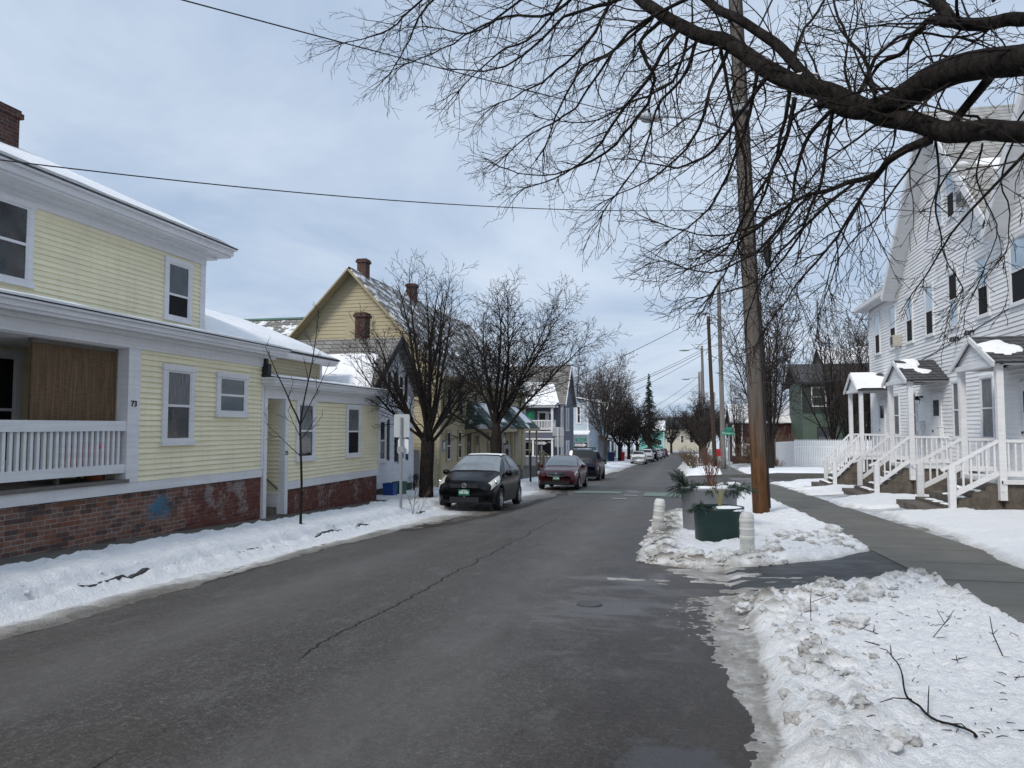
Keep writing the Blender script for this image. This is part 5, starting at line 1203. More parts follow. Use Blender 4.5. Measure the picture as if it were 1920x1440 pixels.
SK=dict(ws=(1.22,2.08,1.22,2.08),rw=(3.2,3.94,3.2,3.94),side=[(1.55,2.45,2.08,2.42),(2.54,3.45,2.52,3.22)],hl=(.10,.50,.16,.62),hls=(2.35,3.1),tl=(4.18,4.50,4.18,4.50),tls=(2.2,3.1),mir=1.55,han=(2.3,3.3),seam=(1.4,2.5,3.5),gr=(.40,.60,.735),grt=True,lw=.55,pz=.49,rpz=.80)
SUV=Car(4.70,[(0,.72),(.06,.92),(.3,1.05),(.8,1.12),(1.35,1.18),(1.75,1.50),(2.15,1.74),(2.6,1.79),(4.1,1.77),(4.4,1.70),(4.56,1.30),(4.66,1.0),(4.70,.8)],[(0,.68),(.3,.92),(1.0,1.05),(1.5,1.10),(4.3,1.14),(4.6,1.05),(4.70,.75)],[(0,.74),(.06,.84),(.3,.90),(.8,.94),(4.2,.94),(4.55,.90),(4.70,.82)],[(0,.66),(.5,.80),(1.35,.84),(1.8,.76),(2.2,.70),(4.1,.68),(4.5,.72),(4.7,.70)],(.92,3.68),.38,.32)
UK=dict(ws=(1.40,2.1,1.40,2.1),rw=(4.40,4.56,4.40,4.56),side=[(1.72,2.55,2.14,2.52),(2.65,3.45,2.62,3.42),(3.56,4.24,3.52,4.12)],hl=(.08,.40,.12,.46),hls=(2.3,3.0),tl=(4.44,4.64,4.38,4.58),tls=(2.0,3.1),mir=1.75,han=(2.4,3.35),seam=(1.55,2.6,3.5),gr=(.5,.72,.88),lw=.6,pz=.55,rpz=.92)
XOV=Car(4.5,[(0,.66),(.05,.82),(.3,.95),(.7,1.02),(1.15,1.08),(1.6,1.38),(2.1,1.60),(2.6,1.66),(3.6,1.63),(4.0,1.52),(4.3,1.22),(4.44,1.0),(4.5,.8)],[(0,.62),(.3,.85),(.9,.98),(1.4,1.03),(4.0,1.12),(4.35,1.0),(4.5,.75)],[(0,.68),(.06,.80),(.3,.86),(.7,.9),(3.9,.9),(4.3,.84),(4.5,.74)],[(0,.58),(.4,.74),(1.15,.80),(1.6,.70),(2.1,.62),(3.6,.60),(4.2,.64),(4.5,.62)],(.88,3.5),.35,.26)
XK=dict(ws=(1.18,2.06,1.18,2.06),rw=(3.98,4.29,3.98,4.29),side=[(1.5,2.4,2.05,2.36),(2.5,3.3,2.46,3.26),(3.4,4.0,3.36,3.82)],hl=(.08,.42,.12,.5),hls=(2.35,3.0),tl=(4.22,4.45,4.15,4.40),tls=(2.2,3.1),mir=1.55,han=(2.25,3.2),seam=(1.38,2.45,3.35),gr=(.42,.64,.78),lw=.55,pz=.52,rpz=.85)
def park(name,label,c,paint,k,x,y,away,plate):
    r=make_car(name,label,c,paint,(x+sh(y),y,gz(y)+.03),PI if away else 0.,k,plate=plate)
    s=math.atan(-.035 if y<45 else -.026); r.rotation_euler=(s if not away else -s,0,PI if away else 0.)
    return r
park('parked_car','small black hatchback with a dusting of snow on its roof and a green front plate',FIT,'car_black',FK,-5.55,21.1,False,'front')
c=bpy.data.objects['parked_car']
mb=MB(); FIT.patch(mb,1.98,2.9,1.98,2.9,4.5,6.,1,.018,10,6); FIT.patch(mb,1.98,2.9,1.98,2.9,4.5,6.,-1,.018,10,6); obj('roof_snow',mb,M['roof_snow'],c,True)
park('parked_car','maroon saloon with a chrome-edged grille, second in the row behind the black hatchback',SED,'car_red',SK,-5.02,33.55,False,'front')
u=park('parked_car','dark navy off-road car with a roof rack seen from behind, beyond the maroon saloon',SUV,'car_navy',UK,-5.35,44.6,True,'rear')
mb=MB()
for sd in (-1,1): mb.bar((sd*.56,-.1,1.87),(sd*.56,1.75,1.87),.05,.05); 
for y in (0.,.8,1.6): mb.bar((-.6,y,1.88),(.6,y,1.88),.05,.04); mb.box(-.58,-.54,y-.03,y+.03,1.74,1.88); mb.box(.54,.58,y-.03,y+.03,1.74,1.88)
obj('roof_rack',mb,M['black_metal'],u)
park('parked_car','white saloon seen from behind, first of the far row of parked cars',SED,'car_white',SK,-4.85,86.3,True,'rear')
park('parked_car','white crossover seen from behind, parked just beyond the white saloon',XOV,'car_white',XK,-4.75,99.,True,'rear')
park('parked_car','black car mostly hidden beyond the first white crossover',XOV,'car_black',XK,-4.6,108.,True,'rear')
park('parked_car','white car with a snowy roof beyond the black one in the far row',XOV,'car_white',XK,-4.6,121.,True,'rear')
park('parked_car','dark grey car near the end of the far row',XOV,'car_grey',XK,-4.6,135.,True,'rear')
park('parked_car','dark maroon car, last of the far row by the snowy bend',XOV,'car_red',XK,-4.6,150.,True,'rear')

# ================================================================== STREET FURNITURE
def sign_post(name,label,x,y,h,face,fm,cat='sign',post=.03,back='sign_back',dz=.1,pm='galv'):
    """face: (width, height, z centre of panel above ground)"""
    g=gz(y)+dz; t=thing(name,label,cat,(x,y,g))
    mb=MB(); mb.box(x-post,x+post,y-post*.6,y+post*.6,g-.25,g+h); mb.box(x-post*.4,x+post*.4,y-post*1.1,y+post*1.1,g-.25,g+h); obj('post',mb,M[pm],t)
    return t,g
def panel(t,x,y,z,w,h,m,name='panel',rz=0.,th=.004):
    mb=MB(); r=.04; pts=[]
    for cx,cz,a0 in ((w/2-r,h/2-r,0),(-w/2+r,h/2-r,90),(-w/2+r,-h/2+r,180),(w/2-r,-h/2+r,270)):
        for k in range(5): a=math.radians(a0+k*22.5); pts.append((cx+r*math.cos(a),cz+r*math.sin(a)))
    c,s=math.cos(rz),math.sin(rz)
    def tr(u,d,v): return (x+u*c-d*s,y+u*s+d*c,z+v)
    n=len(mb.v); k=len(pts)
    mb.v+=[tr(u,-th,v) for u,v in pts]+[tr(u,th,v) for u,v in pts]
    mb.f.append(tuple(range(n,n+k))); mb.f.append(tuple(n+2*k-1-i for i in range(k)))
    for i in range(k): j=(i+1)%k; mb.f.append((n+i,n+k+i,n+k+j,n+j))
    return obj(name,mb,M[m] if isinstance(m,str) else m,t)
# the big sign seen from behind beside the shovelled snow
t,g=sign_post('road_sign','blank grey back of a road sign on a steel post in the left snow bank',-6.53,17.1,2.42,None,None,dz=.0)
panel(t,-6.53,17.08+.05,g+2.22,.40,.56,'sign_back'); panel(t,-6.50,17.16,g+1.72,.27,.36,'sign_white')
mb=MB(); mb.box(-6.62,-6.44,17.06,17.11,g+1.58,g+1.72); obj('bracket',mb,M['galv'],t)
def one_way(x,y,z,label,top=None):
    t,g=sign_post('one_way_sign',label,x,y,z-gz(y)+.2,None,None,dz=.1); 
    panel(t,x,y-.06,z,.92,.31,'black_trim'); mb=MB()
    a=.42; yy=y-.068
    mb.poly([(x-a,yy,z-.09),(x+.17,yy,z-.09),(x+.17,yy,z-.135),(x+a,yy,z),(x+.17,yy,z+.135),(x+.17,yy,z+.09),(x-a,yy,z+.09)]); obj('arrow',mb,M['sign_white'],t)
    tx=place(text_mesh('ONE WAY',.118,.002),frame((x-.09,yy-.004,z),(1,0,0),(0,0,1))); obj('lettering',tx,M['black_trim'],t)
    return t
one_way(-9.62,53.2,.42,'black one way sign with a white arrow pointing right, before the purple house porch')
t=one_way(-6.72,53.0,.30,'black one way sign below a small street plate, right of the grey sign back')
panel(t,-6.72,52.95,.66,.8,.2,'sign_green'); tx=place(text_mesh('Murray St',.13,.002),frame((-6.72,52.94,.66),(1,0,0),(0,0,1))); obj('lettering',tx,M['plate_white'],t)
t,g=sign_post('road_sign','tall grey back of two stacked signs on a white post before the purple house',-8.05,51.0,3.2,None,None,post=.05,dz=.1,pm='sign_white'); panel(t,-8.05,51.0+.08,1.25,.78,.62,'sign_back'); panel(t,-8.0,51.08,.55,.6,.7,'sign_back')
t,g=sign_post('road_sign','narrow dark green sign on a black post before the old yellow row house',-7.2,31.6,2.0,None,None,post=.035,dz=.1,pm='black_metal'); panel(t,-7.2,31.55,.55,.30,.55,'grey_metal'); panel(t,-7.2,31.53,.5,.12,.3,'black_trim')
mb=MB(); mb.box(-6.62,-6.54,33.6,33.66,gz(33.6),gz(33.6)+1.6); single('thin_post',mb,M['black_metal'],'thin black post without a sign at the kerb beside the maroon saloon','post',None,(-6.58,33.6,gz(33.6)))
t,g=sign_post('parking_sign','small white parking notice on a steel post left of the grey utility pole',3.12,70.5,2.35,None,None,dz=.1,post=.05); panel(t,3.12,70.44,g+2.0,.46,.72,'sign_white')
mb=MB()
for k,(w_,z) in enumerate(((.12,.2),(.30,.05),(.26,-.05),(.30,-.15))): mb.box(3.12-w_/2,3.12+w_/2,70.425,70.43,g+2+z-.022,g+2+z+.022)
obj('lettering',mb,plain('dull_red',(.22,.09,.09)),t)
t,g=sign_post('street_name_sign','green street name sign reading Murray St on a steel post at the far corner',4.0,62.2,3.15,None,None,dz=.1,post=.05)
panel(t,3.92,62.12,g+3.0,1.02,.32,'sign_green'); tx=place(text_mesh('Murray St',.22,.003),frame((3.92,62.11,g+3.0),(1,0,0),(0,0,1))); obj('lettering',tx,M['plate_white'],t)
panel(t,4.0,62.2,g+3.33,.85,.28,'sign_green',rz=PI/2+.5)
t,g=sign_post('small_birdhouse_sign','pale wooden bird house on a thin post before the maroon house',7.6,80,3.0,None,None,'bird house',post=.05,dz=.2,pm='fence_wood'); mb=MB(); mb.box(7.2,8.0,79.6,80.2,g+2.7,g+3.45); mb.slab([(7.1,79.5,g+3.4),(8.1,79.5,g+3.4),(8.1,79.9,g+3.75),(7.1,79.9,g+3.75)],.05); mb.slab([(8.1,80.3,g+3.4),(7.1,80.3,g+3.4),(7.1,79.9,g+3.75),(8.1,79.9,g+3.75)],.05); mb.box(7.05,8.15,79.5,80.3,g+2.6,g+2.7); obj('box',mb,M['fence_wood'],t)
t.name='bird_house'
mb=MB(); mb.box(4.2,5.1,92,92.6,gz(92)+.9,gz(92)+1.75); mb.box(4.25,5.05,91.95,92.,gz(92)+1.3,gz(92)+1.42); t=single('red_mailbox',mb,M['red_plastic'],'red box on a post left of the grey utility pole','mailbox',None,(4.6,92.2,gz(92))); mb=MB(); mb.box(4.55,4.7,92.2,92.3,gz(92)-.1,gz(92)+.9); obj('post',mb,M['fence_wood'],t)
mb=MB(); mb.box(4.72,4.75,91.93,91.95,gz(92)+1.2,gz(92)+1.4)
# hydrant-like red thing with a cap of snow before the purple house
g=gz(46.5)+.2
hy=thing('fire_hydrant','salmon red fire hydrant capped with snow beside the maroon saloon','hydrant',(-8.55,46.5,g)); 
mb=MB(); mb.lathe([(.22,0),(.22,.06),(.15,.08),(.15,.55),(.2,.57),(.2,.62),(.16,.66),(.1,.76),(0,.78)],18,(-8.55,46.5,g)); mb.lathe([(0,-.28),(.09,-.28),(.09,.28),(0,.28)],12,(-8.55,46.5,g+.42),'x'); mb.lathe([(0,-.26),(.11,-.26),(.11,0)],12,(-8.55,46.5,g+.42),'y'); obj('body',mb,plain('faded_red_paint',(.38,.10,.07),.5),hy,True)
mb=MB(); mb.blob((-8.55,46.5,g+.80),.17,4,(1.2,1.,.5),2,.2); obj('snow_cap',mb,M['roof_snow'],hy,True)
tote_bin(M['bin_blue'],'bright blue recycling tub in the snow beside the navy off-road car',(-6.9,66.,gz(66)+.2),.85,.8,.8)
mb=MB(); mb.lathe([(.60,0),(.72,1.0),(.76,1.0),(.76,1.08),(0,1.15)],4); c_=math.cos(PI/4); mb.v=[((p[0]*c_-p[1]*c_)*.75,(p[0]*c_+p[1]*c_)*.7,p[2]*1.05) for p in mb.v]
o=single('wheeled_bin',mb,M['red_plastic'],'red wheeled bin in the snow behind the white saloon','bin'); o.location=(-6.6,90.5,gz(90)+.15)
o=dup(o,(-7.6,88.,gz(88)+.15),label='dark blue wheeled bin before the dark blue house'); o.name='wheeled_bin.001'; o.data=o.data.copy(); o.data.materials[0]=plain('navy_plastic',(.01,.025,.08),.5)
mb=MB(); mb.lathe([(.6,0),(.72,.62),(.76,.62),(.76,.68),(0,.72)],4); mb.v=[((p[0]*c_-p[1]*c_)*1.15,(p[0]*c_+p[1]*c_)*.8,p[2]) for p in mb.v]
o=single('green_bin',mb,M['bin_green'],'dark green snow-topped bin at the right kerb far along the street','bin'); o.location=(1.75,118,gz(118)); BASE[o.name]=V((0,0,0)); mb=MB(); mb.blob((0,0,.75),.6,3,(1.2,.8,.3),2,.25); obj('snow_cap',mb,M['roof_snow'],o,True)
# flexible posts and planters on the kerb build-out
def flex(x,y,tilt,label):
    g=gz(y)+.02; t=thing('flexible_post',label,'bollard',(x,y,g),'white flexible posts at the planters'); BASE[t.name]=V((0,0,0)); t.rotation_euler=(tilt[0],tilt[1],0)
    mb=MB(); mb.lathe([(.105,0),(.105,.62),(.10,.66),(.075,.70),(.04,.705),(0,.70)],24)
    for k in range(24): a=2*PI*k/24; mb.box(math.cos(a)*.106-.004,math.cos(a)*.106+.004,math.sin(a)*.106-.004,math.sin(a)*.106+.004,.02,.24)
    obj('body',mb,M['flex'],t,True)
    for z in (.30,.44,.55):
        mb=MB(); mb.lathe([(.104,z),(.111,z+.008),(.111,z+.055 if z!=.44 else z+.03),(.104,z+.065 if z!=.44 else z+.04)],24); obj('band',mb,M['flex'],t,True)
flex(1.0,11.85,(0,0),'upright ribbed white post right of the green planter')
flex(-.42,14.9,(-.05,.10),'leaning ribbed white post at the street edge, left of the planters')
def planter(x,y,r,h,m,label,dz):
    g=gz(y)+dz; t=thing('planter',label,'planter',(x,y,g)); BASE[t.name]=V((0,0,0))
    mb=MB(); mb.lathe([(r*.93,0),(r*.95,.02),(r,h-.06),(r*1.02,h-.05),(r*1.02,h),(r*.94,h),(r*.92,h-.09),(0,h-.09)],40); obj('tub',mb,M[m],t,True)
    mb=MB(); mb.lathe([(r*.92,h-.08),(r*.5,h-.05),(0,h-.04)],24); obj('soil',mb,M['soil'],t)
    return t,g
t1,g1_=planter(.70,14.0,.435,.66,'planter_green','dark green round planter with snow on its soil behind the white post',.0)
t2,g2_=planter(.62,16.1,.56,.92,'planter_grey','larger grey round planter behind the green one',.0)
mb=MB(); mb.blob((.12,-.08,.615),.28,5,(1.15,1.1,.24),3,.25); obj('snow_cap',mb,M['roof_snow'],t1,True)
mb=MB(); mb.blob((-.05,-.15,.87),.36,6,(1.25,.9,.22),3,.35); mb.blob((.25,.2,.87),.25,8,(1.25,.9,.25),3,.35); obj('snow_cap',mb,M['roof_snow'],t2,True)
rr=random.Random(5)
def conifer_bough(mb,p,d,L,n=16,nl=.075):
    P=V(p); d=V(d).normalized(); pts=[]
    for i in range(n):
        t=i/n; d=(d+V((0,0,-.045))).normalized(); P=P+d*(L/n); pts.append(P.copy())
        for k in range(7):
            a=rr.uniform(0,2*PI); s=d.cross(V((math.cos(a),math.sin(a),.3))).normalized(); q=(d*.75+s*.8).normalized()*nl*rr.uniform(.7,1.2); w=d.cross(q).normalized()*.004
            mb.f.append((len(mb.v),len(mb.v)+1,len(mb.v)+2)); mb.v+=[tuple(P-w),tuple(P+w),tuple(P+q)]
        if i%3==1 and i<n-3:
            s=d.cross(V((rr.uniform(-1,1),rr.uniform(-1,1),1))).normalized(); conifer_bough_side(mb,P,(d*.7+s*rr.choice((-1,1))*.8).normalized(),L*.35*(1-t*.5),nl)
    mb.tube(pts,.006,4)
def conifer_bough_side(mb,p,d,L,nl):
    P=V(p); n=6
    for i in range(n):
        P=P+d*(L/n)
        for k in range(6):
            a=rr.uniform(0,2*PI); s=d.cross(V((math.cos(a),math.sin(a),.3))).normalized(); q=(d*.75+s*.8).normalized()*nl*rr.uniform(.7,1.2); w=d.cross(q).normalized()*.004
            mb.f.append((len(mb.v),len(mb.v)+1,len(mb.v)+2)); mb.v+=[tuple(P-w),tuple(P+w),tuple(P+q)]
mb=MB(); b=V((.62,16.1,g2_+.88))
for k in range(34):
    a=rr.uniform(0,2*PI); el=rr.uniform(.02,.45); conifer_bough(mb,b+V((math.cos(a)*.3,math.sin(a)*.3,0)),(math.cos(a),math.sin(a),el),rr.uniform(.35,.62))
for k in range(6): conifer_bough(mb,b+V((-.45,-.1,0)),(-.6+.2*k*.3,rr.uniform(-.4,.2),.85),rr.uniform(.3,.48))
for k in range(5): conifer_bough(mb,b+V((.3,-.1,0)),(.9,rr.uniform(-.4,.2),.28),rr.uniform(.55,.75))
single('evergreen_boughs',mb,M['needles'],'cut evergreen boughs spilling over the rim of the grey planter','foliage',None,tuple(b))
mb=MB(); b1=V((.70,14.0,g1_+.62))
for k in range(12): a=rr.uniform(2.0,4.6); conifer_bough(mb,b1+V((math.cos(a)*.2,math.sin(a)*.2,0)),(math.cos(a),math.sin(a)*.8,rr.uniform(.1,.5)),rr.uniform(.22,.38))
single('evergreen_boughs',mb,M['needles'],'small evergreen sprigs at the left of the green planter','foliage',None,tuple(b1))
mb=MB()
for k in range(26):
    a=rr.uniform(0,2*PI); tl=rr.uniform(.05,.38); h=rr.uniform(.45,.85); p=b+V((rr.gauss(.05,.06),rr.gauss(0,.06),0)); q=p+V((math.cos(a)*tl*h,math.sin(a)*tl*h,h)); m_=p.lerp(q,.5)+V((rr.gauss(0,.02),rr.gauss(0,.02),0)); mb.tube([p,m_,q],[.006,.005,.003],4)
    for _ in range(2): mb.tube([m_,m_+V((rr.gauss(0,.09),rr.gauss(0,.09),rr.uniform(.1,.22)))],[.004,.002],3)
single('red_twigs',mb,M['red_twig'],'bundle of bare red twigs standing in the grey planter','twigs',None,tuple(b))
mb=MB(); b2=b1+V((.02,-.1,-.02))
for k in range(16):
    a=2*PI*k/16; tl=rr.uniform(.12,.32); h=rr.uniform(.28,.55); mb.tube([b2,b2+V((math.cos(a)*tl*h*.4,math.sin(a)*tl*h*.4,h*.5)),b2+V((math.cos(a)*tl*h,math.sin(a)*tl*h,h))],[.005,.005,.003],4)
single('yellow_twigs',mb,M['tan_twig'],'fan of thin yellow-green twigs standing in the green planter','twigs',None,tuple(b2))
# utility poles
def upole(name,label,base,top,r0,r1,m,n=18):
    t=thing(name,label,'utility pole',base); mb=MB(); k=14
    mb.tube([V(base).lerp(V(top),i/k)+V((0,0,-.3 if i==0 else 0)) for i in range(k+1)],[lerp(r0,r1,i/k) for i in range(k+1)],n,wob=.03); obj('shaft',mb,M[m],t,True); return t
B0=(2.0,19.5,gz(19.5)+.1); T0=(1.50,18.98,13.6)
p=upole('utility_pole','tall brown wooden utility pole standing in the snow by the right pavement',B0,T0,.205,.15,'pole')
P_=lambda z:V(B0).lerp(V(T0),(z-B0[2])/(T0[2]-B0[2]))
mb=MB(); 
for dx,dy in ((.2,-.05),(.215,.06)): mb.tube([P_(z)+V((dx-(z+.6)*.004,dy-.06,0)) for z in (-.4,1,3,5,7,9,11,13)],.018,6)
mb.tube([P_(z)+V((-.19+(z+.6)*.004,-.06,0)) for z in (5.2,7,9,11,13)],.02,6); obj('riser_cable',mb,M['wire'],p)
mb=MB(); q=P_(8.85); mb.tube([q,q+V((-.35,-.2,.12)),q+V((-1.0,-.55,.30)),q+V((-1.75,-.92,.30)),q+V((-2.0,-1.05,.27))],[.03,.03,.028,.026,.025],8); arm=obj('lamp_arm',mb,M['galv'],p,True)
h=q+V((-2.25,-1.18,.22)); mb=MB(); mb.lathe([(0,-.34),(.07,-.33),(.12,-.2),(.145,0),(.12,.2),(.07,.34),(0,.36)],16,(0,0,0),'y'); mb.v=[((lambda a:(a.x+h.x,a.y+h.y,a.z+h.z))(Matrix.Rotation(math.radians(-62),3,'Z')@V((v[0],v[1],max(-.05,v[2]*.75))))) for v in mb.v]; obj('lamp_head',mb,M['sign_back'],arm,True)
mb=MB(); mb.blob((h.x,h.y,h.z-.05),.13,2,(1.5,1.1,.55),2,.02); obj('lens',mb,plain('lamp_lens',(.30,.31,.30),.25,.1,9,.6),arm,True)
mb=MB(); mb.lathe([(.035,.08),(.035,.19),(0,.2)],10,tuple(h)); obj('photocell',mb,M['black_metal'],arm)
for z in (6.3,7.8,10.3): q=P_(z); mb=MB(); mb.tube([q+V((-.15,-.1,0)),q+V((-.38,-.2,.02))],.03,6); mb.lathe([(0,-.1),(.05,-.08),(.06,.02),(0,.05)],10,tuple(q+V((-.38,-.2,-.02)))); obj('insulator',mb,M['grey_metal'],p)
mb=MB(); q=P_(9.55); mb.lathe([(.27,-.1),(.27,.1)],14,tuple(q)); obj('bracket',mb,M['grey_metal'],p)
mb=MB(); q=P_(5.9); mb.lathe([(0,.25),(.09,.2),(.11,0),(.05,-.35),(0,-.38)],12,(q.x+.45,q.y-.1,q.z)); obj('splice_case',mb,M['black_metal'],p,True)
p2=upole('utility_pole','second utility pole, grey and slim, by the street name sign',(3.78,66.,gz(66)),(3.55,65.5,14.2),.22,.15,'pole_grey',12)
mb=MB(); mb.tube([(3.6,65.4,10.4),(3.1,65,11.0),(2.6,64.4,11.1)],.04,6); a=obj('lamp_arm',mb,M['galv'],p2); mb=MB(); mb.blob((2.25,64.2,11.08),.4,1,(1.2,.5,.25),2,.03); obj('lamp_head',mb,M['grey_metal'],a,True)
p3=upole('utility_pole','dark brown pole between the grey utility pole and the far street lamps',(3.15,67.6,gz(67.6)),(2.72,66.8,11.2),.19,.14,'pole_dark',12); mb=MB(); mb.box(2.95,3.25,67.3,67.42,3.4,4.6); obj('notice',mb,M['sign_back'],p3)
p4=upole('utility_pole','third grey pole carrying a street lamp over the far road',(3.5,103.,gz(103)),(3.3,102.6,12.4),.24,.16,'pole_grey',10)
mb=MB(); mb.tube([(3.3,102.5,11.9),(2.2,102.2,12.0),(1.4,102.1,11.8)],.04,6); a=obj('lamp_arm',mb,M['galv'],p4); mb=MB(); mb.blob((1.0,102.1,11.78),.5,1,(1.4,.5,.22),2,.03); obj('lamp_head',mb,M['grey_metal'],a,True)
p5=upole('utility_pole','farthest grey pole with a street lamp',(4.4,155.,gz(155)),(4.35,154.5,12.6),.26,.18,'pole_grey',8)
mb=MB(); mb.tube([(4.35,154.2,11.4),(3.,154,11.4),(2.,153.8,11.2)],.05,6); a=obj('lamp_arm',mb,M['galv'],p5); mb=MB(); mb.blob((1.7,153.7,11.1),.6,1,(1.4,.5,.22),2,.03); obj('lamp_head',mb,M['grey_metal'],a,True)
p6=upole('utility_pole','slim pale pole between the third and the farthest ones',(3.9,125.,gz(125)),(3.85,124.5,10.6),.2,.15,'pole_grey',8)
# overhead lines
def line(label,a,b,sag,r=.012,n=24):
    A_,B_=V(a),V(b); mb=MB(); mb.tube([A_.lerp(B_,i/n)-V((0,0,sag*4*(i/n)*(1-i/n))) for i in range(n+1)],r,5,False)
    single('overhead_cable',mb,M['wire'],label,'cable')
line('cable crossing the sky at the top left, dropping to the street lamp pole',(-10.25,-1.3,5.0),tuple(P_(8.75)),.18,.009)
line('cable sagging from the yellow house chimney side to the brown utility pole',(-11.2,4.5,4.82),tuple(P_(7.05)),.46,.009)
line('upper cable from the old yellow row house up to the grey utility pole',(-9.5,40,2.6),(3.6,65.6,11.9),.35,.02)
line('lower cable from the purple house up to the grey utility pole',(-9.,57.6,3.0),(3.6,65.6,8.8),.5,.02)
line('first of two parallel cables climbing to the third pole',(-10,80,4.2),(3.3,102.6,11.9),.3,.025)
line('second of two parallel cables climbing to the third pole',(-10,84,3.2),(3.3,102.6,11.2),.3,.025)
line('long cable from the far houses to the farthest pole',(-9,112,1.5),(4.35,154.5,11.8),.6,.03)
line('low far cable to the farthest pole',(-9,120,.8),(4.35,154.5,10.2),.6,.03)
line('cable running along the street from the brown pole to the grey pole',tuple(P_(11.6)),(3.55,65.6,12.8),.8,.014)
line('steep cable overhead from the brown pole towards the viewer, first',tuple(P_(12.6)),(3.3,-6,10.6),.5,.016)
line('steep cable overhead from the brown pole towards the viewer, second',tuple(P_(10.6)),(3.6,-6,8.6),.5,.02)
line('cable from the brown pole to the gable of the white row house',tuple(P_(7.9)),(8.4,24.3,8.0),.3,.012)
line('low cable crossing before the green house to the white row house',(3.7,66,6.),(8.6,36.3,3.9),.5,.014)
# picket fence
def fence(label,a,b,h,n,picket=True):
    A_,B_=V(a),V(b); mb=MB(); d=(B_-A_).normalized(); nn=V((-d.y,d.x,0)); w=(B_-A_).length/n
    for i in range(n):
        c=A_+(B_-A_)*((i+.5)/n); k=w*.42; z0=gz(c.y)+.15; z1=z0+h
        top=[(-k,z1-.12),(0,z1+.03),(k,z1-.12)] if picket else [(-w*.49,z1),(w*.49,z1)]
        if not picket: k=w*.49
        pts=[(-k,z0),(k,z0)]+[t for t in reversed(top)]
        mb.slab([tuple(V((c.x,c.y,z))+d*u) for u,z in pts],.03)
    for z in (.4,h-.45): mb.bar(tuple(A_+nn*.04+V((0,0,gz(A_.y)+z))),tuple(B_+nn*.04+V((0,0,gz(B_.y)+z))),.05,.12)
    return single('picket_fence',mb,M['trim_new'],label,'fence',None,(a[0],a[1],gz(a[1])))
fence('white picket fence running to the right behind the porch steps',(9.3,64.8,0),(19.5,64.8,0),2.5,76)
fence('white boarded fence panel turning the corner along the pavement',(9.2,76.,0),(9.28,64.85,0),2.35,36,False)
# ================================================================== TREES
class Grow:
    def __init__(g,seed): g.r=random.Random(seed); g.wood=MB(); g.tw=MB()
    def sides(g,r): return 9 if r>.07 else 6 if r>.03 else 4 if r>.010 else 3
    def put(g,pts,rad):
        (g.wood if rad[0]>g.split else g.tw).tube(pts,rad,g.sides(rad[0]),False,.10 if rad[0]>.05 else 0.)
    def perp(g,d,az):
        a=d.cross(V((.3,.2,.93)))
        if a.length<.05: a=d.cross(V((1,0,0)))
        a.normalize(); b=d.cross(a); return a*math.cos(az)+b*math.sin(az)
    def branch(g,p,d,r,L,lv,c):
        """one branch and, recursively, what grows from it; c holds a value per level"""
        R=g.r; n=max(3,min(9,int(L/c['seg'][lv]))); st=L/n; P=[V(p)]; D=V(d).normalized(); rad=[r]; dirs=[D.copy()]
        for i in range(n):
            w=c['wand'][lv]; D=(D+V((R.gauss(0,w),R.gauss(0,w),R.gauss(0,w)+c['up'][lv]*st))+c['bias']*st).normalized()
            P.append(P[-1]+D*st); dirs.append(D.copy()); rad.append(max(c['rmin'],r*(1-(i+1)/n*c.get('tap',.78))))
        g.put(P,rad)
        if lv+1<len(c['seg']): g.spawn(P,dirs,rad,L,lv,c)
    def spawn(g,P,dirs,rad,L,lv,c,t0=None):
        R=g.r; k=max(2,int(L*c['dens'][lv])); n=len(P)-1; az=R.uniform(0,6.28)
        for i in range(k):
            t=lerp(c['t0'][lv] if t0 is None else t0,1.,(i+R.random())/k); f=t*n; j=min(n-1,int(f)); q=P[j].lerp(P[j+1],f-j); D=dirs[min(n,j+1)]
            az+=2.4+R.uniform(-.5,.5); an=c['ang'][lv]*R.uniform(.7,1.25)
            d=D*math.cos(an)+g.perp(D,az)*math.sin(an)
            l=c['len'][lv+1]*R.uniform(.55,1.25)*(1-.45*t if c.get('cone',True) else 1); rr=lerp(rad[j],rad[j+1],f-j)
            g.branch(q,d,max(c['rmin'],min(rr*.72,c['rad'][lv+1]*R.uniform(.8,1.2))),l,lv+1,c)
def tree_obj(g,root,bark,twig,trunk_mb=None):
    t=obj('trunk',trunk_mb or g.wood,M[bark],root,True)
    if trunk_mb: obj('limbs',g.wood,M[bark],root,True)
    obj('crown',g.tw,M[twig],root)
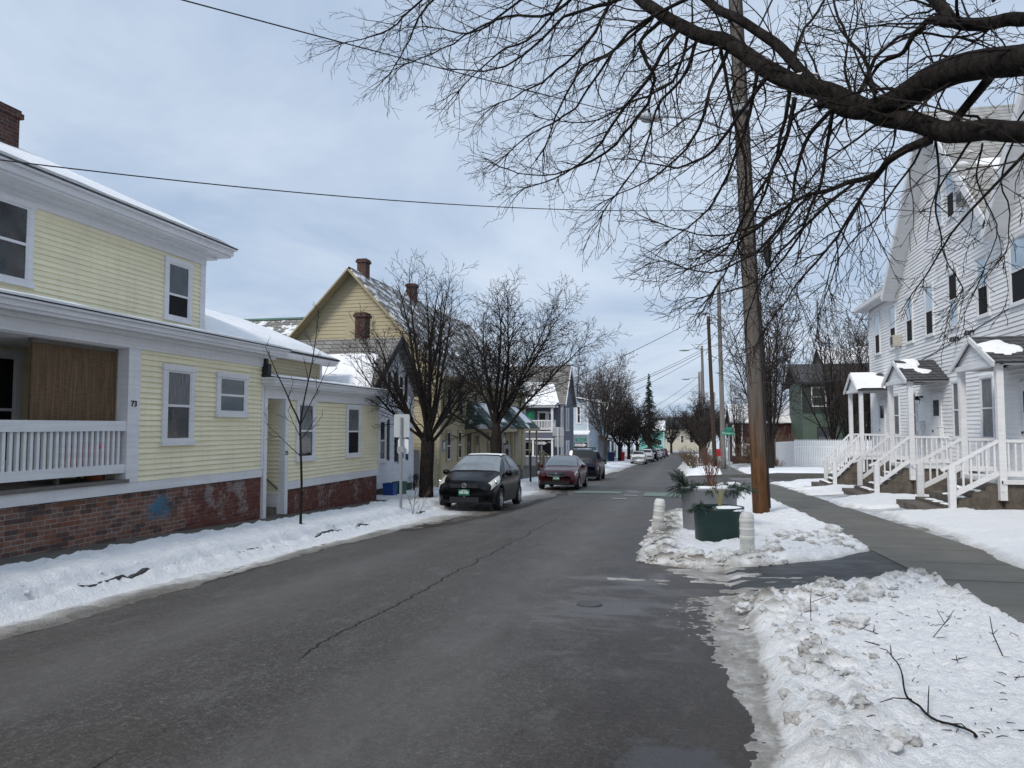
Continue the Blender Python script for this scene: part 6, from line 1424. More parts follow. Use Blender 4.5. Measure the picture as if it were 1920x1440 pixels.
# ---------------------------------------------------------------- the great tree overhead
LIMBS=[
('Ma',[(1.18,5.86,4.04,.026),(1.13,6.09,3.59,.0207),(.98,6.28,3.14,.015),(.72,6.55,2.84,.0112),(.2,6.85,2.75,.0072)]),
('Mb',[(.89,6.04,4.23,.0272),(.81,6.31,3.82,.0218),(.68,6.51,3.44,.0158),(.34,6.88,2.84,.0096)]),
('Mc',[(1.4,5.74,3.41,.0212),(1.21,6.03,3.06,.0163),(.93,6.3,2.71,.0107),(.74,6.48,2.44,.0066)]),
('Md',[(.69,6.24,4.54,.0283),(.59,6.55,4.11,.0229),(.31,6.93,3.59,.0146),(-.05,7.17,3.37,.0076)]),
('Me',[(1.03,6.07,3.4,.0207),(.66,6.42,3.06,.0155),(.29,6.76,2.96,.0118),(-.08,6.97,3.13,.0074)]),
('Mf',[(.4,6.46,4.89,.0274),(.49,6.61,4.38,.0209),(.62,6.78,3.81,.0165),(.56,7.,3.3,.0097)]),
('Mg',[(.14,6.79,5.24,.0267),(-.01,6.99,4.84,.02),(-.37,7.22,4.78,.0156),(-.88,7.52,4.73,.011),(-1.43,7.8,4.95,.0072)]),
('Mh',[(-.92,7.52,6.38,.0306),(-1.4,7.65,5.82,.02),(-1.92,7.85,5.74,.0148),(-2.41,8.06,5.46,.0092)]),
('Mi',[(-2.11,7.85,6.75,.027),(-2.76,7.93,6.44,.0184),(-3.08,8.09,6.06,.0126),(-3.3,8.15,5.79,.0079)]),
('Mj',[(-.15,6.92,5.49,.03),(-.52,7.16,5.3,.0235),(-.91,7.38,5.23,.019),(-1.17,7.65,4.98,.0141),(-1.38,7.83,4.6,.0087)]),
('L1',[(2.06, 3.08, 2.27, 0.1021),(2.22, 4.11, 2.91, 0.09),(2.01, 4.86, 3.34, 0.0911),(1.76, 5.3, 3.53, 0.0945),(1.55, 5.55, 3.72, 0.0929),(1.34, 5.7, 3.91, 0.0964),(1.16, 5.86, 4.08, 0.1),(0.96, 6.01, 4.23, 0.1036),(0.71, 6.24, 4.54, 0.0959),(0.48, 6.48, 4.86, 0.096),(0.18, 6.71, 5.16, 0.0861),(-0.1, 6.93, 5.45, 0.08),(-0.36, 7.16, 5.84, 0.073),(-0.75, 7.45, 6.38, 0.0605),(-1.37, 7.79, 6.98, 0.041)]),
('L2',[(2.14, 3.18, 2.76, 0.1061),(2.36, 4.3, 3.61, 0.1221),(2.02, 4.83, 3.78, 0.1257),(1.86, 5.1, 3.86, 0.1309),(1.7, 5.37, 3.92, 0.1321),(1.51, 5.54, 3.89, 0.1189),(1.28, 5.74, 3.91, 0.0876),(1.1, 5.95, 4.08, 0.0611)]),
('L3',[(2.38, 3.51, 3.27, 0.0857),(2.42, 4.41, 3.77, 0.0696),(2.21, 5.26, 4.22, 0.0651),(2.05, 5.43, 4.27, 0.0643),(1.88, 5.49, 4.35, 0.0583),(1.82, 5.57, 4.5, 0.0557),(1.79, 5.75, 4.76, 0.0501),(1.75, 6.02, 5.22, 0.0366)]),
('L3b',[(1.88, 5.49, 4.35, 0.0401),(1.74, 5.56, 4.42, 0.0371),(1.67, 5.64, 4.39, 0.0322),(1.63, 5.74, 4.31, 0.027),(1.51, 5.82, 4.27, 0.0216),(1.44, 5.91, 4.2, 0.018),(1.35, 6.2, 4.12, 0.0126)]),
('L4',[(1.04, 5.93, 4.2, 0.057),(0.94, 6.09, 4.46, 0.059),(0.76, 6.24, 4.77, 0.061),(0.56, 6.29, 4.96, 0.0576),(0.38, 6.44, 5.18, 0.0549),(0.23, 6.6, 5.44, 0.0519),(-0.1, 6.91, 5.94, 0.035)]),
('L5',[(2.0, 5.24, 3.86, 0.0446),(1.9, 5.37, 3.72, 0.0424),(1.79, 5.41, 3.58, 0.0429)]),
('L6',[(1.68, 5.39, 3.53, 0.0464),(1.51, 5.56, 3.49, 0.0371),(1.41, 5.75, 3.43, 0.0347),(1.29, 5.82, 3.4, 0.0314),(1.13, 5.99, 3.4, 0.0285),(0.99, 6.06, 3.39, 0.0249),(0.78, 6.33, 3.32, 0.0196),(0.6, 6.6, 3.24, 0.016),(0.3, 6.95, 3.2, 0.0097)]),
('L7',[(1.72, 5.4, 3.5, 0.0232),(1.75, 5.47, 3.33, 0.0198),(1.73, 5.53, 3.05, 0.0164),(1.84, 5.67, 2.79, 0.0111),(1.99, 5.82, 2.58, 0.0076)]),
('L8',[(1.64, 5.43, 3.49, 0.0216),(1.54, 5.58, 3.31, 0.0186),(1.42, 5.66, 3.11, 0.0151),(1.28, 5.85, 2.97, 0.0138),(1.16, 6.04, 2.74, 0.0102),(1.08, 6.14, 2.47, 0.0062)]),
('L9',[(1.45, 5.75, 3.44, 0.0231),(1.32, 5.84, 3.25, 0.0196),(1.23, 6.04, 3.02, 0.0142),(1.17, 6.25, 2.74, 0.0084)]),
('La',[(-0.09, 6.94, 5.43, 0.035),(-0.29, 7.01, 5.27, 0.0279),(-0.27, 7.02, 5.09, 0.0279),(-0.18, 7.05, 4.89, 0.0254),(-0.4, 7.23, 4.54, 0.0235),(-0.79, 7.46, 4.31, 0.019),(-1.35, 7.65, 4.25, 0.0113),(-1.88, 7.83, 4.45, 0.0073)]),
('Lb',[(0.07, 6.78, 5.24, 0.034),(-0.15, 6.95, 4.99, 0.03),(-0.53, 7.2, 4.62, 0.0235),(-0.75, 7.36, 4.38, 0.0187),(-1.11, 7.6, 4.24, 0.0139),(-1.58, 7.81, 4.19, 0.0087)]),
('Lc',[(-0.36, 7.16, 5.83, 0.0365),(-0.63, 7.31, 5.84, 0.0321),(-1.08, 7.41, 5.82, 0.0247),(-1.44, 7.55, 5.6, 0.0198),(-1.88, 7.67, 5.47, 0.0145),(-2.44, 7.84, 5.61, 0.009)]),
('Ld',[(-0.75, 7.46, 6.32, 0.0385),(-1.22, 7.58, 5.97, 0.0254),(-1.76, 7.66, 6.04, 0.0202),(-2.21, 7.77, 5.97, 0.0148),(-2.77, 7.94, 6.2, 0.0092)]),
('Le',[(-1.48, 7.77, 6.98, 0.0351),(-2.37, 7.89, 6.81, 0.0243),(-2.98, 7.98, 6.44, 0.0186),(-3.32, 8.02, 6.24, 0.0126),(-3.9, 8.1, 6.21, 0.008)]),
('Lf',[(-0.58, 7.31, 5.99, 0.0321),(-0.76, 7.29, 5.56, 0.0241),(-1.08, 7.44, 5.33, 0.0192),(-1.45, 7.57, 5.18, 0.0141),(-1.88, 7.69, 5.09, 0.0087)]),
('Lg',[(0.92, 6.0, 4.16, 0.0311),(0.87, 6.11, 3.87, 0.0253),(0.75, 6.3, 3.64, 0.0218),(0.59, 6.49, 3.4, 0.0158),(0.42, 6.67, 3.13, 0.0116),(0.11, 6.92, 3.03, 0.0073)]),
('Lh',[(1.2, 5.87, 4.02, 0.03),(1.02, 5.94, 3.84, 0.0244),(0.94, 6.14, 3.58, 0.019),(0.89, 6.25, 3.31, 0.015),(0.71, 6.43, 3.06, 0.0111),(0.38, 6.77, 3.11, 0.0071)]),
('Li',[(0.74, 6.15, 4.42, 0.0343),(0.57, 6.33, 4.25, 0.0266),(0.34, 6.6, 4.01, 0.0209),(0.03, 6.84, 3.95, 0.0146),(-0.34, 7.06, 4.13, 0.0076)]),
('Lj',[(1.89, 5.13, 3.39, 0.0168),(1.88, 5.25, 3.17, 0.0137),(2.02, 5.29, 2.9, 0.0103),(1.97, 5.4, 2.61, 0.0053)]),
('Lk',[(2.01, 4.96, 3.33, 0.0161),(1.97, 5.07, 3.11, 0.0131),(2.03, 5.1, 2.85, 0.0099),(2.01, 5.2, 2.67, 0.005)]),
('Ll',[(1.29, 5.79, 3.99, 0.0275),(1.45, 5.81, 4.29, 0.0216),(1.61, 5.83, 4.44, 0.0177),(1.77, 5.77, 4.43, 0.0154),(1.95, 5.61, 4.31, 0.0111)]),
('Lm',[(1.42, 5.71, 4.01, 0.0231),(1.37, 5.79, 4.31, 0.0196),(1.27, 5.95, 4.65, 0.0163),(1.23, 6.12, 5.05, 0.0126)]),
('Ln',[(0.85, 6.08, 4.33, 0.0253),(1.02, 6.3, 4.78, 0.0196),(1.21, 6.42, 5.09, 0.0155),(1.41, 6.55, 5.42, 0.0112)]),
('Lo',[(0.48, 6.48, 4.84, 0.0274),(0.31, 6.57, 4.52, 0.0232),(0.17, 6.76, 4.18, 0.0191),(-0.17, 7.01, 3.95, 0.0125),(-0.59, 7.23, 3.84, 0.0078)]),
('Lp',[(1.29, 5.82, 3.38, 0.0196),(0.95, 6.07, 3.13, 0.0166),(0.69, 6.34, 2.82, 0.0109),(0.58, 6.54, 2.5, 0.0067)]),
('Lq',[(0.95, 6.06, 3.37, 0.0186),(0.67, 6.41, 3.28, 0.0155),(0.34, 6.75, 3.29, 0.0118),(-0.13, 7.04, 3.5, 0.0075)]),
('Lr',[(0.23, 6.72, 5.16, 0.0287),(0.13, 6.82, 4.85, 0.0243),(-0.16, 6.97, 4.55, 0.0175),(-0.32, 7.16, 4.17, 0.0129),(-0.71, 7.41, 3.74, 0.008)]),
('Ls',[(2.09, 5.43, 4.45, 0.0179),(2.19, 5.34, 4.54, 0.021)]),
('Lt',[(0.18, 6.59, 5.41, 0.0283),(-0.4, 6.88, 5.29, 0.0225),(-0.96, 7.29, 4.81, 0.0161),(-1.45, 7.6, 4.7, 0.0113),(-1.8, 7.84, 4.58, 0.0088)]),
('Lu',[(-0.1, 6.91, 5.89, 0.025),(-1.14, 7.48, 6.27, 0.0223),(-1.97, 7.81, 6.1, 0.0178),(-2.59, 7.99, 5.95, 0.0123),(-3.08, 8.1, 5.87, 0.0094)])]
g=Grow(3); g.split=.0105
HT=thing('street_tree','great bare tree whose dark limbs hang overhead across the sky','tree',(2.15,2.75,gz(2.75)+.1)); BASE[HT.name]=V((2.15,2.75,gz(2.75)+.1))
tm=MB(); tm.tube([(2.15,2.75,-.3),(2.15,2.75,.1),(2.13,2.78,.6),(2.1,2.85,1.3),(2.08,2.95,2.0),(2.1,3.08,2.5),(2.2,3.3,2.95)],[.40,.33,.29,.27,.26,.24,.15],16,True,.12)
HC=dict(seg=[.12,.10,.07,.05],wand=[.10,.15,.17,.18],up=[-.10,-.35,-.30,.0],bias=V((-.16,.03,0)),dens=[7.5,7.5,11,11],t0=[.06,.10,.15],ang=[.80,.72,.7],len=[1.,.80,.34,.15],rad=[.02,.0080,.0043,.0029],rmin=.0021)
def refine(pts,k=4):
    """smooth, slightly gnarled line through the surveyed points"""
    out=[]; n=len(pts)
    for i in range(n-1):
        p0,p1,p2,p3=[V(pts[max(0,min(n-1,i+q))][:3]) for q in (-1,0,1,2)]; r1,r2=pts[i][3],pts[i+1][3]
        for j in range(k):
            t=j/k; a=((p1*2)+(p2-p0)*t+(p0*2-p1*5+p2*4-p3)*t*t+(p1*3-p0-p2*3+p3)*t**3)*.5; r=lerp(r1,r2,t)
            s=min(.05,.022+r*.3); f_=5.5 if r<.04 else 2.6; a=a+V((noise.noise(a*f_)*s,noise.noise(a*f_+V((9,2,1)))*s,noise.noise(a*f_+V((3,8,5)))*s)); out.append((a,r*(.62 if r<.036 else .70)))
    out.append((V(pts[-1][:3]),pts[-1][3])); return out
for nm,pts in LIMBS:
    if nm in('L1','L2','L3'): pts=[(2.10,2.92,1.9,.24),(2.12,3.02,2.35,.20)]+pts
    if nm in('L7','Lj','Lk','L8','L9'): pts=[(x,y,z,r*.62) for x,y,z,r in pts]
    q=refine(pts); P=[a for a,_ in q]; rad=[max(.003,r) for _,r in q]; Ln=sum((P[i+1]-P[i]).length for i in range(len(P)-1))
    dirs=[(P[min(len(P)-1,i+1)]-P[max(0,i-1)]).normalized() for i in range(len(P))]
    g.wood.tube(P,rad,14 if rad[0]>.05 else 8,True,.16 if rad[0]>.03 else .05)
    big=rad[0]>.06
    c=dict(HC); 
    if big: c['dens']=[5.5,7,10,9]; c['len']=[1.,1.25,.42,.16]; c['rad']=[.02,.0112,.0048,.0029]; c['up']=[-.1,-.42,-.3,0]
    if nm=='L5': continue
    if nm=='L2': c['dens']=[3.5,5.5,8,8]
    if nm in('L7','Lj','Lk'): c['dens']=[7.,6.,9,8]; c['len']=[1.,.55,.26,.13]
    g.spawn(P,dirs,rad,Ln,0,c,.12 if big else .05)
    if not big:                                                     # the tip runs on into twigs
        for k in range(3): g.branch(P[-1],dirs[-1]+V((g.r.gauss(0,.25),g.r.gauss(0,.25),g.r.gauss(-.05,.2))),max(.004,rad[-1]*.8),.45,1,c)
obj('trunk',tm,M['bark'],HT,True); obj('limbs',g.wood,M['bark'],HT,True); obj('twigs',g.tw,M['twig'],HT)
mb=MB()
mb.blob((1.0,5.99,4.315),.07,2.,(1.3,.5,.3),2,.4)
obj('limb_snow',mb,M['roof_snow'],HT,True)
# ---------------------------------------------------------------- street trees on the left
def make_tree(root,seed,fork,limbs,c,trunk,bark='bark',twig='twig',split=.02):
    g=Grow(seed); g.split=split; g.wood.tube(*trunk,14,True,.08)
    for p,d,r,L in limbs: g.branch(p,d,r,L,0,c)
    obj('trunk',g.wood,M[bark],root,True); obj('crown',g.tw,M[twig],root); return g
def limbset(rr,f,n,rad,tilt,L,jit=.25,a0=0.):
    out=[]
    for k in range(n):
        a=a0+2*PI*k/n+rr.uniform(-.35,.35); tl=tilt*rr.uniform(1-jit,1+jit); out.append((f+V((math.cos(a)*.05,math.sin(a)*.05,rr.uniform(-.12,.3))),(math.cos(a)*math.sin(tl),math.sin(a)*math.sin(tl),math.cos(tl)),rad*rr.uniform(.7,1.1),L*rr.uniform(.8,1.15)))
    return out
rr=random.Random(21)
x,y=-7.28,21.1; z=gz(y)+.1; b=V((x,y,z)); f=b+V((.05,0,1.75))
t=thing('street_tree','bare oval-crowned tree in the snow between the road sign and the black hatchback','tree',tuple(b))
ls=limbset(rr,f,9,.056,.60,3.6)+limbset(rr,f+V((0,0,.3)),6,.066,.22,4.6)+[(f+V((0,0,-.1)),(.75,-.1,.62),.06,2.4),(f,(-.75,-.35,.66),.05,3.4),(f,(-.62,-.1,.75),.05,3.6)]
make_tree(t,31,f,ls,dict(seg=[.32,.2,.12,.08],wand=[.06,.10,.13,.15],up=[.10,.10,.05,.02],bias=V((0,0,0)),dens=[4.4,5.6,6.5],t0=[.18,.12,.1],ang=[.58,.66,.7],len=[4,1.35,.58,.27],rad=[.06,.017,.0085,.0060],rmin=.0048,tap=.85),([b+V((0,0,-.3)),b+V((0,0,.02)),b+V((.02,0,.8)),f,f+V((0,0,.6))],[.29,.235,.20,.20,.10]))
x,y=-7.0,28.7; z=gz(y)+.1; b=V((x,y,z)); f=b+V((0,0,1.9))
t=thing('street_tree','wide-spreading bare tree with two thick forked limbs behind the black hatchback','tree',tuple(b))
ls=[(f,(-.75,-.35,.55),.075,3.4),(f+V((0,0,.3)),(-.35,.2,.9),.08,4.5),(f+V((0,0,.5)),(.12,-.1,1.),.085,5.3),(f+V((0,0,.45)),(.45,0,.9),.075,5.6),(f+V((0,0,.25)),(.85,-.2,.60),.065,5.4),(f+V((0,0,.9)),(.75,.3,.75),.05,5.4),(f+V((0,0,.6)),(.68,-.3,.78),.06,5.5),(f+V((0,0,.8)),(.1,.7,.8),.07,4.2),(f+V((0,0,.8)),(-.1,-.75,.8),.065,3.8),(f+V((0,0,1.1)),(-.6,.3,.8),.065,4.),(f+V((0,0,.9)),(.7,-.5,.7),.06,4.6),(f+V((0,0,1.)),(.3,-.3,.95),.06,4.2),(f+V((0,0,1.)),(-.25,-.2,.95),.06,4.2)]
make_tree(t,35,f,ls,dict(seg=[.34,.22,.13,.09],wand=[.09,.13,.15,.16],up=[.05,.05,.03,.02],bias=V((.02,0,0)),dens=[4.5,5.5,6.6],t0=[.22,.12,.1],ang=[.64,.72,.75],len=[4,1.9,.78,.34],rad=[.08,.021,.0105,.0075],rmin=.006,tap=.84),([b+V((0,0,-.3)),b+V((0,0,.02)),b+V((0,0,.8)),f,f+V((.02,0,1.0))],[.31,.25,.22,.23,.12]))
# sapling
x,y=-6.72,12.55; b=V((x,y,gz(y)+.12)); t=thing('sapling','thin leafless sapling in the snow bank before the yellow houses','tree',tuple(b)); g=Grow(5); g.split=.011
f=b+V((-.04,0,1.95)); g.wood.tube([b+V((0,0,-.2)),b+V((0,0,.02)),b+V((.01,0,.9)),f],[.028,.026,.021,.019],8)
c=dict(seg=[.16,.12,.08],wand=[.05,.07,.09],up=[.10,.12,.1],bias=V((0,0,0)),dens=[2.8,3.5,0],t0=[.3,.2,.1],ang=[.65,.6,.6],len=[2,.5,.2],rad=[.014,.0075,.005],rmin=.0042,tap=.7)
for d,r,L in (((-.28,-.1,1),.017,1.6),((.12,.1,1),.016,2.2),((.5,0,1),.012,1.3)): g.branch(f,V(d),r,L,0,c)
for dz,d,L in ((-.55,(-.9,-.2,.8),.9),(-.3,(.9,-.2,.9),.6),(-.2,(-.8,.3,.9),.6)): g.branch(f+V((0,0,dz)),V(d),.010,L,0,c)
obj('trunk',g.wood,M['bark'],t,True); obj('crown',g.tw,M['twig'],t)
# ---------------------------------------------------------------- bare trees farther off: four grown once, then copied
def proto(name,label,seed,h,tilt,nl,spread,rtw,bark='bark_grey',twig='twig_far',trunk_r=.2,forkh=.22,up=.06,loc=(0,0,0),group='bare trees along the far street',mult=1.):
    t=thing(name,label,'tree',loc,group); BASE[t.name]=V((0,0,0)); rr=random.Random(seed); f=V((0,0,h*forkh))
    ls=limbset(rr,f,nl,trunk_r*.34,tilt,h*.62)+limbset(rr,f+V((0,0,h*.08)),3,trunk_r*.42,tilt*.3,h*.70)
    g=Grow(seed+1); g.split=rtw*3
    g.wood.tube([(0,0,-.4),(0,0,0),(0,0,h*forkh*.5),f,f+V((0,0,h*.1))],[trunk_r*1.25,trunk_r,trunk_r*.88,trunk_r*.85,trunk_r*.5],10,True,.08)
    c=dict(seg=[h*.07,h*.045,h*.03,h*.02],wand=[.07,.11,.14,.15],up=[up,up,.04,.02],bias=V((0,0,0)),dens=[3.2*10/h*mult,4.5*10/h*mult,5.*10/h*mult],t0=[.15,.1,.1],ang=[.6,.65,.7],len=[h*.6,h*.2*spread,h*.085*spread,h*.036],rad=[trunk_r*.4,rtw*3.,rtw*1.6,rtw],rmin=rtw,tap=.85)
    for p,d,r,L in ls: g.branch(p,d,r,L,0,c)
    obj('trunk',g.wood,M[bark],t,True); obj('crown',g.tw,M[twig],t); return t
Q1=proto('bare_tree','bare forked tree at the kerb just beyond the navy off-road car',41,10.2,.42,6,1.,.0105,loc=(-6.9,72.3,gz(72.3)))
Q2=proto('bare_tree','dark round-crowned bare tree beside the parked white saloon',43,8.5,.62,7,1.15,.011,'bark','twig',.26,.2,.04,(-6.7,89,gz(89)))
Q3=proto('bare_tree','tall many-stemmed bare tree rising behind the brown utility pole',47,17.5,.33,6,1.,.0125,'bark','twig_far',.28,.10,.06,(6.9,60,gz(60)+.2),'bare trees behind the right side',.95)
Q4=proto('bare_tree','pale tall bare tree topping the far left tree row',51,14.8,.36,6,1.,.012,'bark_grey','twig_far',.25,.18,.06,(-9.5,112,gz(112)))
for k,(x,y,s,q,l) in enumerate([(-6.4,101,1.0,Q2,'dark bare tree beside the first white crossover, second of the far row'),(-5.9,113,1.08,Q2,'dark bare tree by the hidden black car, third of the far row'),(-5.2,140,1.15,Q2,'dark bare tree near the end of the far left row'),(-1.8,214,1.45,Q2,'spreading bare tree in front of the cream house, left of its doorway'),(-12,92,.95,Q4,'bare tree behind the grey porch house'),(-14,128,1.05,Q4,'bare tree behind the low grey-blue house'),(-12,160,1.0,Q4,'bare tree left of the spruce'),
    (3.0,96,.95,Q2,'bare street tree on the right just beyond the dark pole'),(3.2,112,1.1,Q2,'bare street tree on the right beyond the green bin'),(4.3,138,1.2,Q2,'bare street tree on the right by the farthest lamp'),(6.,176,1.45,Q2,'bare street tree on the far right near the cream house'),(2.8,79,.62,Q1,'small bare tree right of the grey utility pole')]):
    dup(q,(x+0*sh(y),y,gz(y)),k*1.7+.6,l,s)
for k,(x,y,s,l) in enumerate([(13.6,72,.92,'broad bare tree before the green house'),(18.,78,1.02,'bare tree rising above the green house, beside the white row house'),(10.,92,.85,'bare tree before the maroon house'),(24,104,1.0,'bare tree behind the dark rear house'),(11.5,112,.8,'bare tree beyond the maroon house'),(16.8,80.5,.7,'bare tree close before the green house wall'),(6.4,86.,.55,'slender bare tree before the white door of the maroon house')]):
    dup(Q3,(x,y,gz(y)+.2),k*2.1+1.,l,s)
# dark spruce over the far roofs
sp=thing('spruce','dark narrow spruce standing above the far bare trees','tree',(-6.2,171,gz(171))); BASE[sp.name]=V((-6.2,171,gz(171))); g=gz(171); mb=MB(); rr=random.Random(9)
tr=MB(); tr.tube([(-6.2,171,g),(-6.2,171,g+18.6)],[.3,.03],8); obj('trunk',tr,M['bark'],sp)
for k in range(330):
    h=1.5+17*(k/330)**.9; rad=(18.8-h)*.165*rr.uniform(.65,1.15)+.12; a=rr.uniform(0,2*PI); c0=V((-6.2,171,g+h)); d=V((math.cos(a),math.sin(a),-.32)); side=V((-d.y,d.x,0)).normalized()
    n=6
    for i in range(n):
        p=c0+d*(rad*(i+.2)/n); w=.32*(1-i/n*.75)*min(1,rad)
        for sg in (-1,1): mb.poly([tuple(p),tuple(p+d*rad*.26),tuple(p+d*rad*.2+side*sg*w+V((0,0,-.12))),]); mb.poly([tuple(p),tuple(p+d*rad*.2),tuple(p+d*.1+V((0,0,-.30))+side*sg*.08)])
obj('crown',mb,M['needles'],sp)
# the wood beyond the end of the street
g=Grow(77); g.split=9; rr=random.Random(70)
c=dict(seg=[1.6,.9,.6],wand=[.08,.12,.15],up=[.02,.02,.02],bias=V((0,0,0)),dens=[1.3,1.5],t0=[.1,.1],ang=[.5,.6],len=[8,3.4,1.5],rad=[.14,.06,.045],rmin=.035,tap=.8)
for k in range(95):
    x=rr.uniform(-110,150); y=rr.uniform(275,345); h=rr.uniform(9,13); b=V((x,y,-7.4))
    g.tw.tube([b,b+V((0,0,3.5))],[.28,.22],5,False)
    for q in range(5): a=rr.uniform(0,6.28); t_=rr.uniform(.1,.5); g.branch(b+V((0,0,2.5+rr.random()*2)),V((math.cos(a)*t_,math.sin(a)*t_,1)),.14,h*.8,0,c)
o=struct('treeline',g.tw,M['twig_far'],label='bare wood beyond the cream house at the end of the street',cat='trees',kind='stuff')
# brush and shrubs
def shrub(label,x,y,z,w,h,n,seed,m='dry_brush',r=.008,group='bare shrubs'):
    t=thing('shrub',label,'shrub',(x,y,z),group); BASE[t.name]=V((0,0,0)); g=Grow(seed); g.split=9; c=dict(seg=[h*.2,h*.13,h*.1],wand=[.12,.15,.2],up=[.0,0,0],bias=V((0,0,0)),dens=[9/h,10/h],t0=[.2,.2],ang=[.55,.6],len=[h,h*.35,h*.16],rad=[r*1.5,r,r*.8],rmin=r*.6,tap=.6)
    for k in range(n):
        a=g.r.uniform(0,6.28); q=g.r.random()**.5; tl=q*.7; g.branch(V((math.cos(a)*q*w*.25,math.sin(a)*q*w*.25,-.05)),V((math.cos(a)*tl,math.sin(a)*tl,1)),r*1.5,h*g.r.uniform(.6,1.05),0,c)
    obj('stems',g.tw,M[m],t); return t
shrub('tangled tan brush at the right kerb in front of the dark pole',1.75,66.5,gz(66)+.05,2.6,1.9,46,1,r=.014)
shrub('tangled tan brush farther along the right kerb',1.6,73.,gz(73)+.05,2.6,2.1,40,2,r=.014)
shrub('brown bush beside the white fence panel at the corner',8.6,79,gz(79)+.2,3.2,3.4,60,3,r=.02)
shrub('brown bush before the low brick wall',7.2,81.5,gz(81)+.2,2.6,2.4,40,4,r=.016)
shrub('dark brown bush between the low brick wall and the fence',9.9,83,gz(83)+.2,3.2,3.8,60,5,r=.02)
shrub('low twiggy bush in the snow at the fence corner',8.3,70.,gz(70)+.2,1.6,.9,26,6,r=.012)
shrub('thin dry weeds at the foot of the road sign in the left bank',-6.25,17.2,gz(17.2)+.15,.6,.75,5,7,r=.004)
# the fallen branch and the twigs on the near snow
def lie(x,y,dz=.10):
    b,h,d=near_right(x,y); return V((x,y,b+max(h,0)+dz))
mb=MB(); pts=[(1.435,5.82,.16),(1.40,5.55,.13),(1.36,5.2,.09),(1.34,4.95,.06),(1.36,4.72,.03),(1.43,4.55,.02),(1.50,4.42,.02)]
P=[lie(a,b_,c_) for a,b_,c_ in pts]; q=refine([(p.x,p.y,p.z,r) for p,r in zip(P,[.003,.0042,.0055,.0065,.007,.0075,.0065])],5); mb.tube([p for p,_ in q],[r/.62 for _,r in q],6)
for i,(dx,dy,dz,L) in ((1,(-.3,.8,.25,.16)),(3,(-.9,-.35,.02,.24)),(4,(.3,.95,.12,.42)),(5,(.6,-.7,.1,.10))):
    o_=P[i]; d=V((dx,dy,dz)).normalized(); mb.tube([o_,o_+d*L*.5+V((0,0,.012)),o_+d*L+V((0,0,-.02))],[.0042,.0032,.0022],4)
single('fallen_branch',mb,M['bark'],'crooked fallen branch lying on the near snow','branch',None,tuple(P[3]))
rr=random.Random(8)
tw=[(1.15,7.25,'upright twig stuck beside the large dirty lumps'),(1.62,6.7,'bent twig behind the tip of the fallen branch'),(1.95,6.6,'tall thin twig standing in the snow towards the pavement'),(1.9,5.9,'small forked twig right of the branch tip'),(2.15,5.6,'twig near the right edge of the near verge'),(2.1,5.1,'dark twig cluster at the right edge of the near verge'),(1.75,4.55,'short twig right of the thick end of the branch'),(1.7,4.2,'small dark twig near the bottom right'),(2.3,6.2,'thin stalk in the snow by the pavement edge'),(1.5,6.35,'short twig before the branch tip')]
for k,(x,y,l) in enumerate(tw):
    q=lie(x,y,.0); mb=MB(); up=1.2 if k in(0,2,8) else .25; L=.30 if up>1 else rr.uniform(.10,.2); a=rr.uniform(0,6.28); d=V((math.cos(a)*.5,math.sin(a)*.5,up*.6)).normalized()
    m_=q+d*L*.55; mb.tube([q-d*.03,m_,q+d*L+V((rr.gauss(0,.02),rr.gauss(0,.02),0))],[.0045,.004,.003],4)
    for _ in range(2): mb.tube([m_,m_+V((rr.gauss(0,.05),rr.gauss(0,.05),abs(rr.gauss(.03,.03))))],[.0035,.0025],3)
    single('twig',mb,M['twig'],l,'twig','twigs lying on the near snow',tuple(q))
mb=MB()
for k in range(230):
    x=rr.uniform(1.0,2.9); y=rr.uniform(2.6,9.); b_,h,d=near_right(x,y)
    if h<.02: continue
    q=V((x,y,b_+h+.002)); a=rr.uniform(0,6.28); L=rr.uniform(.012,.075); e=V((math.cos(a)*L,math.sin(a)*L,rr.uniform(0,.02))); mb.tube([q,q+e*.5+V((rr.gauss(0,.006),rr.gauss(0,.006),.004)),q+e],[.003,.003,.002],3)
struct('litter',mb,M['twig'],label='scattered bits of bark, leaf and twig on the near snow',cat='litter',kind='stuff')

# ================================================================== LIGHT, SKY, CAMERA
SUN_EL,SUN_AZ=math.radians(42),math.radians(206)
wd=bpy.data.worlds.new('World'); scene.world=wd; wd.use_nodes=True; nt=wd.node_tree; N=nt.nodes; L=nt.links
bg=N['Background']; sky=N.new('ShaderNodeTexSky'); sky.sky_type='NISHITA'; sky.sun_disc=False; sky.sun_elevation=SUN_EL; sky.sun_rotation=SUN_AZ; sky.air_density=1.; sky.dust_density=2.
tc=N.new('ShaderNodeTexCoord'); sx=N.new('ShaderNodeSeparateXYZ'); L.new(tc.outputs['Generated'],sx.inputs[0])
def m2(op,a,b):
    x=N.new('ShaderNodeMath'); x.operation=op
    for i,v in enumerate((a,b)):
        if isinstance(v,(int,float)): x.inputs[i].default_value=v
        else: L.new(v,x.inputs[i])
    return x.outputs[0]
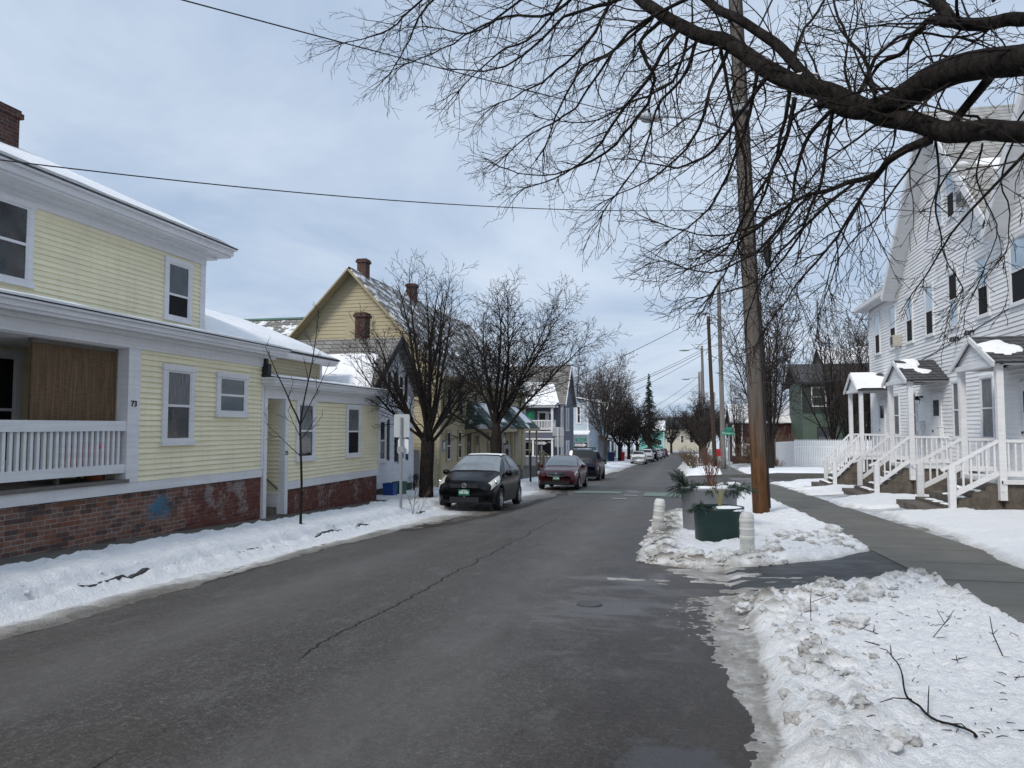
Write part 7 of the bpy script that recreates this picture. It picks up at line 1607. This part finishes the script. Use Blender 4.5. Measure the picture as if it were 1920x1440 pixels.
# flat cloud deck: project the view direction on a plane overhead
zz=m2('ADD',m2('MAXIMUM',sx.outputs[2],0.),.16); cv=N.new('ShaderNodeCombineXYZ'); L.new(m2('DIVIDE',sx.outputs[0],zz),cv.inputs[0]); L.new(m2('DIVIDE',sx.outputs[1],zz),cv.inputs[1])
n1=N.new('ShaderNodeTexNoise'); n1.inputs['Scale'].default_value=.75; n1.inputs['Detail'].default_value=8; n1.inputs['Roughness'].default_value=.56; n1.inputs['Distortion'].default_value=.5; L.new(cv.outputs[0],n1.inputs['Vector'])
rp=N.new('ShaderNodeValToRGB'); L.new(n1.outputs['Fac'],rp.inputs[0]); e=rp.color_ramp.elements
e[0].position=.36; e[0].color=(3.05,3.9,5.2,1); e[1].position=.66; e[1].color=(5.2,5.85,6.75,1)
for el in e: el.color=tuple(q/10 for q in el.color[:3])+(1,)
mx=N.new('ShaderNodeMix'); mx.data_type='RGBA'; mx.inputs[0].default_value=.92; L.new(sky.outputs[0],mx.inputs[6])
s10=N.new('ShaderNodeVectorMath'); s10.operation='SCALE'; L.new(rp.outputs[0],s10.inputs[0]); s10.inputs['Scale'].default_value=10.; L.new(s10.outputs[0],mx.inputs[7])
L.new(mx.outputs[2],bg.inputs[0]); bg.inputs[1].default_value=.1
ld=bpy.data.lights.new('sun','SUN'); ld.energy=1.5; ld.angle=math.radians(16); ld.color=(1.,.94,.85); so=bpy.data.objects.new('sun',ld); COL.objects.link(so)
so.rotation_euler=V((math.sin(SUN_AZ)*math.cos(SUN_EL),math.cos(SUN_AZ)*math.cos(SUN_EL),math.sin(SUN_EL))).to_track_quat('Z','Y').to_euler()
cd=bpy.data.cameras.new('camera'); cam=bpy.data.objects.new('camera',cd); COL.objects.link(cam); cd.sensor_width=36.; cd.lens=1400/1920*36; cd.clip_start=.1; cd.clip_end=2000
cam.location=(0,0,1.6); cam.rotation_euler=(PI/2+math.atan(80/1400),0,math.atan(310/1400)); scene.camera=cam
scene.view_settings.view_transform='Standard'; scene.view_settings.look='None'; scene.view_settings.exposure=.5; scene.view_settings.gamma=1.
